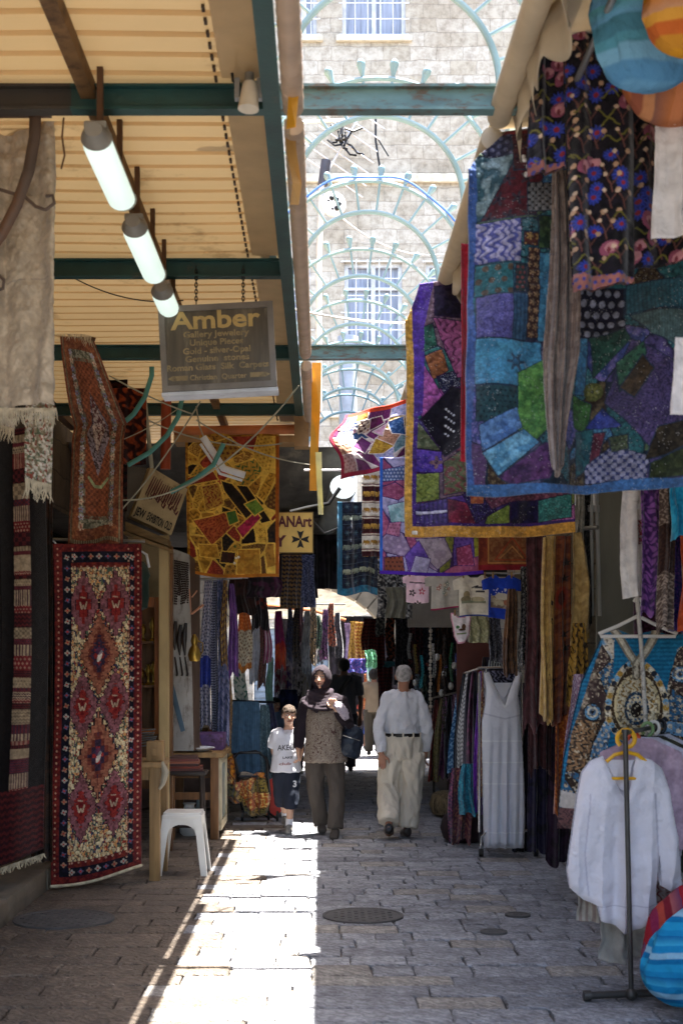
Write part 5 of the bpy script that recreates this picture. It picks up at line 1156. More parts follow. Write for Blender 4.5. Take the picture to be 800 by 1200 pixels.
 o = cloth('quilt', cv, lambda U, V: 5.9-.25*U, MC('quilt_cloth', bump=.35, bscale=120, var=.25), None, disp=lambda U, V: .06*np.sin(U*9+V*2+2*np.sin(V*3))*(.4+V)+.03*np.sin(U*19+V*5)*(.3+V)+.012*np.sin(V*31+U*9), warp=warp, emb=.007, crumple=.05,
              label='big blue and teal patchwork quilt with blue hem, nearest of the hanging quilts', cat='quilt', group='patchwork quilts hung under the awnings'); solidify(o, .008)
big_quilt()
def yellow_edged():
 k = 1.55; cv = Cv(476, 330, 672, 628, k, '#3a1f5c')
 pal = [('#5a2f8c', '#3c1c6c'), ('#8c3a7c', '#b06aa0'), ('#1a1230', '#2c2048'), ('#5c6a2c', '#7c8a3a'), ('#6a4f5c', '#8c7080'), ('#7c1f3c', '#4c1430'), ('#1f5a5c', '#2f7c74'), ('#3c2c6c', '#6a4f9c')]
 cv.crazy(cv.m, pal, 40, 8, ('noise', 'scroll', 'flowers', 'sequin', 'leaf', 'plain'), 6, '#2a1238', 1.3, .9)
 S = lambda p, c1, c2, kd='noise', sc=5, c3=None: (cv.tex(cv.poly(p), c1, c2, kd, sc, c3), cv.line(list(p)+[p[0]], 1.3, '#2c1040'))
 S([(512, 335), (560, 330), (560, 372), (510, 370)], '#150d24', '#1f1434'); S([(508, 372), (560, 376), (560, 440), (535, 440), (520, 405)], '#a04a80', '#5c1f4c', 'leaf', 9); S([(495, 382), (508, 378), (512, 405), (494, 412)], '#1c4a3c', '#2c6a54')
 S([(497, 416), (517, 408), (525, 432), (506, 444)], '#9c5c2c', '#7c4420', 'leaf', 9); S([(492, 420), (518, 462), (494, 488), (488, 470)], '#b04aa0', '#8c3c88', 'noise', 3); S([(510, 440), (532, 432), (540, 450), (520, 462)], '#1c1f44', '#c0c4cc', 'sequin', 3)
 S([(492, 490), (528, 450), (560, 460), (560, 512), (522, 534)], '#120c1c', '#1a1228', 'plain'); S([(488, 492), (518, 526), (486, 524)], '#4c5638', '#6a6f50'); S([(486, 525), (518, 527), (520, 552), (486, 552)], '#3a1f94', '#5a34a8'); cv.flower(512, 540, 8, '#7c5a60', '#4a2c50', 4)
 S([(487, 554), (516, 552), (516, 584), (486, 588)], '#7c8a30', '#56661f', 'leaf', 7); S([(520, 540), (545, 524), (556, 550), (552, 576), (520, 580)], '#5c6440', '#7a3a3c', 'leaf', 8)
 S([(485, 590), (524, 584), (524, 614), (485, 612)], '#2c1f5c', '#4a3480', 'fine', 5); cv.line([(488, 600), (522, 599)], 2.2, '#c9c4dc'); S([(524, 584), (545, 590), (560, 614), (524, 614)], '#7c1838', '#5c1030'); S([(540, 580), (570, 570), (580, 600), (556, 612)], '#1f1440', '#3a2a6c', 'scroll'); S([(570, 604), (596, 590), (596, 612), (565, 616)], '#5c7424', '#7a9030')
 S([(597, 588), (632, 584), (632, 612), (597, 614)], '#130e34', '#1c1548'); S([(632, 586), (668, 580), (668, 610), (632, 612)], '#1f6a68', '#2f8880', 'scroll', 5); S([(560, 575), (668, 572), (668, 582), (597, 588), (575, 596)], '#5c2c44', '#7c4458', 'leaf', 6)
 for q in range(14): cv.fill(cv.ell(522+q % 4*3, 478+q*2.4, .9), '#d8d8e4')
 cv.fill(cv.X < 489-0*cv.Y, '#3f1a78'); cv.fill(cv.dseg([(504, 332), (491, 380), (488, 480)]) < 7, '#4c2494')
 cv.fill((cv.Y > 612) & (cv.Y < 616), '#3c1a6c')
 cv.fill(cv.X < 484+np.clip((360-cv.Y)/4, 0, 8), '#d29a16'); cv.fill(cv.Y > 616, '#d09410'); cv.fill(cv.rect(484, 621, 490, 625), '#e0d8c8')
 cv.m &= ~cv.poly([(470, 325), (496, 328), (490, 345), (478, 372), (470, 380)])
 cv.m &= ~((cv.Y > 580) & (cv.X > 671))
 duller(cv, .85, .85)
 o = cloth('quilt', cv, lambda U, V: 8.15-.2*U, MC('quilt_cloth'), None, disp=lambda U, V: .06*np.sin(U*7+V*2.5)*(.3+V)+.025*np.sin(U*19+V*6), emb=.007, crumple=.05, warp=lambda U, V: (3*np.sin(V*5)*(1-U)-4*(1-V)*(1-U)+2*V, 3*np.sin(U*4)*V-2*U*V),
              label='purple and black crazy quilt with a wide yellow edge, middle one of the hanging quilts', cat='quilt', group='patchwork quilts hung under the awnings'); solidify(o, .008)
 cv = Cv(540, 285, 566, 540, 1, '#8c1622'); cv.tex(cv.m, '#8c1622', '#a01e2c', 'noise', 20); o = cloth('red_cloth', cv, 6.6, CL, None, disp=folds(.02, 1), warp=lambda U, V: (0*U, 2*U), label='plain red cloth strip showing behind the left edge of the big blue quilt', cat='cloth'); solidify(o, .004)
 cv = Cv(551, 545, 566, 590, 1, '#a0603c'); cv.tex(cv.m, '#a0603c', '#7c3c2c', 'noise', 4); o = cloth('orange_cloth', cv, 7.4, CL, None, label='small orange-brown cloth end below the red strip', cat='cloth'); solidify(o, .004)
yellow_edged()
def far_quilts():
 cv = Cv(388, 468, 484, 562, 1.9, '#a05a6c')
 pal = [('#b08a84', '#8c5a54'), ('#a8a4c0', '#7c84ac'), ('#b07888', '#8c4c64'), ('#9c7a24', '#7c5a1c'), ('#2c4a74', '#4a6890'), ('#5c1c4c', '#6c2a58'), ('#7a9498', '#5c7c84'), ('#b88a6c', '#8c5c48')]
 cv.crazy(cv.m, pal, 24, 31, ('noise', 'flowers', 'leaf', 'plain'), 5, '#c8b8b0', 1., 1.)
 S = lambda p, c1, c2, kd='noise', sc=4: (cv.tex(cv.poly(p), c1, c2, kd, sc), cv.line(list(p)+[p[0]], .9, '#cfc0b4'))
 S([(426, 484), (440, 482), (448, 494), (432, 502)], '#64184c', '#54143c'); S([(408, 524), (424, 510), (434, 520), (420, 534)], '#5c1a58', '#6c2464'); S([(412, 486), (426, 486), (428, 502), (420, 506)], '#4a1c24', '#c0a890', 'check', 4)
 S([(424, 534), (440, 514), (458, 532), (444, 538)], '#a8842c', '#8c641c', 'leaf', 5); S([(452, 494), (470, 492), (474, 520), (458, 514)], '#244878', '#4c6c98', 'leaf', 5); S([(398, 500), (412, 490), (414, 516), (396, 520)], '#a4a8c4', '#8088b0', 'noise', 3); S([(436, 504), (452, 496), (448, 514)], '#c89cac', '#b87c94')
 cv.fill(cv.Y < 474, '#c23c1c'); cv.fill(cv.Y > 556, '#8c1a34'); cv.fill(cv.X < 392, '#8c1a34')
 cv.grain(.2, 2)
 def warp(U, V):
  # tilted: left end lower, narrow
  lx = 403*(1-V)+397*V - 17*np.exp(-((V-.42)/.22)**2)+2; ly = 487*(1-V)+562*V
  rx = 486; ry = 466*(1-V)+542*V
  return lx+(rx-lx)*U-cv.X, ly+(ry-ly)*U-cv.Y
 o = cloth('quilt', cv, lambda U, V: 11.1, MC('quilt_cloth'), None, disp=lambda U, V: -.25*np.exp(-(U/.25)**2)*np.sin(V*3)+.03*np.sin(U*12+V*3), warp=warp, label='small pink and mauve patchwork with red edge, tilted and billowing, highest of the far quilts', cat='quilt', group='patchwork quilts hung under the awnings'); solidify(o, .006)
 cv = Cv(445, 536, 566, 672, 1.7, '#5c4a8c')
 pal = [('#6a4c9c', '#4c3480'), ('#8c7894', '#a08ca4'), ('#7c3c74', '#5c2c60'), ('#a49cbc', '#8c88ac'), ('#7c7c34', '#5c6030'), ('#6c3a2c', '#84503c'), ('#4c3c8c', '#6c5cac'), ('#8c4464', '#a45c78')]
 cv.crazy(cv.m, pal, 34, 14, ('noise', 'dots', 'leaf', 'flowers', 'sequin'), 5, '#3c2454', 1.1)
 S = lambda p, c1, c2, kd='noise', sc=4: (cv.tex(cv.poly(p), c1, c2, kd, sc), cv.line(list(p)+[p[0]], .9, '#4a2c64'))
 S([(450, 652), (472, 650), (474, 668), (450, 668)], '#7c4430', '#4c2420', 'dots', 5); S([(454, 592), (476, 586), (478, 610), (458, 612)], '#7ca4a8', '#a4c0c4'); S([(448, 550), (474, 545), (474, 562), (448, 564)], '#4c5c84', '#9ca4bc', 'dots', 4); S([(486, 630), (520, 628), (530, 650), (512, 665), (492, 645)], '#8c7c88', '#a4949c', 'noise', 5); S([(474, 650), (490, 632), (504, 655), (478, 668)], '#6a4ca0', '#543c88'); S([(486, 650), (504, 652), (500, 669), (480, 669)], '#b0a8c4', '#9c94b4')
 S([(456, 612), (470, 610), (468, 628), (452, 625)], '#b0708c', '#8c4c68', 'flowers', 4); S([(534, 640), (552, 636), (556, 662), (536, 660)], '#8c3c5c', '#a8587c', 'leaf', 5); S([(555, 628), (566, 626), (566, 650), (556, 652)], '#8c8c2c', '#6c6c24')
 cv.fill(cv.X < 448, '#2c64c0'); cv.fill(cv.Y > 668, '#4a1f94'); cv.grain(.2, 2)
 o = cloth('quilt', cv, 10.7, MC('quilt_cloth'), None, disp=lambda U, V: .03*np.sin(U*7+V*2.5)*(.3+V)+.012*np.sin(U*19+V*6), warp=lambda U, V: (0*U, 3*np.sin(U*3)*V), label='lilac and purple patchwork with a blue side edge, lowest of the far quilts', cat='quilt', group='patchwork quilts hung under the awnings'); solidify(o, .006)
 # rust panel
 cv = Cv(560, 626, 632, 668, 1.4, '#6a2a1c'); cv.tex(cv.m, '#6a2a1c', '#7c3820', 'noise', 4); cv.tex(cv.rect(572, 626, 622, 660), '#7a5230', '#6a3c22', 'noise', 3)
 for q in (('#8c1c20', 1.6), ):
  cv.line([(580, 656), (600, 630), (618, 656), (580, 656)], 1.6, '#8a3a20'); cv.line([(586, 654), (600, 640), (612, 654)], 1.2, '#a0703c')
 cv.line([(572, 660), (622, 660)], 1.5, '#a8743c'); cv.line([(572, 626), (572, 660)], 1.2, '#a8743c'); cv.line([(622, 626), (622, 660)], 1.2, '#a8743c'); cv.fill(cv.Y > 662, '#7c1c24')
 o = cloth('wall_hanging', cv, 10.2, CL, None, disp=folds(.01, 2), label='rust and red embroidered panel below the yellow edge of the purple quilt', cat='textile'); solidify(o, .005)
 # elephant cloths
 def eleph(cv, cx, cy, s, col):
  cv.fill(cv.ell(cx, cy, s, s*.62), col); cv.fill(cv.ell(cx-s*.95, cy-s*.15, s*.45, s*.5), col)
  for dx in (-.65, -.2, .3, .75): cv.fill(cv.rect(cx+dx*s-s*.14, cy, cx+dx*s+s*.14, cy+s*1.05), col)
  cv.line([(cx-s*1.25, cy), (cx-s*1.4, cy+s*.8)], s*.28, col)
 cv = Cv(395, 588, 442, 696, 2., '#10121e'); cv.tex(cv.m, '#10121e', '#1c2436', 'noise', 3)
 for j, y in enumerate((594, 606, 624, 640, 652, 668, 682)):
  for i in range(4):
   x = 407+i*9.5
   if j in (1, 3, 5): eleph(cv, x, y, 3.6, '#6f7868' if j != 5 else '#8c927a')
   else: cv.flower(x, y, 3.2, '#2c4450', '#5c6a6a', 6)
  cv.line([(402, y+8), (442, y+8)], .8, '#44525a')
 cv.fill(cv.X < 401, '#2a6078'); cv.tex(cv.rect(401, 688, 442, 696), '#1f5a74', '#2c6c84', 'noise', 3)
 cv.grain(.3, 2); o = cloth('elephant_cloth', cv, 12.6, CL, None, disp=folds(.03, 2.5), warp=lambda U, V: (0*U, 6*np.sin(U*7)*V*.4), label='navy cloth printed with rows of small elephants and a teal left edge', cat='textile'); solidify(o, .004)
 cv = Cv(424, 548, 449, 652, 2., '#c9c0ac')
 for j in range(6):
  y = 552+j*19; bg = '#d2cbbb' if j % 2 == 0 else '#3a1518'; cv.fill(cv.rect(424, y, 449, y+15), bg)
  for i in range(3): eleph(cv, 430+i*9, y+7, 3.5, '#9c742c' if j % 2 == 0 else '#b8903c')
  cv.fill(cv.rect(424, y+15, 449, y+19), '#5a1c20'); cv.fill(cv.rect(424, y+16.5, 449, y+17.5), '#d0c4b0')
 cv.grain(.2, 2); o = cloth('elephant_cloth', cv, 11.9, CL, None, disp=folds(.02, 1.5), label='white and maroon cloth with gold elephants in bands, left of the lilac patchwork', cat='textile'); solidify(o, .004)
far_quilts()
# ---- embroidered black garments, hats/bags at upper right
def embroid(name, lab, x0, y0, x1, y1, Y, mask, seed, hem=True, k=1.1, disp=None):
 cv = Cv(x0, y0, x1, y1, k, '#0d0b12'); cv.tex(cv.m, '#0b0a10', '#16121c', 'noise', 8); r = random.Random(seed)
 cx0, cx1 = x0, x1
 y = y0+10
 while y < y1-14:
  for i in range(int((x1-x0)/16)):
   fx = x0+8+i*16+r.uniform(-4, 4); fy = y+r.uniform(-7, 7); q = r.random()
   if q < .2: cv.fill(cv.ell(fx, fy, r.uniform(6, 10), r.uniform(8, 12), r.random()*3), '#84465a'); cv.fill(cv.ell(fx+2, fy-1, r.uniform(4, 6), r.uniform(5, 8), r.random()*3), '#b07a80'); cv.fill(cv.ell(fx, fy+2, 2, 4), '#6a2a34')
   elif q < .42: cv.fill(cv.ell(fx, fy, r.uniform(7, 11), r.uniform(6, 9)), '#1c2668'); cv.flower(fx, fy, r.uniform(8, 11), '#2c3c94', '#7c2430', 11, r.random()*6)
   elif q < .75:
    pts = [(fx-10+t*4, fy+5*math.sin(t*1.2+fx)) for t in range(6)]; cv.line(pts, 2., '#5f5c26')
   else: cv.line([(fx, fy+12), (fx-3, fy), (fx-8, fy-8)], 1.8, '#5c3a34'); cv.line([(fx-1, fy+4), (fx+7, fy-7)], 1.5, '#5c3a34'); cv.fill(cv.ell(fx+7, fy-8, 3), '#a8886c'); cv.fill(cv.ell(fx-8, fy-9, 2.5), '#c0a890')
  y += 17
 cv.m &= mask(cv)
 if hem:
  cv.tex((cv.V > .95) & cv.m, '#8c5a54', '#3c3c7c', 'dots', 8)
 cv.grain(.2, 3, seed)
 o = cloth(name, cv, Y, CL, None, disp=disp or folds(.02, 2, seed), label=lab, cat='garment', group='black embroidered garments at upper right', infl=.035, inflr=8)
embroid('embroidered_jacket', 'black jacket sleeve embroidered with pink and blue flowers beside the awning valance', 613, -60, 668, 208, 5.25, lambda c: c.poly([(640, -60), (668, -60), (666, 198), (617, 207), (618, 150), (626, 60)]), 1)
embroid('embroidered_dress', 'black dress embroidered with blue and rose flowers in front of the blue quilt', 655, -60, 745, 345, 5.1, lambda c: c.poly([(655, -60), (730, -60), (742, 120), (744, 330), (670, 345), (664, 200)]), 2)
embroid('embroidered_dress', 'black embroidered dress partly behind the hanging bags at the right edge', 735, -40, 835, 335, 5.3, lambda c: c.poly([(735, 60), (760, -40), (835, -40), (835, 300), (738, 318)]), 3)
def hem_scarf():
 cv = Cv(636, 200, 678, 560, 1.2, '#4f4038'); cv.tex(cv.m, '#4a3c36', '#6a5a50', 'fine', 2.5); n = vnoise(cv.X/1.3, cv.Y/14, 4); cv.fill(n > .6, '#85766a', .5); cv.grain(.3, 3, 2)
 def warp(U, V): w = .45+.55*np.sin(np.clip(V*1.5, 0, 1)*1.57); w = np.where(V > .62, w*(1-(V-.62)*1.9), w); return (U-.5)*42*(w-1)+4*np.sin(V*5), -30*np.abs(U-.45)*V
 o = cloth('shawl', cv, 5.35, CL, None, disp=folds(.03, 3, 1), warp=warp, label='brown fringed woollen shawl hanging down the middle of the big blue quilt', cat='shawl'); solidify(o, .005)
hem_scarf()
def MS(name, cols, axis='Z', rep=4.):
 if name in _M: return _M[name]
 m = M(name, cols[0], rough=.92, bump=1., bscale=7, spec=.15); m.node_tree.nodes['Bump'].inputs['Distance'].default_value = .05; nt = m.node_tree; N = nt.nodes; L = nt.links
 tc = N.new('ShaderNodeTexCoord'); sp = N.new('ShaderNodeSeparateXYZ'); L.new(tc.outputs['Object'], sp.inputs[0])
 n = N.new('ShaderNodeTexNoise'); n.inputs['Scale'].default_value = 5; L.new(tc.outputs['Object'], n.inputs['Vector'])
 a = N.new('ShaderNodeMath'); a.operation = 'MULTIPLY_ADD'; a.inputs[1].default_value = .05; L.new(n.outputs['Fac'], a.inputs[0]); L.new(sp.outputs[axis], a.inputs[2])
 s = N.new('ShaderNodeMath'); s.operation = 'MULTIPLY'; s.inputs[1].default_value = rep; L.new(a.outputs[0], s.inputs[0]); f = N.new('ShaderNodeMath'); f.operation = 'FRACT'; L.new(s.outputs[0], f.inputs[0])
 r = N.new('ShaderNodeValToRGB'); e = r.color_ramp.elements; k = len(cols)
 e[0].position = 0; e[0].color = (*hx(cols[0]), 1); e[1].position = 1; e[1].color = (*hx(cols[-1]), 1)
 rr = random.Random(len(name))
 for i, c in enumerate(cols[1:-1]):
  p = (i+1)/(k-.5)+rr.uniform(-.03, .03); x = e.new(p-.015); x.color = (*hx(cols[i]), 1); x = e.new(p+.015); x.color = (*hx(c), 1)
 L.new(f.outputs[0], r.inputs[0]); L.new(r.outputs[0], N['Principled BSDF'].inputs['Base Color']); return m
def bags_top():
 def bag(lab, px, py, rx, ry, Y, c, dcol, ang, sc, st=(1, 6, 6)):
  t = thing('cloth_bag', lab, 'bag', P(px, py+ry, Y), 'soft striped bags hanging at upper right'); s = Y/FPX; o = P(px, py, Y); RX, RY = rx*s, ry*s
  b = MB(); vs = []; n = 30; m = 22
  prof = []
  for i in range(m+1):
   a = -math.pi/2+math.pi*i/m; r = math.cos(a)**.8 if math.cos(a) > 0 else 0; z = math.sin(a)
   if z > .3: r *= 1-.45*(z-.3)
   prof.append((max(r, .02), z))
  for r, z in prof:
   for k in range(n):
    th = 2*math.pi*k/n; wr = 1+.07*math.sin(th*7+z*3+math.sin(z*4))*(.3+max(0, z))+.03*math.sin(th*13+z*2)+.22*mnoise.noise(Vector((math.cos(th)*1.6, math.sin(th)*1.6, z*1.8+px)))
    vs.append(o+Vector((RX*r*wr*math.cos(th), RX*.62*r*wr*math.sin(th), RY*z*(1+.15*max(0, z)))))
  b.add(vs, [(i*n+k, i*n+(k+1) % n, (i+1)*n+(k+1) % n, (i+1)*n+k) for i in range(m) for k in range(n)]); b.build('bag_body', MS(c[0], *c[1:]), t, smooth=True)
  b = MB(); b.tube([o+Vector((-RX*.5, 0, RY*.8)), o+Vector((-RX*.35, 0, RY*1.7)), o+Vector((RX*.3, 0, RY*1.75)), o+Vector((RX*.5, 0, RY*.8))], .012, 8, flat=.4); b.build('strap', MS(c[0], *c[1:]), t, smooth=True)
 bag('light blue striped soft bag, largest of those hanging at upper right', 760, 25, 66, 82, 4.6, ('blue_stripe_cloth', ['#5f94b8', '#5288b0', '#6fa2c0', '#4f8ca0', '#44788c', '#6298bc', '#5496a0'], 'Z', 3.4), '#2c5f84', 0, 5, (.6, 1, 5))
 bag('orange and gold patterned soft bag hanging in front of the blue one', 812, 5, 55, 62, 4.3, ('gold_cloth', ['#c48a24', '#b8802c', '#b8602c', '#c8923c', '#b88a6c', '#c07824'], 'Z', 5.), '#b0502c', 0, 9, (1, 1, 1))
 bag('orange and brown striped soft bag hanging below the light blue one', 790, 92, 64, 54, 4.9, ('orange_stripe_cloth', ['#b8744c', '#a86440', '#90543f', '#b88058', '#80584c', '#b06c40'], 'X', 4.2), '#5c3a3c', 0, 9, (4, 1, .4))
 cv = Cv(768, 140, 835, 278, 1., '#e2dedc'); cv.grain(.05, 6); o = cloth('white_garment', cv, 4.95, CLT, None, disp=folds(.03, 1.5, 1), warp=lambda U, V: (-4*V*(U < .3), 2*U), label='plain white garment hanging below the striped bags at the right edge', cat='garment'); solidify(o, .004)
 cv = Cv(786, 395, 830, 485, 1., '#e2dedc'); cv.grain(.05, 6); o = cloth('white_garment', cv, lambda U, V: 4.75+0*U, CLT, None, disp=folds(.02, 1.5, 1), warp=lambda U, V: (5*(1-V), 3*U), label='white garment end in front of the blue quilt at the right edge', cat='garment'); solidify(o, .004)
bags_top()
# ---- kids shirts on a line
def tee(lab, px, py, w, h, Y, col, deco, trim=None, kind='tee', tilt=0., name='child_shirt', sleeve=1.):
 x0, x1, y0, y1 = px-w*.75, px+w*.75, py-2, py+h+2; cv = Cv(x0, y0, x1, y1, 2., col); bw = w*.44
 if kind == 'tee':
  body = [(px-bw, py+h), (px-bw, py+h*.34), (px-bw-.20*w*sleeve, py+h*.36), (px-bw-.24*w*sleeve, py+h*.12), (px-bw*.6, py), (px-bw*.42, py), (px-bw*.2, py+h*.06), (px+bw*.2, py+h*.06), (px+bw*.42, py), (px+bw*.6, py), (px+bw+.24*w*sleeve, py+h*.12), (px+bw+.2*w*sleeve, py+h*.36), (px+bw, py+h*.34), (px+bw, py+h)]
 else:
  body = [(px-w*.5, py), (px-w*.3, py), (px-w*.15, py+h*.12), (px+w*.15, py+h*.12), (px+w*.3, py), (px+w*.5, py), (px+w*.42, py+h*.5), (px+w*.4, py+h*.75), (px+w*.16, py+h), (px-w*.16, py+h), (px-w*.36, py+h*.75), (px-w*.38, py+h*.5), (px-w*.5, py+h*.18)]
 cv.tex(cv.m, col, col, 'plain', 5); deco(cv, px, py, w, h)
 if trim:
  cv.fill(cv.Y > py+h-2.2, trim)
  if kind != 'tee': cv.fill((cv.dseg(body+[body[0]]) < 1.6), trim)
 cv.m &= cv.poly(body); cv.grain(.06, 3)
 t = thing(name, lab, 'shirt', P(px, py+h, Y), 'small shirts pinned in a row')
 cloth('cloth', cv, Y, CL, t, disp=folds(.014, 1.6, px), infl=.012, inflr=3, warp=lambda U, V: (tilt*V*4, 2*np.sin(U*5+px)*V))
 for s in (-1, 1):
  b = MB(); b.box(P(px+s*w*.3, py, Y-.015), (.012, .03, .05)); b.build('peg', PALEW, t)
def d_flow(c1, c2, c3):
 def f(cv, px, py, w, h):
  r = random.Random(int(px))
  for i in range(9): cv.flower(px+r.uniform(-.26, .26)*w, py+h*r.uniform(.28, .6), r.uniform(2, 3.2), [c1, c2, c3][i % 3], '#e8e0d0', 5, i)
 return f
def d_pink(cv, px, py, w, h):
 cv.line([(px-9, py+10), (px+11, py+11)], 1.4, '#5a4a50')
 for i, (a, b) in enumerate(((-6, 22), (5, 20), (0, 34), (-9, 40), (9, 38))): cv.flower(px+a, py+b, 4.2, ['#3c3236', '#c0485c'][i % 2], '#e8d0d4', 5, i)
def d_camel(cv, px, py, w, h):
 cv.line([(px-2, py+15), (px+4, py+13)], 1.5, '#2a2a2a'); cv.fill(cv.rect(px+1, py+14, px+12, py+15.5), '#3a3a3a'); cv.fill(cv.rect(px+2, py+19, px+12, py+20.5), '#3a3a3a')
 cv.fill(cv.ell(px-9, py+24, 4, 5), '#a89872'); cv.fill(cv.ell(px-10, py+29, 6, 4), '#8f8466'); cv.fill(cv.rect(px-15, py+31, px+13, py+33.5), '#8f9478'); cv.fill(cv.ell(px+4, py+29, 8, 3), '#b5ab8a')
def d_city(cv, px, py, w, h):
 r = random.Random(3)
 for i in range(30): cv.fill(cv.ell(px+r.uniform(-13, 13), py+20+r.uniform(-4, 5), .8), '#c8ccd8')
 cv.tex(cv.rect(px-13, py+25, px+13, py+39), '#b5ac94', '#7c6a5c', 'noise', 4); cv.fill(cv.ell(px, py+25, 8, 4), '#c5bfae'); cv.fill(cv.ell(px+5, py+32, 3), '#a86a50')
def d_body(cv, px, py, w, h):
 cv.fill(cv.ell(px-4, py+16, 2.2, 1.6), '#4c7a4c'); cv.fill(cv.ell(px+3, py+16, 2.4, 3.4), '#6c4c34'); cv.fill(cv.ell(px+1, py+19, 4, 1.5), '#5c4434'); cv.fill(cv.rect(px-5, py+23, px+6, py+24), '#7c8c5c')
YT = 11.2
tee('pale pink small shirt with dark and red flower print, leftmost in the row', 489, 672, 31, 34, YT, '#f0cfdc', d_pink, sleeve=.6)
tee('grey small shirt with pastel flower print and crimson hem', 522, 672, 37, 42, YT-.05, '#b8b4a8', d_flow('#a8685c', '#7c9488', '#b8a890'), '#8c1c4c', tilt=-.3)
tee('cream small shirt with camel print and blue hem', 555, 674, 42, 50, YT-.1, '#e0dac6', d_camel, '#23408c', tilt=.2, sleeve=.7)
tee('royal blue small shirt with a pale city print, rightmost in the row', 588, 674, 36, 52, YT-.15, '#2040b0', d_city, None, tilt=-.2)
tee('white baby bodysuit with pink edging and small animal print', 540, 718, 25, 35, YT+.05, '#e8dfe2', d_body, '#c890a4', kind='body', name='baby_bodysuit')
G2 = 'textiles hanging on the right stalls'
scarf('yellow-green leafy print cloth between the bodysuit and the dark lace', 549, 573, 722, 753, YT+.1, '#8c8c68', '#b0ac88', 'leaf', 4, G2, top=.98, name='printed_cloth', cat='textile', zig=1)
scarf('grey lace top hanging right of the leafy print', 572, 588, 724, 776, YT+.15, '#2c2c34', '#5c5c64', 'leaf', 4, G2, top=.8, name='lace_top', cat='garment')
scarf('black white vine-print cloth hanging under the navy elephants', 442, 482, 655, 724, 12.9, '#141418', '#8c8a84', 'scroll', 7, G2, top=.95, name='printed_cloth', cat='textile', zig=2)
scarf('olive grey cloth square below the vine print', 452, 476, 688, 724, 12.7, '#5c5a4c', '#66645a', 'plain', 4, G2, top=.98, name='printed_cloth', cat='textile', zig=1)
scarf('amber and black cloth between the elephant cloth and lilac quilt', 438, 456, 648, 690, 13.1, '#2a1c12', '#8c5c1c', 'zig', 5, G2, top=.98, name='printed_cloth', cat='textile', zig=1)
rack_rod('metal line carrying the row of small shirts', P(462, 671, YT+.02), P(612, 672, YT-.15), .008)
# grey board wall / shop sign backs behind shirts
b = MB(); b.bb(P(478, 0, 13.4).x, P(535, 0, 13.4).x, 13.4, 13.5, P(0, 735, 13.4).z, P(0, 690, 13.4).z); b.build('shop_shutter_box', M('grey_panel'), label='grey metal box above the dark shop opening behind the small shirts', cat='shutter box')
# dark shop contents column strings
def strings():
 for lab, px, y0, y1, Y in (('hanging string of pale cowrie ornaments beside the old man', 504, 735, 850, 13.6), ('dark strand of hanging ornaments deeper in the right shop', 520, 745, 860, 14.), ('black and white beaded strand right of the shirts', 619, 664, 800, 9.9)):
  b = MB(); n = 26; r = random.Random(int(px))
  for i in range(n):
   p = P(px+math.sin(i)*.5, y0+(y1-y0)*i/n, Y); b.ball(p, (.02, .012, .022) if i % 2 else (.013, .01, .014), 6, 4)
  b.tube([P(px, y0, Y), P(px, y1, Y)], .004, 5)
  b.build('ornament_strand', M('shell_white', '#a39c8e', rough=.5) if 'dark' not in lab else M('dark_horn'), smooth=True, label=lab, cat='ornament')
 r = random.Random(9); words = ['small', 'round', 'oval', 'narrow', 'square', 'tall']
 n = 0
 for px, py, Y in ((512, 770, 14.6), (520, 790, 14.6), (517, 812, 14.6), (532, 780, 14.4), (528, 804, 14.4), (541, 800, 14.3), (486, 800, 15), (490, 822, 15.)):
  t = thing('hanging_ornament', ['silver pendant high in the dark shop doorway', 'silver pendant below the high one in the dark shop', 'silver pendant hanging lowest beside the cowrie string', 'silver pendant left of the dress rack top', 'silver pendant below the one left of the dress rack', 'silver pendant nearest the dress rack', 'silver pendant hanging right of the old man head', 'silver pendant hanging by the old man shoulder'][n], 'ornament', P(px, py, Y), 'silver pendants in the dark right shop'); n += 1
  b = MB(); b.ball(P(px, py, Y), (.03, .012, .04), 10, 6); b.build('pendant', M('silver', '#9c9a94', metal=.8, rough=.35), t, smooth=True)
  b = MB(); b.tube([P(px, py-4, Y), P(px, py-22, Y)], .003, 5); b.build('cord', M('black_rubber'), t)
 b = MB(); b.bb(P(535, 0, 13.5).x, P(600, 0, 13.5).x, 13.5, 13.55, P(0, 850, 13.5).z, P(0, 752, 13.5).z); b.build('red_brown_screen', M('red_brown_wood', '#4c1f14', rough=.6), label='dark red-brown wooden screen behind the dress rack', cat='screen')
strings()
# ---- scarves, right middle
scarf('deep plum brown long scarf hanging beside the black wall of clothes', 614, 640, 628, 850, 9.4, '#3f2426', '#523034', 'noise', 5, G2, top=.8, zig=18, n=2)
scarf('lower maroon shawl hanging behind the plum scarf', 620, 646, 640, 900, 9.6, '#2a1416', '#3a1c1e', 'noise', 6, G2, top=.8, zig=30)
scarf('black lace scarf with white edge beside the shirts', 608, 622, 664, 780, 9.9, '#121216', '#6c6a66', 'leaf', 4, G2, top=.8, zig=20)
scarf('brown jacket sleeve hanging right of the blue small shirt', 590, 606, 690, 790, 10.8, '#4c3424', '#6a4a30', 'noise', 6, G2, name='jacket', cat='jacket')
scarf('pale printed blouse hanging behind the blue small shirt', 592, 606, 668, 760, 11.4, '#9c9088', '#b8aca4', 'leaf', 5, G2, top=.6, name='blouse', cat='blouse')
cvs = Cv(640, 628, 668, 842, 1.5, '#a38446'); cvs.tex(cvs.m, '#a38446', '#b8965a', 'noise', 6); cvs.tex(cvs.rect(652, 628, 668, 842), '#5c2c1c', '#7c4424', 'noise', 5)
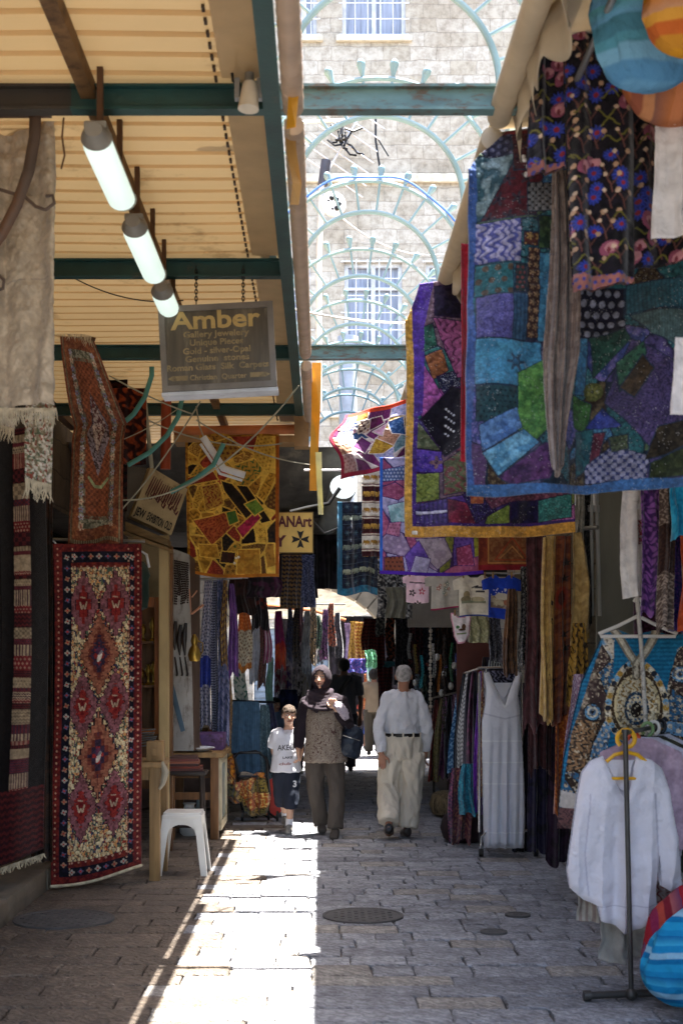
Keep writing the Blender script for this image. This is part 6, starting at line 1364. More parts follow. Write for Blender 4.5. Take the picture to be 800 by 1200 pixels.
for i, (x, y) in enumerate(((646, 705), (664, 660), (662, 678), (645, 725), (662, 745), (663, 762), (650, 790))):
 cvs.fill(cvs.poly([(x+(6 if k % 2 == 0 else 2.4)*math.sin(k*math.pi/5), y-(6 if k % 2 == 0 else 2.4)*math.cos(k*math.pi/5)) for k in range(10)]), '#15100c')
cvs.fill(cvs.ell(659, 700, 7, 14), '#7c2c1c'); cvs.fill(cvs.ell(659, 700, 4, 9), '#3c1814'); cvs.grain(.2, 2)
o = cloth('scarf', cvs, 9.0, CL, None, disp=folds(.05, 2.5, 1), warp=lambda U, V: ((U-.5)*8*V-4*V, -36*(np.abs(U-.45))*V+10*V), label='gold scarf with black stars and rust flame print', cat='scarf', group=G2); solidify(o, .003)
scarf('cream gold plain scarf left half of the star scarf', 634, 646, 630, 845, 8.95, '#b39454', '#a3824a', 'noise', 6, G2, top=.7, zig=14, n=1.5)
scarf('rust orange leaf print scarf with black marks hanging to knee height', 648, 676, 720, 955, 9.1, '#7c3a1c', '#b36a2c', 'leaf', 5, G2, top=.6, zig=16, n=2)
scarf('pale yellow plain scarf right of the star scarf', 666, 688, 624, 750, 8.9, '#ab9360', '#957c4c', 'noise', 7, G2, top=.5, zig=10, skew=4, n=1.2)
scarf('mustard scarf with black strokes hanging behind the kaftan sleeve', 664, 690, 730, 830, 8.8, '#a07c34', '#2a1c12', 'leaf', 8, G2, top=.5, zig=30)
scarf('black scarf with white vine edge beside the metal rods', 678, 692, 575, 730, 9.2, '#121214', '#3c3a38', 'leaf', 6, G2, top=.9)
scarf('dark violet narrow scarf behind the gold scarf', 630, 642, 628, 760, 9.5, '#2c1c3c', '#4c2c4c', 'noise', 5, G2)
scarf('white thin scarf hanging behind the yellow-edged quilt corner', 672, 684, 560, 640, 9.0, '#8c887c', '#a09c90', 'noise', 5, G2)
# door panel and rods
b = MB(); b.bb(P(699, 0, 9.9).x, P(742, 0, 9.9).x, 9.9, 9.95, 0.02, 3.6); b.build('door_leaf', M('grey_green_door', '#6f6d60', rough=.6, dirt='#55534a', stretch=(1, 1, .3)), label='tall grey-green metal door behind the hanging white garment', cat='door')
for i, px in enumerate((692, 698)):
 b = MB(); b.tube([P(px, 560, 9.2), P(px+3*i+1, 722, 9.2)], .013, 8); b.tube([P(px, 592, 9.2), P(px, 600, 9.2)], .024, 8); b.build('steel_rod', M('bright_steel', '#b8b8b4', metal=.6, rough=.3), smooth=True, label=['bright steel rod hanging nearest the black scarf', 'bright steel rod hanging nearest the grey-green door'][i], cat='rod')
cvs = Cv(728, 566, 756, 702, 1.2, '#e0dcd8'); cvs.tex(cvs.rect(745, 610, 751, 640), '#8c3a3c', '#b3aeac', 'leaf', 4); cvs.grain(.05, 4)
o = cloth('white_garment', cvs, 7.2, CLT, None, disp=folds(.03, 1.2, 1), warp=lambda U, V: (4*np.sin(V*3.2)*(U < .5)*-1+2, -6*U*V), label='white garment with small red embroidery hanging above the white hanger', cat='garment', group=G2); solidify(o, .003)
scarf('violet and purple swirl print scarf right of the white garment', 749, 774, 566, 720, 7.1, '#3c1f54', '#7c4a8c', 'scroll', 12, G2, top=.9, zig=8, n=1.5)
scarf('dark brown speckled fur-like scarf hanging in the top right stall', 771, 790, 562, 735, 7.0, '#4c3c34', '#8c7c70', 'leaf', 5, G2, top=.9, zig=8, n=1.5, bands=[(.3, .62, '#2a1814', '#3a241c')])
scarf('turquoise scarf end under the big blue quilt', 784, 812, 566, 625, 6.9, '#177ca0', '#2c94b4', 'noise', 7, G2, top=.95, zig=14, n=1.5)
scarf('blue violet dark print skirt under the turquoise scarf', 782, 800, 615, 740, 7.3, '#20205c', '#4c2c6c', 'scroll', 5, G2, top=.9, zig=4, n=1.5)
scarf('orange cloth hanging at the right edge below the turquoise scarf', 796, 830, 620, 740, 7.2, '#a8401c', '#b8502c', 'noise', 7, G2, top=.9, zig=4, n=1.5)
scarf('dark plum curtain of clothes behind the white hanger', 742, 830, 690, 800, 8.0, '#2a1420', '#4c2440', 'scroll', 8, G2, top=.98, n=4, name='clothes', cat='clothes')
for i, (px0, px1, y0, y1, Y, c1, c2) in enumerate(((619, 652, 780, 1000, 10.2, '#12101a', '#1c1830'), (600, 622, 800, 1000, 12.2, '#0f0f16', '#191926'), (640, 680, 850, 1010, 9.6, '#1a1018', '#2a1a2c'), (560, 600, 770, 985, 12.6, '#121018', '#221828'))):
 scarf(['long black coat hanging in the dark between dress and scarves', 'black dress hanging just right of the white dress', 'dark plum skirt hanging below the rust leaf scarf', 'black long dress hanging behind the white dress'][i], px0, px1, y0, y1, Y, c1, c2, 'noise', 8, G2, top=.7, n=3, name='garment', cat='garment')
rack_rod('metal rail carrying the middle scarves on the right', P(592, 626, 9.5), P(700, 618, 8.9)); rack_rod('metal rail carrying the garments under the blue quilt', P(722, 562, 7.2), P(835, 556, 6.9))
# ---- kaftan on hanger with white post
def hanger(parent, c, w, col, r=.007, dirv=(1, 0, 0), hook=True, drop=.1):
 c = Vector(c); d = Vector(dirv).normalized(); b = MB(); q = w/2
 b.tube([c+d*.0+Vector((0, 0, -.03)), c+d*q*.5+Vector((0, 0, -.03-drop*.55)), c+d*q+Vector((0, 0, -.03-drop)), c+d*(q-.01)+Vector((0, 0, -.045-drop)), c-d*(q-.01)+Vector((0, 0, -.045-drop)), c-d*q+Vector((0, 0, -.03-drop)), c-d*q*.5+Vector((0, 0, -.03-drop*.55)), c+Vector((0, 0, -.03))], r, 8)
 if hook: b.tube([c+Vector((0, 0, -.03)), c+Vector((0, 0, .02)), c+d*.022+Vector((0, 0, .04)), c+d*.012+Vector((0, 0, .068)), c-d*.014+Vector((0, 0, .068)), c-d*.024+Vector((0, 0, .05))], r*.8, 8)
 return b.build('hanger', col, parent, smooth=True) if parent else b
WP = M('white_hanger', '#d5d2cc', rough=.35, var=.05, bump=0)
def kaftan():
 Y = 7.75; cv = Cv(652, 735, 836, 972, 1.3, '#14587c'); cx = 743
 cv.tex(cv.m, '#12577c', '#1c6f94', 'fine', 5, ang=math.pi/2)
 sl = cv.poly([(652, 972), (668, 860), (690, 790), (706, 745), (716, 750), (712, 850), (700, 920), (690, 972)]) | cv.poly([(836, 972), (836, 740), (790, 760), (780, 800), (772, 860), (780, 972)])
 cv.crazy(sl, [('#2c5a7c', '#a89c84'), ('#8c6c4c', '#2a2420'), ('#b0a894', '#4c3c34'), ('#3c2c2c', '#8c7c6c'), ('#5c84a4', '#c4bcac')], 60, 4, ('leaf', 'dots', 'flowers', 'noise'), 7, '#2a2018', 1.2)
 for (x, y) in ((691, 834), (793, 790)):
  for rr, c in ((11, '#20242c'), (9, '#5c8cb0'), (6.5, '#c8c4b4'), (4, '#4c6c8c'), (2, '#1c1c20')): cv.fill(cv.ell(x, y, rr), c)
 # necklace-like paisley motif
 for (cx_, s) in ((727, -1), (760, 1)):
  o_ = [(cx_+s*18*math.sin(t)*(1 if True else 1), 812-48*math.cos(t)) for t in [k*math.pi/16 for k in range(17)]]
 loop = [(cx+34*math.sin(2*math.pi*k/40)*(1-.2*math.cos(2*math.pi*k/40)), 822-46*math.cos(2*math.pi*k/40)) for k in range(41)]
 cv.fill(cv.poly(loop), '#3c2c1c'); d = cv.dseg(loop)
 cv.fill((d < 3.5), '#c0b08c');
 for i, (x, y) in enumerate(loop): cv.fill(cv.ell(x, y, 3.4), ['#d0c8b4', '#1c2430', '#6c9cbc', '#a8843c'][i % 4])
 lp = lambda f, dy=0: [(cx+34*f*math.sin(2*math.pi*k/40), 826-44*f*math.cos(2*math.pi*k/40)+dy) for k in range(41)]
 cv.fill(cv.poly(lp(.82)), '#c4b48c'); cv.tex(cv.poly(lp(.72)), '#c9bea2', '#8c6c34', 'leaf', 6); cv.fill(cv.poly(lp(.45, 4)), '#163a54'); cv.tex(cv.poly(lp(.36, 4)), '#c9bea2', '#3c5c7c', 'dots', 5); cv.fill(cv.poly(lp(.2, 6)), '#1c1410')
 for s in (-1, 1):
  pl = [(cx+s*26, 738), (cx+s*10, 765), (cx, 778), (cx, 792)]; cv.fill(cv.dseg(pl) < 5, '#7c7464'); cv.fill(cv.dseg(pl) < 2.5, '#c0b8a4');
 dd = vnoise(cv.X/2.2, cv.Y/2.2, 77); mm = sl | cv.poly(loop)
 for th, c_ in ((.8, '#c0b49a'), (.72, '#3c3028')): cv.fill(mm & (vnoise(cv.X/2.2+th*50, cv.Y/2.2, 77) > th), c_, .75)
 cv.grain(.35, 1.8, 14)
 body = cv.poly([(706, 742), (722, 737), (740, 745), (766, 738), (784, 745), (836, 735), (836, 972), (800, 930), (776, 910), (706, 910), (690, 930), (680, 972), (652, 972), (660, 890), (680, 800)])
 cv.tex(cv.poly([(650, 925), (678, 930), (674, 948), (652, 945)]), '#b8b4b0', '#c4c0bc', 'plain')
 cv.tex(cv.poly([(650, 946), (680, 946), (684, 972), (650, 972)]), '#6c4c4c', '#3c2c34', 'leaf', 4)
 cv.m &= body; cv.grain(.18, 2.5, 3)
 t = thing('kaftan', 'bright blue kaftan with ornate cream and brown motif on a white hanger', 'dress', P(745, 910, Y))
 cloth('garment', cv, Y, CL, t, disp=lambda U, V: .03*np.sin(U*12+V*2)*(.4+V)+.02*np.sin(U*29)*V-.05*np.abs(U-.5), infl=.05, inflr=12)
 hanger(t, P(747, 727, Y-.06)+Vector((0, 0, .055)), .44, WP, .010, drop=.10)
 t = thing('hanging_post', 'white mottled metal post in front of the blue kaftan', 'post', P(752, 1000, Y-.1))
 b = MB(); b.tube([P(745, 690, Y-.12), P(751, 760, Y-.13), P(758, 880, Y-.15), P(764, 1005, Y-.15)], .0125, 10); b.build('pole', M('mottled_steel', '#b0aca4', rough=.5, dirt='#6c6860', dscale=20, dthr=.5), t, smooth=True)
 b = MB(); b.tube([P(735, 690, Y-.12), P(758, 690, Y-.12)], .012, 8); b.build('hook_bar', M('mottled_steel'), t, smooth=True)
 scarf('pink and white patterned blouse sleeve hanging left of the blue kaftan', 664, 690, 790, 925, 8.1, '#8c6c84', '#c0b4bc', 'leaf', 5, G2, top=.4, skew=-6, name='blouse', cat='blouse', zig=4, n=1.3)
kaftan()
# ---- white dress on rack
def white_dress():
 Y = 11.9; cv = Cv(556, 778, 622, 998, 2., '#b9bcca')
 cv.tex(cv.m, '#e0e2ea', '#e6e8ee', 'plain', 5)
 out = [(566, 788), (573, 787), (580, 806), (590, 826), (597, 806), (606, 786), (611, 788), (606, 815), (609, 835), (613, 900), (615, 960), (614, 995), (600, 993), (585, 991), (567, 994), (566, 950), (564, 880), (564, 845), (568, 825), (569, 808)]
 m = cv.poly(out); cv.fill(np.abs(cv.Y-842-np.abs(cv.X-590)*-.25) < 1., '#c9cbd6'); cv.fill(cv.dseg([(573, 787), (580, 806), (590, 828), (597, 806), (606, 786)]) < 1.5, '#eceef2')
 for y in (868, 893, 918, 975): cv.fill(np.abs(cv.Y-y) < .7, '#eef0f4')
 cv.m &= m
 bk = cv.poly([(566, 788), (573, 787), (577, 800), (600, 800), (606, 786), (611, 788), (606, 815), (615, 960), (614, 995), (567, 994), (564, 845), (568, 825)])
 t = thing('dress', 'long white sleeveless V-neck dress hanging on the front of the clothes rack', 'dress', P(590, 994, Y), G2)
 def dp(U, V): g = np.clip((V-.25)*1.6, 0, 1); return g*(.03*np.abs(np.sin(U*15+1+V*.5))+.02*np.sin(U*41+V*2))+.01*np.sin(V*9+U*5)
 cloth('garment', cv, Y, MC('white_cotton', transl=.12, bump=.06, var=.03, sheen=.0), t, disp=dp, infl=.07, inflr=9, back=bk, emb=.001)
 cv = Cv(566, 786, 610, 830, 1.6, '#2a2a3c'); cv.tex(cv.m, '#20202e', '#7c7c94', 'leaf', 5); o = cloth('lace_top', cv, Y+.12, CL, None, disp=folds(.01, 2), label='dark grey lace top showing through the neckline of the white dress', cat='garment', group=G2); solidify(o, .003)
 t = thing('clothes_rack', 'chrome clothes rack on castors behind the white dress', 'clothes rack', P(590, 1000, Y)); cm = M('chrome', '#b5b5b8', metal=.9, rough=.25, bump=0, var=.05)
 b = MB(); b.tube([P(560, 783, Y-.02), P(612, 781, Y-.02)], .011, 8); b.tube([P(562, 783, Y), P(540, 790, Y+1.8)], .011, 8); b.tube([P(610, 781, Y), P(588, 789, Y+1.8)], .011, 8); b.build('rail', cm, t, smooth=True)
 for px in (563, 612):
  x = P(px, 0, Y).x; b = MB(); b.tube([(x, Y+.1, 1.6), (x, Y+.1, .2)], .013, 8); b.build('upright', cm, t, smooth=True)
 for s, px in ((-1, 563), (1, 627)):
  x = P(px, 0, Y).x; b = MB(); b.tube([(x-.0, Y-.02, .08), (x-.005*s, Y-.02, .17), (x-s*.04, Y-.02, .22), (x-s*.12, Y-.01, .235)], .012, 8); b.build('foot', cm, t, smooth=True)
  b = MB(); b.tube([(x-.018, Y-.02, .035), (x+.018, Y-.02, .035)], .035, 12); b.build('castor', M('black_rubber'), t, smooth=True)
 b = MB()
 for px in (569, 605): b.box(P(px, 786, Y-.03), (.012, .02, .04))
 b.tube([P(569, 783, Y-.03), P(605, 783, Y-.03)], .005, 6); b.tube([P(587, 783, Y-.03), P(587, 775, Y-.03), P(590, 772, Y-.03)], .004, 6); b.build('clip_hanger', cm, label='steel clip hanger gripping the straps of the white dress', cat='hanger')
 b = MB(); r = random.Random(1)
 for i in range(9): b.tube([P(572+i*3, 783, Y+.2+.05*i), P(573+i*3, 774, Y+.2+.05*i), P(577+i*3, 772, Y+.2+.05*i), P(580+i*3, 777, Y+.2+.05*i)], .006, 6)
 b.build('hanger_bunch', M('grey_plastic', '#8c9494', rough=.5), smooth=True, label='bunch of grey hanger hooks on top of the chrome rack', cat='hangers')
 # clothes on the rack side, turned towards the lane
 cols = [('#2c5a84', '#7ca4c4', 'leaf', 'blue print dress, farthest on the chrome rack'), ('#16181f', '#1f2230', 'noise', 'black dress on the chrome rack beside the blue print'), ('#7c7c7c', '#c0c0c0', 'zig', 'grey and white zigzag dress on the chrome rack'), ('#191424', '#241c30', 'noise', 'dark indigo dress on the chrome rack past the zigzag one'), ('#3c1030', '#5c1c48', 'noise', 'deep plum dress on the chrome rack'), ('#141420', '#1c1c2c', 'noise', 'black dress between plum and violet on the chrome rack'), ('#4c1c7c', '#6c2c9c', 'noise', 'violet dress on the chrome rack'), ('#6c3c2c', '#a88c5c', 'leaf', 'brown and gold print dress nearest the white dress')]
 for i, (c1, c2, kd, lab) in enumerate(cols):
  f = i/7; Yk = Y+1.7-1.55*f; pt = 540+24*f; pb = 536+30*f
  scarf(lab, pt-8+(4*f), pt+7, 786+3*(1-f), (908, 925, 900, 940, 935, 945, 950, 935)[i], Yk, c1, c2, kd, 5, 'dresses on the chrome rack', top=.25, n=1.2, amp=.05, name='dress', cat='dress', skew=(pb-pt)*.3-6*(1-f), zig=8, k=2.)
 for i, (px, py, w, c1, c2, lab) in enumerate(((548, 925, 22, '#1c6c84', '#2c8ca0', 'turquoise fringe cloth hanging low under the rack dresses'), (540, 930, 22, '#5c2c3c', '#8c5c4c', 'wine and tan bag-like cloth low on the rack'), (534, 930, 18, '#3c2444', '#7c3c5c', 'purple patterned cloth bundle at the foot of the rack'), (556, 930, 16, '#7c4c2c', '#c0a06c', 'brown and cream sequin skirt low beside the white dress'))):
  scarf(lab, px-w/2, px+w/2, py-30, py+(55 if i else 30), Y+.4+.2*i, c1, c2, 'leaf', 5, 'dresses on the chrome rack', top=.6, n=2, amp=.05, name='skirt', cat='garment', zig=10, k=2.)
 # farther rack, darker
 cols = [('#5c2020', '#8c3c2c', 'wine red dress leftmost on the far rack'), ('#7c7044', '#5c5430', 'olive yellow dress on the far rack'), ('#7c4c6c', '#4c2c54', 'mauve print dress on the far rack'), ('#121218', '#1c1c26', 'black dress in the middle of the far rack'), ('#6c3c5c', '#b09cac', 'pink and grey print dress on the far rack'), ('#3c2c5c', '#8c7cac', 'violet checked dress on the far rack'), ('#8c7c64', '#3c2c24', 'beige and brown dress rightmost on the far rack')]
 for i, (c1, c2, lab) in enumerate(cols):
  pt = 513+5*i; scarf(lab, pt-7, pt+5, 820-1.5*i, 915-i*2, 16.2-.25*i, c1, c2, 'leaf', 4, 'dresses on the far rack', top=.25, n=1.2, amp=.05, name='dress', cat='dress', zig=6, skew=-6+i*1.4, k=2.2)
 t = thing('clothes_rack', 'dark far clothes rack behind the old man with crowded hangers', 'clothes rack', P(528, 930, 16)); b = MB(); b.tube([P(506, 818, 16.4), P(550, 808, 14.6)], .014, 8); b.build('rail', M('dark_steel'), t, smooth=True)
 for (px, Yq) in ((508, 16.3), (548, 14.7)):
  x = P(px, 0, Yq).x; b = MB(); b.tube([(x, Yq, 0), (x, Yq, 1.4)], .014, 8); b.build('upright', M('dark_steel'), t)
 # round striped baskets / drums
 for lab, px, py, w, Y_ in (('striped round fabric pouffe on the ground behind the old man, the larger one', 528, 930, 22, 15.), ('dark fabric bundle beside the castors of the chrome rack', 545, 960, 17, 12.9)):
  b = MB(); o_ = P(px, 0, Y_); h = .26; b.lathe([(.16, 0), (.21, .03), (.24, .13), (.21, .24), (.15, .27), (.02, .275)], (o_.x, Y_, .003), 22)
  b.build('pouffe', M('pouffe_cloth' if 'striped' in lab else 'dark_bundle', '#7c6c50' if 'striped' in lab else '#2c1c20', rough=.9, scale=14, stretch=(5, 5, .3), var=.4, dirt='#2a201a', dscale=9, dthr=.5), smooth=True, label=lab, cat='pouffe')
white_dress()
# ---- front rail with white blouse
def front_rack():
 Y = 6.85; t = thing('clothes_rack', 'dark steel garment rack with a flat T foot in the right foreground', 'clothes rack', P(735, 1176, Y)); gm = M('worn_dark_steel', '#4c4a48', metal=.5, rough=.45, dirt='#2a2826', dscale=12)
 a = P(732, 862, Y); a.z = 1.34; base = P(739, 1172, Y); base.z = .03
 b = MB(); b.tube([a, base], .013, 12); b.tube([a, a+Vector((0, 0, .018))], .019, 12); b.build('upright', gm, t, smooth=True)
 b = MB(); b.tube([(P(686, 0, Y).x, Y-.02, .028), (P(800, 0, Y).x, Y+.06, .028)], .019, 10); b.tube([(P(686, 0, Y).x-.015, Y-.02, .028), (P(686, 0, Y).x+.02, Y-.02, .028)], .027, 10); b.ball(base, .032, 10, 8); b.build('foot', gm, t, smooth=True)
 e = P(812, 842, 8.6); e.z = 1.34; b = MB(); b.tube([a, e], .012, 10); b.build('rail', gm, t, smooth=True)
 b = MB(); b.tube([e, (e.x, e.y, .03)], .013, 10); b.build('upright', gm, t, smooth=True)
 # blouse
 Yb = 6.98; cv = Cv(655, 880, 806, 1118, 1.45, '#c6c4d2')
 cv.tex(cv.m, '#e4e2ea', '#e8e6ee', 'plain', 6)
 body = cv.poly([(690, 892), (706, 885), (714, 905), (733, 940), (738, 905), (744, 885), (762, 890), (776, 900), (784, 925), (794, 985), (801, 1042), (790, 1048), (776, 1040), (771, 1000), (770, 1040), (774, 1078), (760, 1080), (748, 1092), (733, 1098), (722, 1086), (703, 1080), (700, 1062), (684, 1056), (668, 1042), (664, 1020), (668, 985), (676, 930), (681, 905)])
 n1 = cv.poly([(706, 885), (742, 885), (738, 915), (733, 941)])
 back = body | cv.poly([(704, 890), (744, 890), (740, 940), (710, 940)])
 cv.fill(np.abs(cv.Y-1062) < .8, '#c9c7d2'); cv.fill(cv.dseg([(706, 885), (714, 905), (733, 941)]) < 1.4, '#f0eef4'); cv.fill(cv.dseg([(766, 930), (770, 1000), (772, 1060)]) < 1.2, '#c6c4d0'); cv.fill(cv.dseg([(690, 930), (684, 1000), (690, 1050)]) < 1., '#ccc9d6')
 cv.m &= body & ~n1
 t = thing('blouse', 'white long-sleeved V-neck blouse on a yellow hanger at the front of the near rack', 'blouse', P(730, 1098, Yb), 'clothes on the near rack')
 def dp(U, V): U = U+.06*(fbm(U*3, V*3, 4)-.5); return .03*np.abs(np.sin(U*9+.5))*(.1+V)+.045*np.abs(np.sin(U*17+V*1.2))*(.1+V)**1.5+.012*np.sin(U*41+V*3)*V+.012*np.sin(V*9+U*8)
 cloth('garment', cv, Yb, MC('white_cotton'), t, disp=dp, infl=.045, inflr=9, back=back, crumple=.03, emb=.001)
 YL = M('yellow_hanger', '#e0a81c', rough=.35, bump=0, var=.05); OR = M('orange_hanger', '#c4481c', rough=.35, bump=0, var=.05)
 t = thing('hanger', 'yellow plastic hanger with a round hook holding the white blouse', 'hanger', P(730, 900, Yb-.03), 'plastic hangers on the near rack')
 c = P(733, 880, Yb-.03); b = MB(); b.tube([c+Vector((.045*math.cos(k*.5), 0, .062+.045*math.sin(k*.5))) for k in range(-3, 9)], .012, 8); b.tube([c+Vector((0, 0, .03)), c+Vector((0, 0, -.01))], .012, 8); b.build('hook', YL, t, smooth=True)
 b = MB(); b.tube([c+Vector((-.10, 0, -.055)), c+Vector((-.06, 0, -.02)), c+Vector((0, 0, -.005)), c+Vector((.06, 0, -.02)), c+Vector((.10, 0, -.055))], .010, 8); b.tube([c+Vector((-.085, 0, -.14)), c+Vector((.075, 0, -.14))], .008, 8); b.build('arms', YL, t, smooth=True)
 # further hangers and garments along the rail
 hc = [('orange', OR, 'orange plastic hanger right behind the yellow one'), ('green', M('green_hanger', '#6f8c5c', rough=.4, bump=0), 'pale green plastic hanger on the near rack'), ('white', WP, 'white plastic hanger on the near rack'), ('black', M('black_tube'), 'black plastic hanger on the near rack'), ('brown', M('brown_hanger', '#6c5448', rough=.4, bump=0), 'brown plastic hanger on the near rack'), ('grey', M('grey_plastic'), 'grey plastic hanger on the near rack'), ('pinkish', M('pink_hanger', '#a0807c', rough=.4, bump=0), 'pinkish plastic hanger farthest on the near rack')]
 gc = [('#a890a0', '#b8a0b0', 'pale lilac blouse behind the white one'), ('#b8b6c4', '#c2c0ce', 'second white blouse farther along the near rack'), ('#2c2c24', '#3c3a2c', 'dark olive blouse on the near rack'), ('#b6b4c0', '#c0bec8', 'third white blouse on the near rack'), ('#7c2c4c', '#4c1c34', 'wine red blouse on the near rack'), ('#b0aeb8', '#bab8c2', 'greyish white blouse on the near rack'), ('#4c6c94', '#2c4c7c', 'blue blouse farthest on the near rack')]
 for i, ((nm, m, lab), (c1, c2, gl)) in enumerate(zip(hc, gc)):
  f = (i+2.2)/9.2; p = Vector(a).lerp(Vector(e), f*.8); c = p+Vector((0, 0, -.055))
  if nm == 'orange': c = P(742, 878, p.y)
  t = thing('hanger', lab, 'hanger', c, 'plastic hangers on the near rack')
  b = MB(); b.tube([c+Vector((.03*math.cos(k*.5), 0, .05+.035*math.sin(k*.5))) for k in range(-3, 9)], .010, 8); b.tube([c+Vector((-.21, 0, -.08)), c+Vector((-.1, 0, -.02)), c+Vector((0, 0, 0)), c+Vector((.1, 0, -.02)), c+Vector((.21, 0, -.08))], .011, 8); b.build('arms', m, t, smooth=True)
  px = VX+p.x/p.y*FPX; py = VY+(CAMZ-p.z)/p.y*FPX; s = FPX/p.y; W = .24*s; cv = Cv(px-W*1.1, py+8, px+W*1.1, py+.85*s, 1., c1); cv.tex(cv.m, c1, c2, 'noise', 8)
  cv.m &= cv.poly([(px-W*.25, py+10), (px+W*.25, py+10), (px+W*.9, py+26), (px+W*1.08, py+.62*s), (px+W*.75, py+.64*s), (px+W*.7, py+.8*s), (px-W*.7, py+.8*s), (px-W*.78, py+.6*s), (px-W*1.06, py+.6*s), (px-W*.9, py+26)])
  cloth('blouse', cv, p.y, CL, None, disp=folds(.02, 3, i), infl=.035, inflr=8, label=gl, cat='blouse', group='clothes on the near rack')
 cv = Cv(676, 1030, 720, 1080, 1.2, '#a8a298'); cv.tex(cv.m, '#a8a298', '#8c7c74', 'stripes', 7); o = cloth('trousers', cv, 7.15, CL, None, disp=folds(.03, 1.5), label='pale striped garment hem showing under the left sleeve of the white blouse', cat='garment', group='clothes on the near rack'); solidify(o, .004)
 cv = Cv(702, 1070, 764, 1125, 1.2, '#a8a49c'); cv.tex(cv.m, '#aaa69e', '#b4b0a8', 'plain', 7); o = cloth('trousers', cv, 7.25, CL, None, disp=folds(.04, 2), warp=lambda U, V: (0*U, 4*np.sin(U*6)), label='off-white trousers hanging below the white blouse', cat='garment', group='clothes on the near rack'); solidify(o, .004)
 cv = Cv(758, 1030, 806, 1066, 1.2, '#a88c88'); cv.tex(cv.m, '#b0a4a0', '#8c4c4c', 'leaf', 6); o = cloth('trousers', cv, 7.3, CL, None, disp=folds(.04, 2), label='pink and white printed hem showing under the right sleeve of the blouse', cat='garment', group='clothes on the near rack'); solidify(o, .004)
front_rack()
def floor_bags():
 def bag(lab, px, py, rx, ry, Y, nm, c, d, st, ang):
  t = thing('cloth_bag', lab, 'bag', P(px, py+ry, Y), 'round striped bags in the lower right corner'); s = Y/FPX; o = P(px, py, Y); b = MB(); n, m = 28, 20; vs = []
  R = Matrix.Rotation(ang, 3, 'Y')
  for i in range(m+1):
   a = -math.pi/2+math.pi*i/m; r = max(.02, math.cos(a)**.75 if math.cos(a) > 0 else 0)
   for k in range(n):
    th = 2*math.pi*k/n; wr = 1+.05*math.sin(th*6+a*2)+.03*math.sin(th*11+a*5)+.24*mnoise.noise(Vector((math.cos(th)*1.5, math.sin(th)*1.5, a*1.3+px))); vs.append(o+R @ Vector((rx*s*r*wr*math.cos(th), .14*r*wr*math.sin(th), ry*s*math.sin(a))))
  b.add(vs, [(i*n+k, i*n+(k+1) % n, (i+1)*n+(k+1) % n, (i+1)*n+k) for i in range(m) for k in range(n)])
  b.build('bag_body', MS(nm, c, d, st), t, smooth=True)
  b = MB(); b.tube([o+R @ Vector((-rx*s*.3, 0, ry*s*.9)), o+R @ Vector((-.02, 0, ry*s*1.5)), o+R @ Vector((rx*s*.5, 0, ry*s*1.4)), o+R @ Vector((rx*s*.5, 0, ry*s*.8))], .012, 8, flat=.4); b.build('strap', MS(nm, c, d, st), t, smooth=True)
 bag('red and orange striped round bag behind the blue one in the lower right corner', 800, 1098, 44, 62, 6.75, 'red_stripe_cloth', ['#9c2430', '#8c2c50', '#b0483c', '#7c2430', '#a85c5c', '#6c3c5c'], 'X', 6., .5)
 bag('bright blue striped round bag in the lower right corner', 806, 1120, 46, 62, 6.42, 'bright_blue_stripe', ['#1c84b8', '#2494c4', '#1670a4', '#8cb8d0', '#1c84b8', '#3ca4cc', '#14649c'], 'Z', 5.2, .6)
floor_bags()
# ---- manhole covers
def manholes():
 for lab, px, py, r in (('dark round iron manhole cover in the shaded stone left of the sunlit strip', 75, 1078, .33), ('dark round iron manhole cover right of the sunlit strip', 425, 1074, .27), ('small dark round cover, the nearer of the two small ones at right', 578, 1093, .085), ('small dark round cover, the farther of the two small ones at right', 606, 1073, .085)):
  Y = 2720/(py-775); x = (px-VX)/FPX*Y; t = thing('manhole_cover', lab, 'manhole cover', (x, Y, .004)); m = M('cast_iron', '#555352', metal=.1, rough=.7, dirt='#6e6a64', dscale=14)
  b = MB(); b.lathe([(r, -.01), (r, .008), (r-.02, .010), (r-.025, .006), (.001, .006)], (x, Y, .004), 36); b.build('cover', m, t)
  b = MB(); q = .045
  if r > .2:
   k = int(r/q)
   for i in range(-k, k+1):
    for j in range(-k, k+1):
     if math.hypot(i*q, j*q) < r-.05 and (i+j) % 2 == 0: b.box((x+i*q, Y+j*q, .012), (.026, .026, .005))
  else: b.box((x, Y, .012), (.06, .02, .005))
  b.build('tread_pattern', m, t)
manholes()
# ================================================================ CENTRE / BACKGROUND
TARP = M('grey_tarp', '#5c5a56', rough=.8, dirt='#8a8478', dscale=4, var=.3)
def tarp(lab, pts4, name='tarp', mat=None, sag=.12, wr=.05):
 """TL,TR,BR,BL world points"""
 TL, TR, BR, BL = [Vector(p) for p in pts4]; n = 26; vs = []
 for i in range(n+1):
  for j in range(n+1):
   u, v = i/n, j/n; p = TL.lerp(TR, u).lerp(BL.lerp(BR, u), v); vs.append(p+Vector((0, wr*math.sin(u*17+v*9), -sag*math.sin(u*math.pi)*math.sin(v*math.pi)+wr*mnoise.noise(Vector((u*6, v*6, p.y))))))
 b = MB(); b.add(vs, [(i*(n+1)+j, (i+1)*(n+1)+j, (i+1)*(n+1)+j+1, i*(n+1)+j+1) for i in range(n) for j in range(n)])
 o = b.build(name, mat or TARP, smooth=True, label=lab, cat='tarpaulin'); solidify(o, .004); return o
tarp('grey tarpaulin stretched across the lane above the cross sign', [(-2.6, 14.0, 3.95), (.22, 14.0, 3.9), (.3, 15.6, 3.15), (-2.6, 15.6, 3.2)])
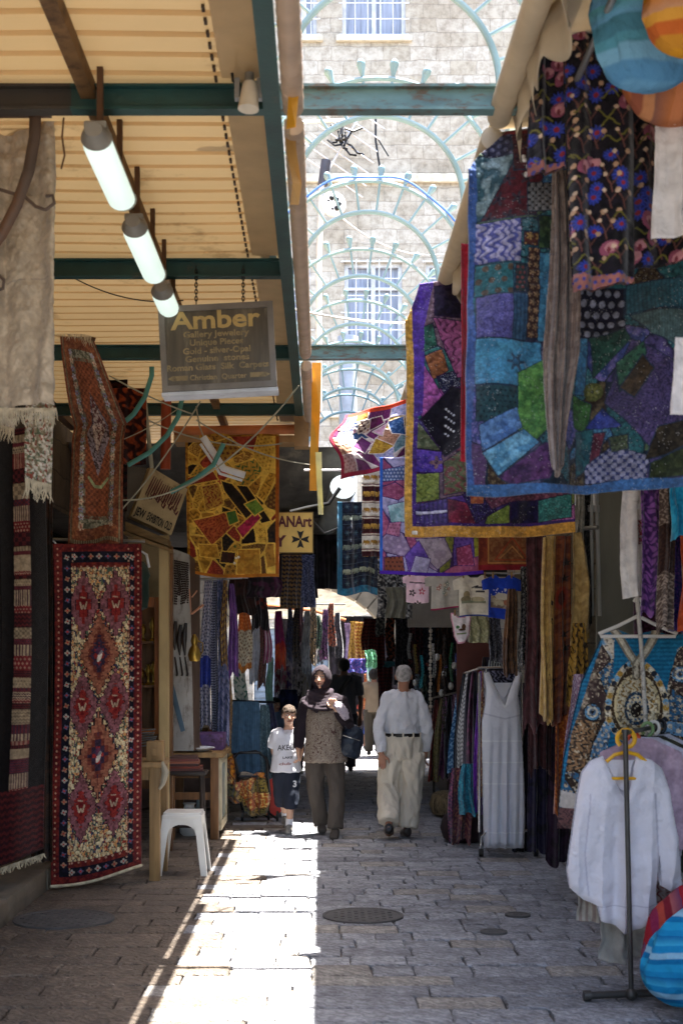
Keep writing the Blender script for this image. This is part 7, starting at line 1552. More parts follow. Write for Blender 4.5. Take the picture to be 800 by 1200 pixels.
tarp('dark rear tarpaulin roof shading the far half of the lane', [(-2.6, 15.5, 3.35), (3., 13.9, 3.3), (3., 21.6, 3.5), (-2.6, 21.6, 3.5)], mat=M('dark_tarp', '#3b3a3c', rough=.85, var=.3))
tarp('dark hanging cloth closing the lane above the stone arch', [(-2.6, 21.5, 3.6), (3., 21.5, 3.6), (3., 21.6, 3.05), (-2.6, 21.6, 3.08)], mat=M('dark_tarp'), sag=.02)
def duct():
 b = MB(); a = P(402, 572, 13.9); c = P(384, 615, 15.2); b.tube([a, a.lerp(c, .3), c], [.13, .12, .11], 18); b.tube([a+Vector((0, -.03, .01)), a], [.135, .135], 18)
 b.build('duct', M('grey_plastic'), smooth=True, label='grey round duct end above the navy elephant cloth', cat='duct')
 for lab, p in (('black cable bundle drooping over the grey tarpaulin', [(340, 600), (360, 595), (385, 590), (398, 572)]), ('thin black cable looping beside the cross sign', [(368, 612), (380, 625), (398, 618), (404, 600)])):
  b = MB(); b.tube([P(x, y, 13.8) for x, y in p], .02 if 'bundle' in lab else .01, 8); b.build('cable', M('black_rubber'), smooth=True, label=lab, cat='cable')
 b = MB(); b.tube([P(356, 551, 11.), P(400, 551, 11.1)], .01, 8); b.build('white_stick', M('white_bars'), smooth=True, label='thin white stick crossing the yellow board strip', cat='stick')
duct()
scarf('black cloth with faint print hanging behind the grey duct', 366, 400, 600, 690, 15.8, '#141318', '#26242c', 'noise', 7, None, top=.98, name='dark_cloth', cat='textile', zig=2)
scarf('charcoal cloth hanging behind the cross sign', 318, 372, 640, 700, 15.9, '#121016', '#1e1a24', 'noise', 7, None, top=.98, name='dark_cloth', cat='textile', zig=2)
# clothes hanging around the arch
G3 = 'goods hanging near the arch'
for lab, a, b_, c, d, Y, c1, c2, kd in (('pale lilac scarf leftmost in the bright bunch by the arch', 404, 411, 730, 775, 25.5, '#b09cc4', '#8c7cac', 'noise'), ('yellow gold beaded scarf in the bright bunch by the arch', 409, 419, 728, 778, 25.4, '#c09c4c', '#8c6c2c', 'dots'), ('orange gold twisted scarf in the bright bunch by the arch', 416, 426, 729, 780, 25.3, '#c4a04c', '#a05c2c', 'zig'),
  ('blue and violet tasselled cloth at the foot of the gold scarves', 407, 429, 772, 788, 25.2, '#3c4c9c', '#7c5cac', 'leaf'), ('mint green printed cloth right of the gold scarves', 428, 441, 760, 782, 25.2, '#7cc49c', '#4c8c6c', 'leaf'), ('pale teal scarf hanging below the mint cloth', 430, 440, 780, 812, 25.3, '#7ca4a4', '#a8b8b0', 'noise'),
  ('dark red carpet hanging right of the gold scarves', 424, 446, 725, 762, 21.3, '#3c1014', '#5c2420', 'zig'), ('narrow dark red rug beside the old man head', 442, 452, 740, 835, 20., '#3c1014', '#5c1c1c', 'zig'), ('second narrow red rug left of the old man head', 451, 460, 770, 850, 19.6, '#2c0c10', '#4c1818', 'zig'),
  ('teal board hanging above the old man shoulder', 449, 478, 775, 782, 18.5, '#2c5c64', '#3c6c74', 'plain'), ('bright orange printed cloth low by the arch', 425, 438, 790, 830, 25.6, '#a8502c', '#c47c4c', 'leaf')):
 scarf(lab, a, b_, c, d, Y, c1, c2, kd, 4, G3, top=.9, n=2, name='hanging_cloth', cat='textile', zig=2, k=2.)
r_ = random.Random(11)
cl = ['#7c8c9c', '#a89c8c', '#8c5c5c', '#5c6c5c', '#9c8c5c', '#6c5c7c']
nm = ['slate blue', 'beige', 'dusty rose', 'sage green', 'ochre', 'mauve']
for i in range(6):
 scarf('%s bundle of goods on the right shop front behind the old man' % nm[i], 484+i*3, 492+i*3, 790+(i % 3)*14, 822+(i % 3)*16, 17.+.2*i, cl[i], '#1c1a1c', 'leaf', 4, 'bundles of goods on the right shop front', name='goods', cat='goods', k=2.)
# awnings beyond arch, bright
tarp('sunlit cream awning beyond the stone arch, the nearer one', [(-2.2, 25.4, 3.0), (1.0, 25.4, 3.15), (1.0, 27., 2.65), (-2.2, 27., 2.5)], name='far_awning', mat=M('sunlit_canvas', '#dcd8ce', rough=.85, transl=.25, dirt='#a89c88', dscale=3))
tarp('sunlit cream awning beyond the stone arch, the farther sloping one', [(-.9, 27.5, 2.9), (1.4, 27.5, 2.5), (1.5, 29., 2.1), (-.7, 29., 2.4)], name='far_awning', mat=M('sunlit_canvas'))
b = MB(); b.tube([(-1.2, 24.9, 2.75), (-.1, 24.9, 2.62), (.45, 24.9, 2.45)], .03, 8); b.build('orange_pipe', M('orange_tube'), smooth=True, label='orange pipe running under the nearer sunlit awning', cat='pipe')
for i, (px, c) in enumerate(((368, '#c4bcb4'), (374, '#7c8c9c'), (392, '#9c5c4c'), (401, '#3c4c6c'), (445, '#8c7c6c'))):
 scarf(['white', 'grey blue', 'brick red', 'navy', 'tan'][i]+' garment hanging in the sunny lane past the arch', px-4, px+4, 735+i*4, 775+i*4, 26.+.3*i, c, '#2c2c34', 'leaf', 4, 'garments hanging past the arch', name='garment', cat='garment', k=2.)
# stall counters low in the distance
def counter(lab, x0, x1, y0, y1, h, c):
 t = thing('stall_counter', lab, 'stall', ((x0+x1)/2, (y0+y1)/2, 0)); b = MB(); b.bb(x0, x1, y0, y1, .02, h-.05); b.build('cabinet', M('counter_dark_%s' % c, c, rough=.7, dirt='#2a2420'), t); b = MB(); b.bb(x0-.03, x1+.03, y0-.03, y1+.03, h-.05, h); b.build('top', PALEW, t)
 return t
counter('low goods counter along the far left shops', -2.3, -1.15, 15.6, 17.2, .75, '#5c4c44'); counter('far goods counter near the arch on the left', -2.2, -1.2, 18.6, 20.6, .8, '#3c3c4c'); counter('low goods counter along the far right shops', 1.55, 2.4, 16.8, 19.6, .8, '#4c3c34')
r_ = random.Random(5)
k_ = 0
for i in range(12):
 x = -1.25-(i % 3)*.3; y = 15.8+(i//3)*.35; c = ['#8c5c3c', '#3c5c8c', '#8c8c84', '#7c2c3c', '#4c6c4c', '#a8843c'][i % 6]
 b = MB(); b.lathe([(.05, 0), (.08, .03), (.085, .1), (.05, .16), (.06, .2)], (x, y, .752), 12)
 col = ['brown', 'blue', 'grey', 'wine red', 'green', 'ochre'][i % 6]
 b.build('ceramic_pot', M('pot_%s' % col.replace(' ', '_'), c, rough=.3), smooth=True, label='small %s ceramic pot in the %s rows on the far left counter' % (col, 'front' if i < 6 else 'rear'), cat='pot', group='pots on the far left counter')

DK = '#121016'
scarf('black curtain of goods closing the right half of the arch opening', 386, 482, 722, 872, 23.2 if False else 26.4, '#14131a', '#2a2630', 'noise', 6, None, top=1., n=6, name='shade_screen', cat='textile', zig=3)  # near-black sheet added to darken the unlit space behind the arch
scarf('dark curtain of goods left of the blue-grey shutter beyond the arch', 322, 364, 725, 862, 26.6, '#15141a', '#2c2a34', 'noise', 6, None, top=1., n=4, name='shade_screen', cat='textile', zig=3)  # second added sheet, its dark colour stands in for awning shade

for i, (a, b_, c, d, Y, c1, c2, lab) in enumerate(((462, 480, 690, 800, 18.2, '#17161c', '#3c3a40', 'black and grey fringed cloth hanging right of the arch edge'), (478, 496, 700, 850, 18.0, '#1c1014', '#4c2024', 'dark wine cloth hanging right above the old man'), (494, 512, 694, 862, 17.6, '#101218', '#26303c', 'blue-black cloth hanging in the far right shop row'), (510, 530, 698, 830, 17.2, '#1a1210', '#3c241a', 'dark brown cloth hanging in the far right shop row'), (528, 548, 740, 860, 16.9, '#120e14', '#2c1c30', 'near-black purple cloth hanging behind the far rack'),
  (441, 452, 700, 745, 18.6, '#2a2c30', '#7c7c78', 'grey speckled cloth hanging over the arch shoulder'), (452, 463, 716, 770, 18.7, '#1c1214', '#8c4c34', 'black and orange beaded cloth hanging over the arch edge'))):
 scarf(lab, a, b_, c, d, Y, c1, c2, 'leaf', 5, G3, top=.92, n=2.5, name='hanging_cloth', cat='textile', zig=5, k=1.6)
for i in range(9):
 px = 478+i*7; scarf(['silver','brass','turquoise','red','white','amber','violet','green','blue'][i]+' necklace bundle on the dark right shop front', px, px+3.4, 742+(i*13) % 40, 772+(i*17) % 46, 16.4-.15*i, ['#8c8c88','#8c7434','#2c8c94','#8c2424','#b8b4ac','#a8641c','#5c3c8c','#2c6c44','#2c4c9c'][i], '#15120f', 'dots', 2, 'necklace bundles on the dark right shop front', top=.9, n=1, name='necklaces', cat='jewellery', zig=1, k=3.)

for i, (px, c, n) in enumerate(((352, '#5c2c34', 'wine'), (358, '#2c3c5c', 'navy'), (366, '#8c7450', 'straw'), (372, '#3c5c4c', 'bottle green'), (380, '#6c3c6c', 'plum'), (388, '#a85c3c', 'terracotta'), (396, '#4c4c54', 'grey'))):
 scarf(n+' patterned cloth hanging in the arch opening above the walkers', px-5, px+5, 706+(i*11) % 18, 752+(i*13) % 30, 22.2+.15*i, c, '#1c1a1e', 'leaf', 4, 'cloths hanging in the arch opening', name='hanging_cloth', cat='textile', k=2., zig=4)
rack_rod('pole across the arch opening carrying patterned cloths', P(344, 708, 22.4), P(404, 708, 23.2))
# ================================================================ PEOPLE
def remesh(b, voxel, smooth=4, fac=.5):
 me = b.mesh('tmp'); o = bpy.data.objects.new('tmp', me); COL.objects.link(o)
 bm = bmesh.new(); bm.from_mesh(me); bmesh.ops.recalc_face_normals(bm, faces=bm.faces[:]); bm.to_mesh(me); bm.free()
 m = o.modifiers.new('r', 'REMESH'); m.mode = 'VOXEL'; m.voxel_size = voxel
 if smooth: s = o.modifiers.new('s', 'SMOOTH'); s.factor = fac; s.iterations = smooth
 bpy.context.view_layer.update(); dg = bpy.context.evaluated_depsgraph_get(); r = bpy.data.meshes.new_from_object(o.evaluated_get(dg))
 bpy.data.objects.remove(o); bpy.data.meshes.remove(me); return r
def displace(me, fn):
 n = len(me.vertices); co = np.empty(n*3, dtype=np.float32); me.vertices.foreach_get('co', co); co = co.reshape(-1, 3)
 no = np.array([v.normal[:] for v in me.vertices]); d = np.array([fn(Vector(c), Vector(k)) for c, k in zip(co, no)]); co = co+no*d[:, None]
 me.vertices.foreach_set('co', co.astype(np.float32).ravel()); me.update()
def paint(me, fn):
 n = len(me.vertices); cs = np.ones((n, 4), dtype=np.float32)
 for i, v in enumerate(me.vertices): cs[i, :3] = fn(v.co)
 at = me.color_attributes.new('Col', 'FLOAT_COLOR', 'POINT'); at.data.foreach_set('color', cs.ravel())
SKINM = None
def skin_mat():
 global SKINM
 if SKINM: return SKINM
 SKINM = MC('skin', rough=.55, bump=.08, bscale=90, var=.06, spec=.35, sheen=.05, scale=20)
 SKINM.node_tree.nodes['Principled BSDF'].inputs['Subsurface Weight'].default_value = .08
 SKINM.node_tree.nodes['Principled BSDF'].inputs['Subsurface Radius'].default_value = (.02, .008, .004)
 return SKINM
def head_shape(b, c, R, k=1., jaw=1.):
 L = lambda x, y, z: c+R @ Vector((x*k, y*k, z*k))     # local: -y is the face
 def ball(x, y, z, rx, ry, rz):
  o = len(b.v); b.ball((0, 0, 0), (rx*k, ry*k, rz*k), 18, 12)
  for i in range(o, len(b.v)): b.v[i] = tuple(c+R @ (Vector(b.v[i])+Vector((x*k, y*k, z*k))))
 ball(0, .012, .03, .074, .094, .088); ball(0, -.018, -.01, .062, .072, .085); ball(0, -.03, -.055*jaw, .047, .056, .052); ball(0, -.066, -.088*jaw, .02, .018, .016)
 b.tube([L(0, -.088, .018), L(0, -.102, -.008), L(0, -.113, -.024), L(0, -.098, -.033)], [.008*k, .010*k, .014*k, .010*k], 10)
 for s in (-1, 1):
  ball(s*.012, -.098, -.028, .009, .010, .008); ball(s*.031, -.074, .030, .024, .018, .010); ball(s*.037, -.062, -.022, .022, .020, .020)
  ball(s*.0755, .006, -.002, .008, .019, .031); ball(s*.079, .012, .008, .008, .017, .020)
  ball(s*.030, -.078, .011, .014, .010, .009)
 ball(0, -.087, -.053, .024, .012, .006); ball(0, -.085, -.063, .020, .012, .007)
 b.tube([L(0, .012, -.04), L(0, .022, -.10), L(0, .028, -.155)], [.052*k, .050*k, .056*k], 16)
def head_paint(c, R, k, skin, brow='#4a3a30', lip='#8c4a40', iris='#2a1c16', cheek=None):
 Ri = R.transposed(); S = np.array(hx(skin)); B = np.array(hx(brow)); LP = np.array(hx(lip)); I = np.array(hx(iris)); Wt = np.array(hx('#c9c0b8'))
 def f(co):
  p = Ri @ (co-c)/k; x, y, z = p
  col = S.copy()
  if abs(z) < .16 and y < -.04:
   ax = abs(x)
   if ((ax-.031)/.015)**2+((z-.012)/.0062)**2 < 1: col = Wt
   if ((ax-.031)/.0062)**2+((z-.012)/.0062)**2 < 1: col = I
   if ((ax-.031)/.017)**2+((z-.0195)/.0028)**2 < 1: col = S*.35
   if ((ax-.032)/.020)**2+((z-.034-.15*(.03-abs(ax-.03)))/.0042)**2 < 1: col = B
   if (x/.025)**2+((z+.058)/.0085)**2 < 1: col = LP if abs(z+.058) > .0014 else LP*.4
   if ((ax-.008)/.004)**2+((z+.036)/.003)**2 < 1: col = S*.4
   if ((ax-.045)/.02)**2+((z+.02)/.02)**2 < 1: col = col*np.array([1.05, .9, .88])
  return col
 return f
def hand_shape(b, w, d, n, side=1, curl=.5, k=1.):
 """w wrist, d towards fingers, n out of the palm, thumb on the side given by side*(d x n)"""
 d = Vector(d).normalized(); n = Vector(n); n = (n-d*n.dot(d)).normalized(); s = d.cross(n)*side
 b.tube([w, w+d*.02*k, w+d*.05*k, w+d*.088*k], [(.026*k, .019*k), (.032*k, .017*k), (.041*k, .016*k), (.040*k, .013*k)], 14, side=tuple(s))
 for i, L in enumerate((.070, .079, .074, .058)):
  o = w+d*(.085-.004*abs(i-1.3))*k+s*(.030-.0195*i)*k; p = o; pts = [o-d*.02*k, o]; dd = d.copy(); a = curl*(.75+.12*i)
  for q in range(3):
   dd = (Matrix.Rotation(-a*(.6 if q == 0 else .9), 3, d.cross(n)) @ dd) if True else dd
   if dd.dot(n) < 0 and q == 0: pass
   p = p+dd*L*k*(.42, .32, .26)[q]; pts.append(p)
  b.tube(pts, [.0088*k, .0090*k, .0082*k, .0076*k, .0058*k], 8); b.ball(pts[-1], .0058*k, 8, 6)
 o = w+d*.025*k+s*.022*k; p1 = o+(d*.55+s*.75).normalized()*.042*k+n*.008*k; p2 = p1+(d*.9+s*.15+n*.35).normalized()*.030*k; p3 = p2+(d*.9-s*.1+n*.4).normalized()*.024*k
 b.tube([o, p1, p2, p3], [.014*k, .012*k, .010*k, .0072*k], 8)
def figure(label, loc, J, g, skin, face=None, hair=None, feet=True, voxel=.0065, fingers=True, R=None, curl=(.5, .5), gar=(), thick=1.):
 """J: joints in metres relative to loc ; g: size factor (1 = 1.70 m adult)"""
 t = thing('person', label, 'person', loc); O = Vector(loc); J = {a: O+Vector(v) for a, v in J.items()}; R = R or Matrix.Identity(3)
 b = MB(); hc = J['head']; head_shape(b, hc, R, g if g > .93 else g*1.12)
 k = g*thick
 up = lambda *p: [Vector(q) for q in p]
 b.tube(up(J['neck']+Vector((0, 0, .03)), J['neck'], J['chest'], J['waist'], J['pelvis'], J['pelvis']-Vector((0, 0, .06*g))), [(.055*k, .052*k), (.085*k, .062*k), (.145*k, .098*k), (.125*k, .088*k), (.145*k, .10*k), (.10*k, .08*k)], 20, side=(1, 0, 0))
 for s in 'LR':
  sh, el, wr = J['sh'+s], J['el'+s], J['wr'+s]
  b.tube([J['neck'].lerp(sh, .35), sh, sh.lerp(el, .5), el, el.lerp(wr, .4), wr, wr+(wr-el).normalized()*.03*g], [.05*k, .052*k, .043*k, .036*k, .035*k, .024*k, .022*k], 12)
  d = J.get('hd'+s, O+(wr-el))-O; n = J.get('pn'+s, O+Vector((0, 1, 0)))-O
  if fingers: hand_shape(b, wr+(wr-el).normalized()*.01, d, n, J.get('sd'+s, O+Vector((1, 0, 0))).x-O.x, curl[0 if s == 'L' else 1], g*(1 if g > .9 else 1.05))
  else: b.tube([wr, wr+d.normalized()*.09*g, wr+d.normalized()*.16*g], [(.024*g, .02*g), (.036*g, .02*g), (.02*g, .014*g)], 8)
  hp, kn, an, to = J['hip'+s], J['kn'+s], J['an'+s], J['to'+s]
  b.tube([J['pelvis'].lerp(hp, .8)+Vector((0, 0, .03)), hp, hp.lerp(kn, .5), kn, kn.lerp(an, .35), an, ], [.085*k, .092*k, .074*k, .056*k, .056*k, .038*k], 14)
  if feet: b.tube([an+(an-to).normalized()*.04*g-Vector((0, 0, .03*g)), an-Vector((0, 0, .03*g)), an.lerp(to, .6)-Vector((0, 0, .022*g)), to], [.03*g, .036*g, (.042*g, .026*g), .022*g], 12)
 me = remesh(b, voxel, 3, .45)
 paint(me, head_paint(hc, R, g if g > .93 else g*1.12, skin, *(face or ())))
 link('body', me, t, mats=skin_mat(), smooth=True)
 return t, J
def garment_mesh(name, b, mat, t, voxel=.011, A=.006, sc=(14, 14, 5), smooth=5, seed=0, extra=None):
 me = remesh(b, voxel, smooth)
 if A:
  def f(c, n):
   q = Vector((c.x*sc[0]+seed, c.y*sc[1], c.z*sc[2])); r = mnoise.noise(q); r2 = mnoise.noise(q*2.3+Vector((5, 3, 1)))
   return A*((1-abs(r)*2.6)*.9+r2*.7)+(extra(c, n) if extra else 0)
  displace(me, f)
 return link(name, me, t, mats=mat, smooth=True)
def trousers(t, J, mat, g, top=.10, r=(.115, .10, .085, .09), A=.008, seed=0, drop=0., pel=(.165, .125), O=None):
 b = MB(); p = J['pelvis']
 b.tube([p+Vector((0, 0, top*g)), p+Vector((0, 0, .02)), p-Vector((0, 0, .07*g))], [(pel[0]*.9*g, pel[1]*.9*g), (pel[0]*g, pel[1]*g), (pel[0]*.85*g, pel[1]*.9*g)], 22, side=(1, 0, 0))
 for s in 'LR':
  hp, kn, an = J['hip'+s], J['kn'+s], J['an'+s]; e = an+(kn-an).normalized()*drop
  b.tube([hp+Vector((0, 0, .05)), hp.lerp(kn, .25), hp.lerp(kn, .7), kn, kn.lerp(e, .5), e], [r[0]*g, r[0]*g, r[1]*g, (r[1]+r[2])/2*g, r[2]*g, r[3]*g], 18)
 return garment_mesh('trousers', b, mat, t, .012, A, (13, 13, 6), 5, seed)
def top_garment(name, t, J, mat, g, rt, sl, seed=0, A=.006, sc=(13, 13, 6), hem=None, collar=True, sleeve_to=('wr', 'wr'), voxel=.011):
 """rt: radii (shoulder line, chest, waist, hem) ; sl: sleeve radii (top, elbow, cuff); hem: z offset under the pelvis"""
 b = MB(); n, c, w, p = J['neck'], J['chest'], J['waist'], J['pelvis']; h = p+Vector((0, 0, hem if hem is not None else -.05))
 b.tube([n+Vector((0, 0, .02)), n-Vector((0, 0, .015)), n-Vector((0, 0, .05*g)), c, w, p+Vector((0, 0, .03)) if h.z < p.z else p, h], [(.058*g, .056*g), (.10*g, .075*g), (rt[0]*g, .095*g), (rt[1]*g, rt[1]*.68*g), (rt[2]*g, rt[2]*.74*g), ((rt[2]+rt[3])/2*g, (rt[2]+rt[3])*.39*g), (rt[3]*g, rt[3]*.78*g)], 24, side=(1, 0, 0))
 for s, to in zip('LR', sleeve_to):
  sh, el, wr = J['sh'+s], J['el'+s], J['wr'+s]
  if to == 'wr': b.tube([n.lerp(sh, .45), sh, sh.lerp(el, .5), el, el.lerp(wr, .5), el.lerp(wr, .97)], [sl[0]*g, sl[0]*1.02*g, (sl[0]+sl[1])/2*g, sl[1]*g, (sl[1]+sl[2])/2*g, sl[2]*g], 16)
  else: b.tube([n.lerp(sh, .45), sh, sh.lerp(el, .45), sh.lerp(el, .78)], [sl[0]*g, sl[0]*1.02*g, sl[1]*g, sl[2]*g], 16)
 return garment_mesh(name, b, mat, t, voxel, A, sc, 5, seed)
def shoe(t, an, to, g, mat, h=.0, name='shoe'):
 b = MB(); d = (to-an); d.z = 0; d.normalize(); s = d.cross(Vector((0, 0, 1))); z0 = to.z-.0
 hl = an-d*.045*g; f = lambda p, z: Vector((p.x, p.y, z))
 zz = lambda q: (an.z-.075*g)*(1-q)+(to.z-.03*g)*q
 pts = [hl, an, an+d*.08*g, an+d*.15*g, an+d*.195*g]
 b.tube([f(p, zz(i/4)+(.045, .05, .042, .034, .024)[i]*g) for i, p in enumerate(pts)], [(.030*g, .040*g), (.042*g, .052*g), (.046*g, .040*g), (.046*g, .032*g), (.03*g, .02*g)], 14, side=tuple(s))
 me = remesh(b, .006, 4); link(name, me, t, mats=mat, smooth=True)
def skull_shell(b, c, R, k, keep, rr=(.084, .104, .098), off=(0, .010, .034), wob=.004, seed=0, seg=34, rings=24):
 vs = []; idx = {}
 fs = []
 for i in range(rings+1):
  for j in range(seg):
   a = -math.pi/2+math.pi*i/rings; th = 2*math.pi*j/seg; p = Vector((rr[0]*math.cos(a)*math.cos(th), rr[1]*math.cos(a)*math.sin(th), rr[2]*math.sin(a)))
   w = 1+wob*10*mnoise.noise(p*38+Vector((seed, 0, 0))); vs.append(p*w+Vector(off))
 for i in range(rings):
  for j in range(seg):
   q = (i*seg+j, i*seg+(j+1) % seg, (i+1)*seg+(j+1) % seg, (i+1)*seg+j); m = sum((vs[x] for x in q), Vector())/4
   if keep(m): fs.append(q)
 b.add([c+R @ (v*k) for v in vs], fs)
def V3(*a): return Vector(a)
# ---------------- woman
def woman():
 Y = 13.35; s = Y/FPX; loc = (P(382, 0, Y).x, Y, 0); q = lambda px, py, y=0.: (P(px, py, Y).x-loc[0], y, P(px, py, Y).z)
 J = dict(head=q(376.5, 795, -.03), neck=q(379, 817, .0), chest=q(380, 836, -.01), waist=q(380, 862, 0), pelvis=q(381, 884, .01),
             shL=q(360, 823, 0), elL=q(351, 857, .02), wrL=q(349.5, 878, -.03), shR=q(400, 823, 0), elR=q(408, 850, -.04), wrR=q(394, 831, -.17),
             hipL=q(369, 892), knL=q(370, 930, .03), anL=q(376.5, 967, .12), toL=q(377.5, 973, -.06), hipR=q(392, 892), knR=q(395, 930, -.09), anR=q(392.5, 969, -.13), toR=q(390.5, 978, -.32),
             hdL=(.06, -.02, -1), pnL=(1, .1, 0), sdL=(-1, 0, 0), hdR=(-.35, .0, .9), pnR=(0, .95, .1), sdR=(1, 0, 0))
 R = Matrix.Rotation(math.radians(-14), 3, 'Z') @ Matrix.Rotation(math.radians(-3), 3, 'X')
 t, J = figure('woman in a purple-brown headscarf and patterned tunic holding the boy by the hand', loc, J, .97, '#cda288', ('#4c382e', '#94584c', '#2c2018'), R=R, curl=(.9, 1.0))
 trousers(t, J, foldy(M('brown_grey_trousers', '#4f4740', rough=.85, var=.08, stretch=(1, 1, .35)), 10, .7), 1., r=(.098, .080, .074, .078), A=.007, seed=3, pel=(.178, .13))
 # tunic
 m = bpy.data.materials.new('tunic_print'); m.use_nodes = True; nt = m.node_tree; N = nt.nodes; L = nt.links; B = N['Principled BSDF']; tc = N.new('ShaderNodeTexCoord')
 n1 = N.new('ShaderNodeTexNoise'); n1.inputs['Scale'].default_value = 26; n1.inputs['Detail'].default_value = 6; n1.inputs['Distortion'].default_value = 1.6; L.new(tc.outputs['Object'], n1.inputs['Vector'])
 r1 = N.new('ShaderNodeValToRGB'); e = r1.color_ramp.elements; e[0].position = .36; e[0].color = (*hx('#6c5a4e'), 1); e[1].position = .66; e[1].color = (*hx('#4a2a24'), 1)
 for p_, c_ in ((.44, '#9c9080'), (.50, '#6c5c50'), (.55, '#a89c8c'), (.60, '#5c443c')): x = e.new(p_); x.color = (*hx(c_), 1)
 L.new(n1.outputs['Fac'], r1.inputs[0]); L.new(r1.outputs[0], B.inputs['Base Color']); B.inputs['Roughness'].default_value = .8
 top_garment('tunic', t, J, m, 1., (.16, .185, .180, .222), (.05, .045, .04), hem=-.075, A=.006, seed=5, sleeve_to=('s', 's'))
 # dark open cardigan sleeves and sides
 cm = foldy(M('dark_purple_knit', '#211820', rough=.95, var=.15), 11, .7)
 b = MB(); n = J['neck']
 for S_ in 'LR':
  sh, el, wr = J['sh'+S_], J['el'+S_], J['wr'+S_]; sg = -1 if S_ == 'L' else 1
  b.tube([n.lerp(sh, .5)+V3(0, .01, .0), sh, sh.lerp(el, .5), el, el.lerp(wr, .5), el.lerp(wr, .93)], [.07, .074, .066, .062, .054, .048], 16)
  b.tube([sh+V3(-sg*.02, .03, .01), J['chest']+V3(sg*.15, .04, 0), J['waist']+V3(sg*.155, .05, .02)], [(.05, .05), (.05, .07), (.04, .06)], 12)
 garment_mesh('cardigan', b, cm, t, .011, .006, (14, 14, 7), 5, 8)
 hc = J['head']; g = .97
 # headscarf: hood shell with face opening, and wrapped folds below
 sc = M('headscarf_cloth', '#241a22', rough=.9, var=.12, bump=.25, bscale=160, col2='#30252d')
 b = MB()
 def keep(p): return not ((p.x/.058)**2+((p.z+.005)/.082)**2 < 1 and p.y < -.012)
 skull_shell(b, hc, R, g, keep, (.098, .118, .128), (0, .008, .006), .005)
 o = b.build('headscarf', sc, t, smooth=True); solidify(o, .008, 0)
 b = MB(); ring = []
 for k_ in range(29): a = 2*math.pi*k_/28; ring.append(hc+R @ (V3(.060*math.sin(a), -.060-.02*math.cos(a)*-1*.4, -.004+.084*math.cos(a))*g))
 b.tube(ring, .011, 8, caps=False)
 base = hc+V3(.0, .015, -.10)
 for k_ in range(7):
  f = k_/6; rr = .072+.085*f; z = -.012-.020*k_; tilt = .22*math.sin(k_*1.7); pts = []
  for j in range(33):
   a = 2*math.pi*j/32; pts.append(base+V3(rr*1.12*math.cos(a)+.008*math.sin(k_*2), rr*.86*math.sin(a)-.01, z-.045*f*max(0, -math.sin(a))**1.5*1.6+tilt*rr*math.cos(a)*.5+.006*math.sin(a*3+k_)))
  b.tube(pts, .0185, 8, caps=False)
 b.tube([base+V3(0, 0, .02), base+V3(0, .0, -.06), base+V3(.0, .0, -.13)], [(.075, .07), (.12, .085), (.165, .10)], 22, side=(1, 0, 0))
 b.tube([base+V3(-.09, -.03, -.02), base+V3(-.11, -.05, -.1), base+V3(-.07, -.08, -.17), base+V3(-.02, -.10, -.20)], [(.05, .03)]*4, 10)
 garment_mesh('scarf_drape', b, sc, t, .009, .003, (16, 16, 22), 2, 4)
 for S_ in 'LR': shoe(t, J['an'+S_], J['to'+S_], 1.02, M('grey_suede', '#4a443e', rough=.85))
 # bright sleeve cloth in her raised hand
 b = MB(); h = J['wrR']; b.tube([h+V3(-.02, -.02, .06), h+V3(.03, -.03, .03), h+V3(.07, -.02, -.03), h+V3(.10, 0, -.09)], [(.03, .02), (.045, .03), (.05, .03), (.03, .02)], 12)
 garment_mesh('white_cuff', b, M('white_scarf_end', '#b5aab4', rough=.8, var=.2, scale=14, dirt='#4c3c50', dscale=14, dthr=.55), t, .008, .006, (30, 30, 30), 3, 2)
 # handbag (hangs from her shoulder: its own thing)
 c = P(411, 868, Y-.03); tb = thing('handbag', 'dark navy leather shoulder bag hanging at the woman side', 'handbag', c-V3(0, 0, .15)); lm = M('navy_leather', '#1c2534', rough=.38, var=.2, bump=.3, bscale=40)
 b = MB(); Rb = Matrix.Rotation(math.radians(18), 3, 'Y'); vs = []
 b.tube([c+Rb @ V3(.02, 0, .15), c+Rb @ V3(.01, 0, .12), c+Rb @ V3(0, 0, .0), c+Rb @ V3(0, 0, -.12), c+Rb @ V3(0, 0, -.155)], [(.05, .02), (.085, .035), (.12, .065), (.13, .07), (.10, .05)], 22, side=tuple(Rb @ V3(1, 0, 0)))
 garment_mesh('bag_body', b, lm, tb, .009, .005, (18, 18, 14), 4, 6)
 b = MB(); b.tube([c+Rb @ V3(-.07, -.02, .10), P(401, 843, Y-.14), P(398, 826, Y-.10), P(400, 819, Y-.03), P(404, 822, Y+.04), P(409, 845, Y+.05), c+Rb @ V3(.05, .02, .13)], [(.013, .005)]*7, 8); b.build('strap', lm, tb, smooth=True)
 b = MB(); b.tube([c+Rb @ V3(-.09, -.055, .03), c+Rb @ V3(0, -.078, .03), c+Rb @ V3(.08, -.058, .03)], .004, 6); b.build('zip', M('silver'), tb)
woman()
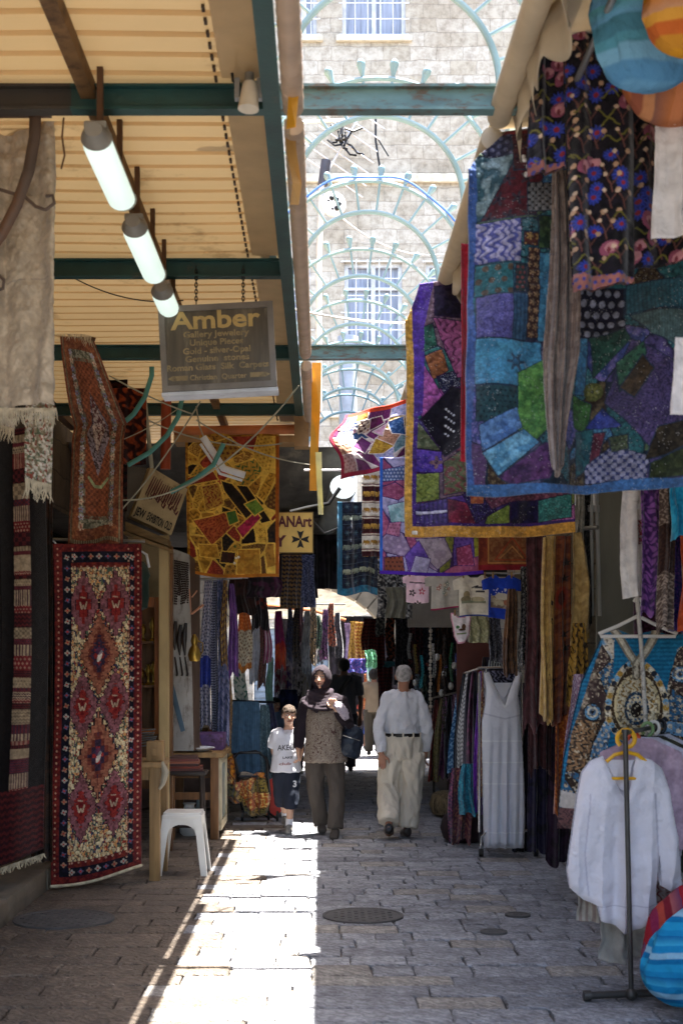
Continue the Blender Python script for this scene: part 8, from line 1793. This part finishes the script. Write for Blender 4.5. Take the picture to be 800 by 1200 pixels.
# ---------------- boy
def boy():
 Y = 13.5; loc = (P(337, 0, Y).x, Y, 0); q = lambda px, py, y=0.: (P(px, py, Y).x-loc[0], y, P(px, py, Y).z)
 J = dict(head=q(338.5, 839, -.02), neck=q(337, 856.5), chest=q(336, 869), waist=q(335.5, 886), pelvis=q(335, 902, .01),
             shL=q(323.5, 861), elL=q(320, 880, .05), wrL=q(324, 896, .10), shR=q(349, 861), elR=q(353, 876, .01), wrR=q(351.5, 889, -.03),
             hipL=q(330, 909), knL=q(329, 930, .05), anL=q(333.5, 958, .24), toL=q(333.5, 967, .12), hipR=q(341.5, 909), knR=q(341, 932, -.03), anR=q(339, 965, -.02), toR=q(338.5, 974, -.17),
             hdL=(.1, .1, -1), pnL=(1, 0, 0), sdL=(-1, 0, 0), hdR=(-.06, -.0, .6), pnR=(-1, -.2, 0), sdR=(-1, 0, 0))
 R = Matrix.Rotation(math.radians(6), 3, 'Z')
 t, J = figure('small boy in a printed white t-shirt and dark shorts holding the woman hand', loc, J, .76, '#cca288', ('#5c4434', '#a8685a', '#3c2c20'), R=R, curl=(.4, .9), voxel=.0058, thick=.95)
 hc = J['head']; g = .76*1.12; b = MB()
 skull_shell(b, hc, R, g, lambda p: p.z+.014*mnoise.noise(p*45) > (.050 if p.y < -.045 else .035 if p.y < -.02 else (-.04 if p.y > .02 else .0)), (.083, .105, .098), (0, .006, .032), .010, seg=60, rings=44)
 o = b.build('hair', M('boy_hair', '#3f3124', rough=.75, var=.35, scale=60, stretch=(1, 1, .3), bump=.8, bscale=140), t, smooth=True); solidify(o, .006, 0)
 cm = foldy(M('white_tee', '#dcdce2', rough=.85, var=.05), 13, .6, .02)
 top_garment('t_shirt', t, J, cm, .76, (.17, .175, .18, .205), (.078, .085, .088), hem=-.02, A=.006, seed=9, sleeve_to=('s', 's'), voxel=.009)
 gm = M('shirt_print', '#3c3c44', rough=.7)
 for s_, px, py, w, sz in (('AKEOS', 337, 879, .20, .075), ('LAKE', 337, 889, .10, .03), ('club', 334, 896.5, .12, .035)):
  o = text(s_, sz, gm if s_ != 'club' else M('shirt_print_red', '#8c5a5a'), t, P(px, py, Y-.132), (1, 0, .05), (0, 0, 1), ext=.001, width=w, bold=.001, name='shirt_lettering')
  for v in o.data.vertices: v.co.y += 1.9*(v.co.x-(.0))**2+.02*abs(v.co.x)*4
 sm = foldy(M('navy_shorts', '#1a2130', rough=.85, var=.1), 12, .6, .02)
 JJ = dict(J);
 for S_ in 'LR': JJ['an'+S_] = J['kn'+S_].lerp(J['an'+S_], .45)
 o = trousers(t, JJ, sm, .76, r=(.115, .108, .104, .105), A=.006, seed=4, pel=(.172, .13)); o.name = 'shorts'
 o = text('3', .085, M('white_print', '#c9c9cc'), t, P(345.5, 922, Y-.13), (1, .2, 0), (0, 0, 1), ext=.001, bold=.003, name='number_print')
 for S_ in 'LR':
  shoe(t, J['an'+S_], J['to'+S_], .78, M('grey_trainer', '#6e6a66', rough=.7, dirt='#9c9a94', dscale=20, dthr=.5))
  b = MB(); a = J['an'+S_]; k_ = (J['kn'+S_]-a).normalized(); b.tube([a-k_*.02, a+k_*.05], [.036, .037], 14); b.build('sock', cm, t, smooth=True)
boy()
# ---------------- old man from behind
def man():
 Y = 13.15; loc = (P(470, 0, Y).x, Y, 0); q = lambda px, py, y=0.: (P(px, py, Y).x-loc[0], y, P(px, py, Y).z)
 J = dict(head=q(473, 793.5, .02), neck=q(472, 812, .0), chest=q(471, 832, .0), waist=q(471, 856, .0), pelvis=q(471, 880, .0),
             shL=q(454, 818), elL=q(443, 851, -.06), wrL=q(446, 881, -.14), shR=q(489, 818), elR=q(500, 850, -.03), wrR=q(499, 880, .06),
             hipL=q(459, 888), knL=q(455, 922, .03), anL=q(454, 962, -.22), toL=q(455, 977, -.06), hipR=q(483, 888), knR=q(482, 924, .02), anR=q(477, 970, -.02), toR=q(474, 979, .18),
             hdL=(.1, .02, -1), pnL=(.35, .9, 0), sdL=(1, 0, 0), hdR=(-.05, .3, -1), pnR=(-1, 0, 0), sdR=(1, 0, 0))
 R = Matrix.Rotation(math.radians(180-8), 3, 'Z') @ Matrix.Rotation(math.radians(5), 3, 'X')
 t, J = figure('old man with cropped grey hair seen from behind in pale shirt and beige trousers', loc, J, 1., '#a87860', R=R, curl=(.45, .5))
 hc = J['head']; b = MB()
 skull_shell(b, hc, R, 1., lambda p: (p.y > -.01 and -.065 < p.z < .112 and not (p.z > .03 and p.y < .0) and not (abs(p.x) > .06 and p.z < 0 and p.y < .03)), (.0775, .099, .0925), (0, .013, .030), .003)
 o = b.build('hair', M('cropped_grey_hair', '#8f8c8a', rough=.8, var=.22, scale=26, col2='#aaa5a2', bump=.5, bscale=200), t, smooth=True); solidify(o, .004, 0)
 sm = foldy(M('pale_shirt', '#cccdd2', rough=.85, var=.05, stretch=(1, 1, .6)), 11, .8)
 top_garment('shirt', t, J, sm, 1., (.158, .178, .170, .156), (.062, .054, .044), hem=.125, A=.012, sc=(12, 12, 7), seed=21)
 b = MB(); n = J['neck']; b.tube([n+V3(0, .0, -.01), n+V3(0, .0, .015), n+V3(0, 0, .035)], [(.075, .07), (.067, .064), (.062, .060)], 20, side=(1, 0, 0)); b.build('collar', sm, t, smooth=True)
 for S_ in 'LR':
  el, wr = J['el'+S_], J['wr'+S_]; d = (wr-el).normalized(); b = MB(); b.tube([wr-d*.07, wr-d*.05, wr-d*.005], [.048, .051, .046], 16); b.build('cuff', sm, t, smooth=True)
 trousers(t, J, foldy(M('beige_trousers', '#d2c8b6', rough=.85, var=.06, stretch=(1, 1, .45)), 11, .8), 1., top=.155, r=(.120, .108, .098, .098), A=.012, seed=13, pel=(.192, .148), drop=.01)
 b = MB(); w = P(471, 861, Y); pts = [w+V3(.172*math.cos(a), .133*math.sin(a), 0) for a in [2*math.pi*k_/36 for k_ in range(37)]]; b.tube(pts, [(.004, .016)]*37, 8, side=(0, 0, 0.01) if False else None, caps=False)
 b = MB(); vs = []; fs = []
 for k_ in range(40):
  a = 2*math.pi*k_/40
  for rr, z in ((0, -.017), (.006, -.017), (.006, .017), (0, .017)): vs.append(w+V3((.176+rr)*math.cos(a), (.136+rr)*math.sin(a), z))
 for k_ in range(40):
  for i in range(4): fs.append((k_*4+i, k_*4+(i+1) % 4, ((k_+1) % 40)*4+(i+1) % 4, ((k_+1) % 40)*4+i))
 b.add(vs, fs); b.build('belt', M('black_leather', '#15120f', rough=.4), t)
 for a in (-1.57, -1.0, -2.15, -.4, -2.75):
  b = MB(); b.box(w+V3(.184*math.cos(a), .144*math.sin(a), 0), (.014, .014, .05), Matrix.Rotation(a+1.57, 3, 'Z')); b.build('belt_loop', M('beige_trousers'), t)
 for S_ in 'LR': shoe(t, J['an'+S_], J['to'+S_], 1.05, M('dark_leather_shoe', '#241c1a', rough=.35, dirt='#5a3a30', dscale=20, dthr=.6))
man()
# ---------------- background people
def bystander(label, px, Y, H, yaw, skin, topc, legc, hairc, long_sleeve=False, stride=.12, short=False, long_hair=False, arms=0., skirt=False):
 g = H/1.7; loc = (P(px, 0, Y).x, Y, 0); Rz = Matrix.Rotation(yaw, 3, 'Z'); r = lambda x, y, z: tuple(Rz @ V3(x, y, z)*H)
 J = dict(head=r(0, -.01, .925), neck=r(0, .01, .845), chest=r(0, 0, .75), waist=r(0, 0, .63), pelvis=r(0, 0, .53), shL=r(-.118, 0, .815), shR=r(.118, 0, .815), elL=r(-.145-arms, .01, .64), elR=r(.145+arms, .01, .64), wrL=r(-.14, -.05, .49+arms), wrR=r(.14, -.05, .49+arms),
             hipL=r(-.055, 0, .50), hipR=r(.055, 0, .50), knL=r(-.06, -stride*.6, .275), knR=r(.06, stride*.3, .275), anL=r(-.06, -stride, .05), anR=r(.06, stride, .06), toL=r(-.06, -stride-.09, .022), toR=r(.06, stride-.09, .022))
 for a in ('hdL', 'hdR'): J[a] = (0, 0, -1)
 for a in ('pnL', 'pnR'): J[a] = tuple(Rz @ V3(0, 1, 0))
 t, J = figure(label, loc, J, g, skin, ('#2c2018', '#8c5048', '#1c1410'), R=Rz, voxel=.010 if g > .8 else .008, curl=(.4, .4))
 b = MB(); kk = g if g > .93 else g*1.12
 skull_shell(b, J['head'], Rz, kk, lambda p: (p.z > .05 if p.y < -.03 else p.z > -.06 if p.y > .02 else p.z > .0), (.085, .106, .098), (0, .010, .032), .006, seg=26, rings=18)
 o = b.build('hair', M('hair_'+hairc.strip('#'), hairc, rough=.7, var=.3, scale=50, bump=.6, bscale=100), t, smooth=True); solidify(o, .014, 0)
 tm = M('top_'+topc.strip('#'), topc, rough=.85, var=.1); lm = M('legs_'+legc.strip('#'), legc, rough=.85, var=.1)
 top_garment('top', t, J, tm, g, (.165, .18, .17, .185), (.072, .068, .06), hem=-.03, A=.006, seed=px % 7, sleeve_to=('wr', 'wr') if long_sleeve else ('s', 's'), voxel=.013)
 JJ = dict(J)
 if short:
  for S_ in 'LR': JJ['an'+S_] = J['kn'+S_].lerp(J['an'+S_], .08)
 o = trousers(t, JJ, lm, g, r=(.105, .095, .082, .08), A=.006, seed=2, pel=(.165, .125))
 if short: o.name = 'shorts'
 for S_ in 'LR': shoe(t, J['an'+S_], J['to'+S_], g, M('dark_leather_shoe'))
 return t, J
t_, J_ = bystander('man in a dark grey t-shirt with a black strap walking away behind the woman', 403, 20.8, 1.74, math.pi, '#6a4a3c', '#4a4a4e', '#1c1c22', '#15110f', stride=.10)
b = MB(); b.tube([J_['shR']+V3(.10, -.12, .05) if False else J_['neck']+V3(.10, -.10, -.0), J_['chest']+V3(-.02, -.14, 0), J_['waist']+V3(-.17, -.10, -.02)], [(.03, .008)]*3, 8); b.build('strap', M('black_leather'), t_)
bystander('dark-haired person in a maroon top standing behind the woman shoulder', 358, 20.2, 1.66, math.pi*.9, '#6a4a3c', '#2c141c', '#16161c', '#15110f', long_sleeve=True, stride=.05)
bystander('child in a salmon red t-shirt and blue shorts in the sunlit lane far away', 429, 26.5, 1.14, .5, '#a87458', '#c05248', '#24408c', '#2c1c14', short=True, stride=.05, arms=.03)
bystander('small dark-haired child in a grey blue shirt half hidden behind the boy', 322, 18.4, 1.2, .6, '#a88068', '#5c6c84', '#2c3444', '#1c1512', stride=.03)
bystander('person in tan clothes deep in the lane beside the old man elbow', 438, 24.5, 1.55, math.pi, '#8c6450', '#8c7a64', '#4c4438', '#1c1512', stride=.06)
# ================================================================ camera, light
cam = bpy.data.cameras.new('camera'); co = bpy.data.objects.new('camera', cam); COL.objects.link(co)
co.location = (0, 0, CAMZ); co.rotation_euler = (math.radians(90), 0, 0)
cam.sensor_fit = 'VERTICAL'; cam.sensor_height = 36; cam.sensor_width = 24; cam.lens = 48
cam.shift_x = .02; cam.shift_y = 175/1200; cam.clip_end = 500
cam.dof.use_dof = True; cam.dof.focus_distance = 13.2; cam.dof.aperture_fstop = 4.2
SC.camera = co
sv = Vector((.185, .08, 1.)).normalized()
sun = bpy.data.lights.new('sun', 'SUN'); sun.energy = 5.; sun.angle = math.radians(.5); sun.color = (1, .96, .90)
so = bpy.data.objects.new('sun', sun); COL.objects.link(so); so.rotation_euler = (-sv).to_track_quat('-Z', 'Y').to_euler()
w = bpy.data.worlds.new('World'); SC.world = w; w.use_nodes = True
N = w.node_tree.nodes; L = w.node_tree.links
sk = N.new('ShaderNodeTexSky'); sk.sky_type = 'NISHITA'; sk.sun_disc = False
sk.sun_elevation = math.asin(sv.z); sk.sun_rotation = math.atan2(sv.x, sv.y); sk.air_density = 1.; sk.dust_density = 2.5
L.new(sk.outputs[0], N['Background'].inputs[0]); N['Background'].inputs[1].default_value = .125
SC.view_settings.view_transform = 'Standard'; SC.view_settings.look = 'None'; SC.view_settings.exposure = EXPO; SC.view_settings.gamma = 1
SC.view_settings.use_curve_mapping = False
SC.render.engine = 'CYCLES'; SC.cycles.use_denoising = True; SC.cycles.max_bounces = 8; SC.cycles.diffuse_bounces = 5; SC.cycles.glossy_bounces = 3
SC.cycles.transmission_bounces = 4; SC.cycles.transparent_max_bounces = 6; SC.cycles.sample_clamp_indirect = 6
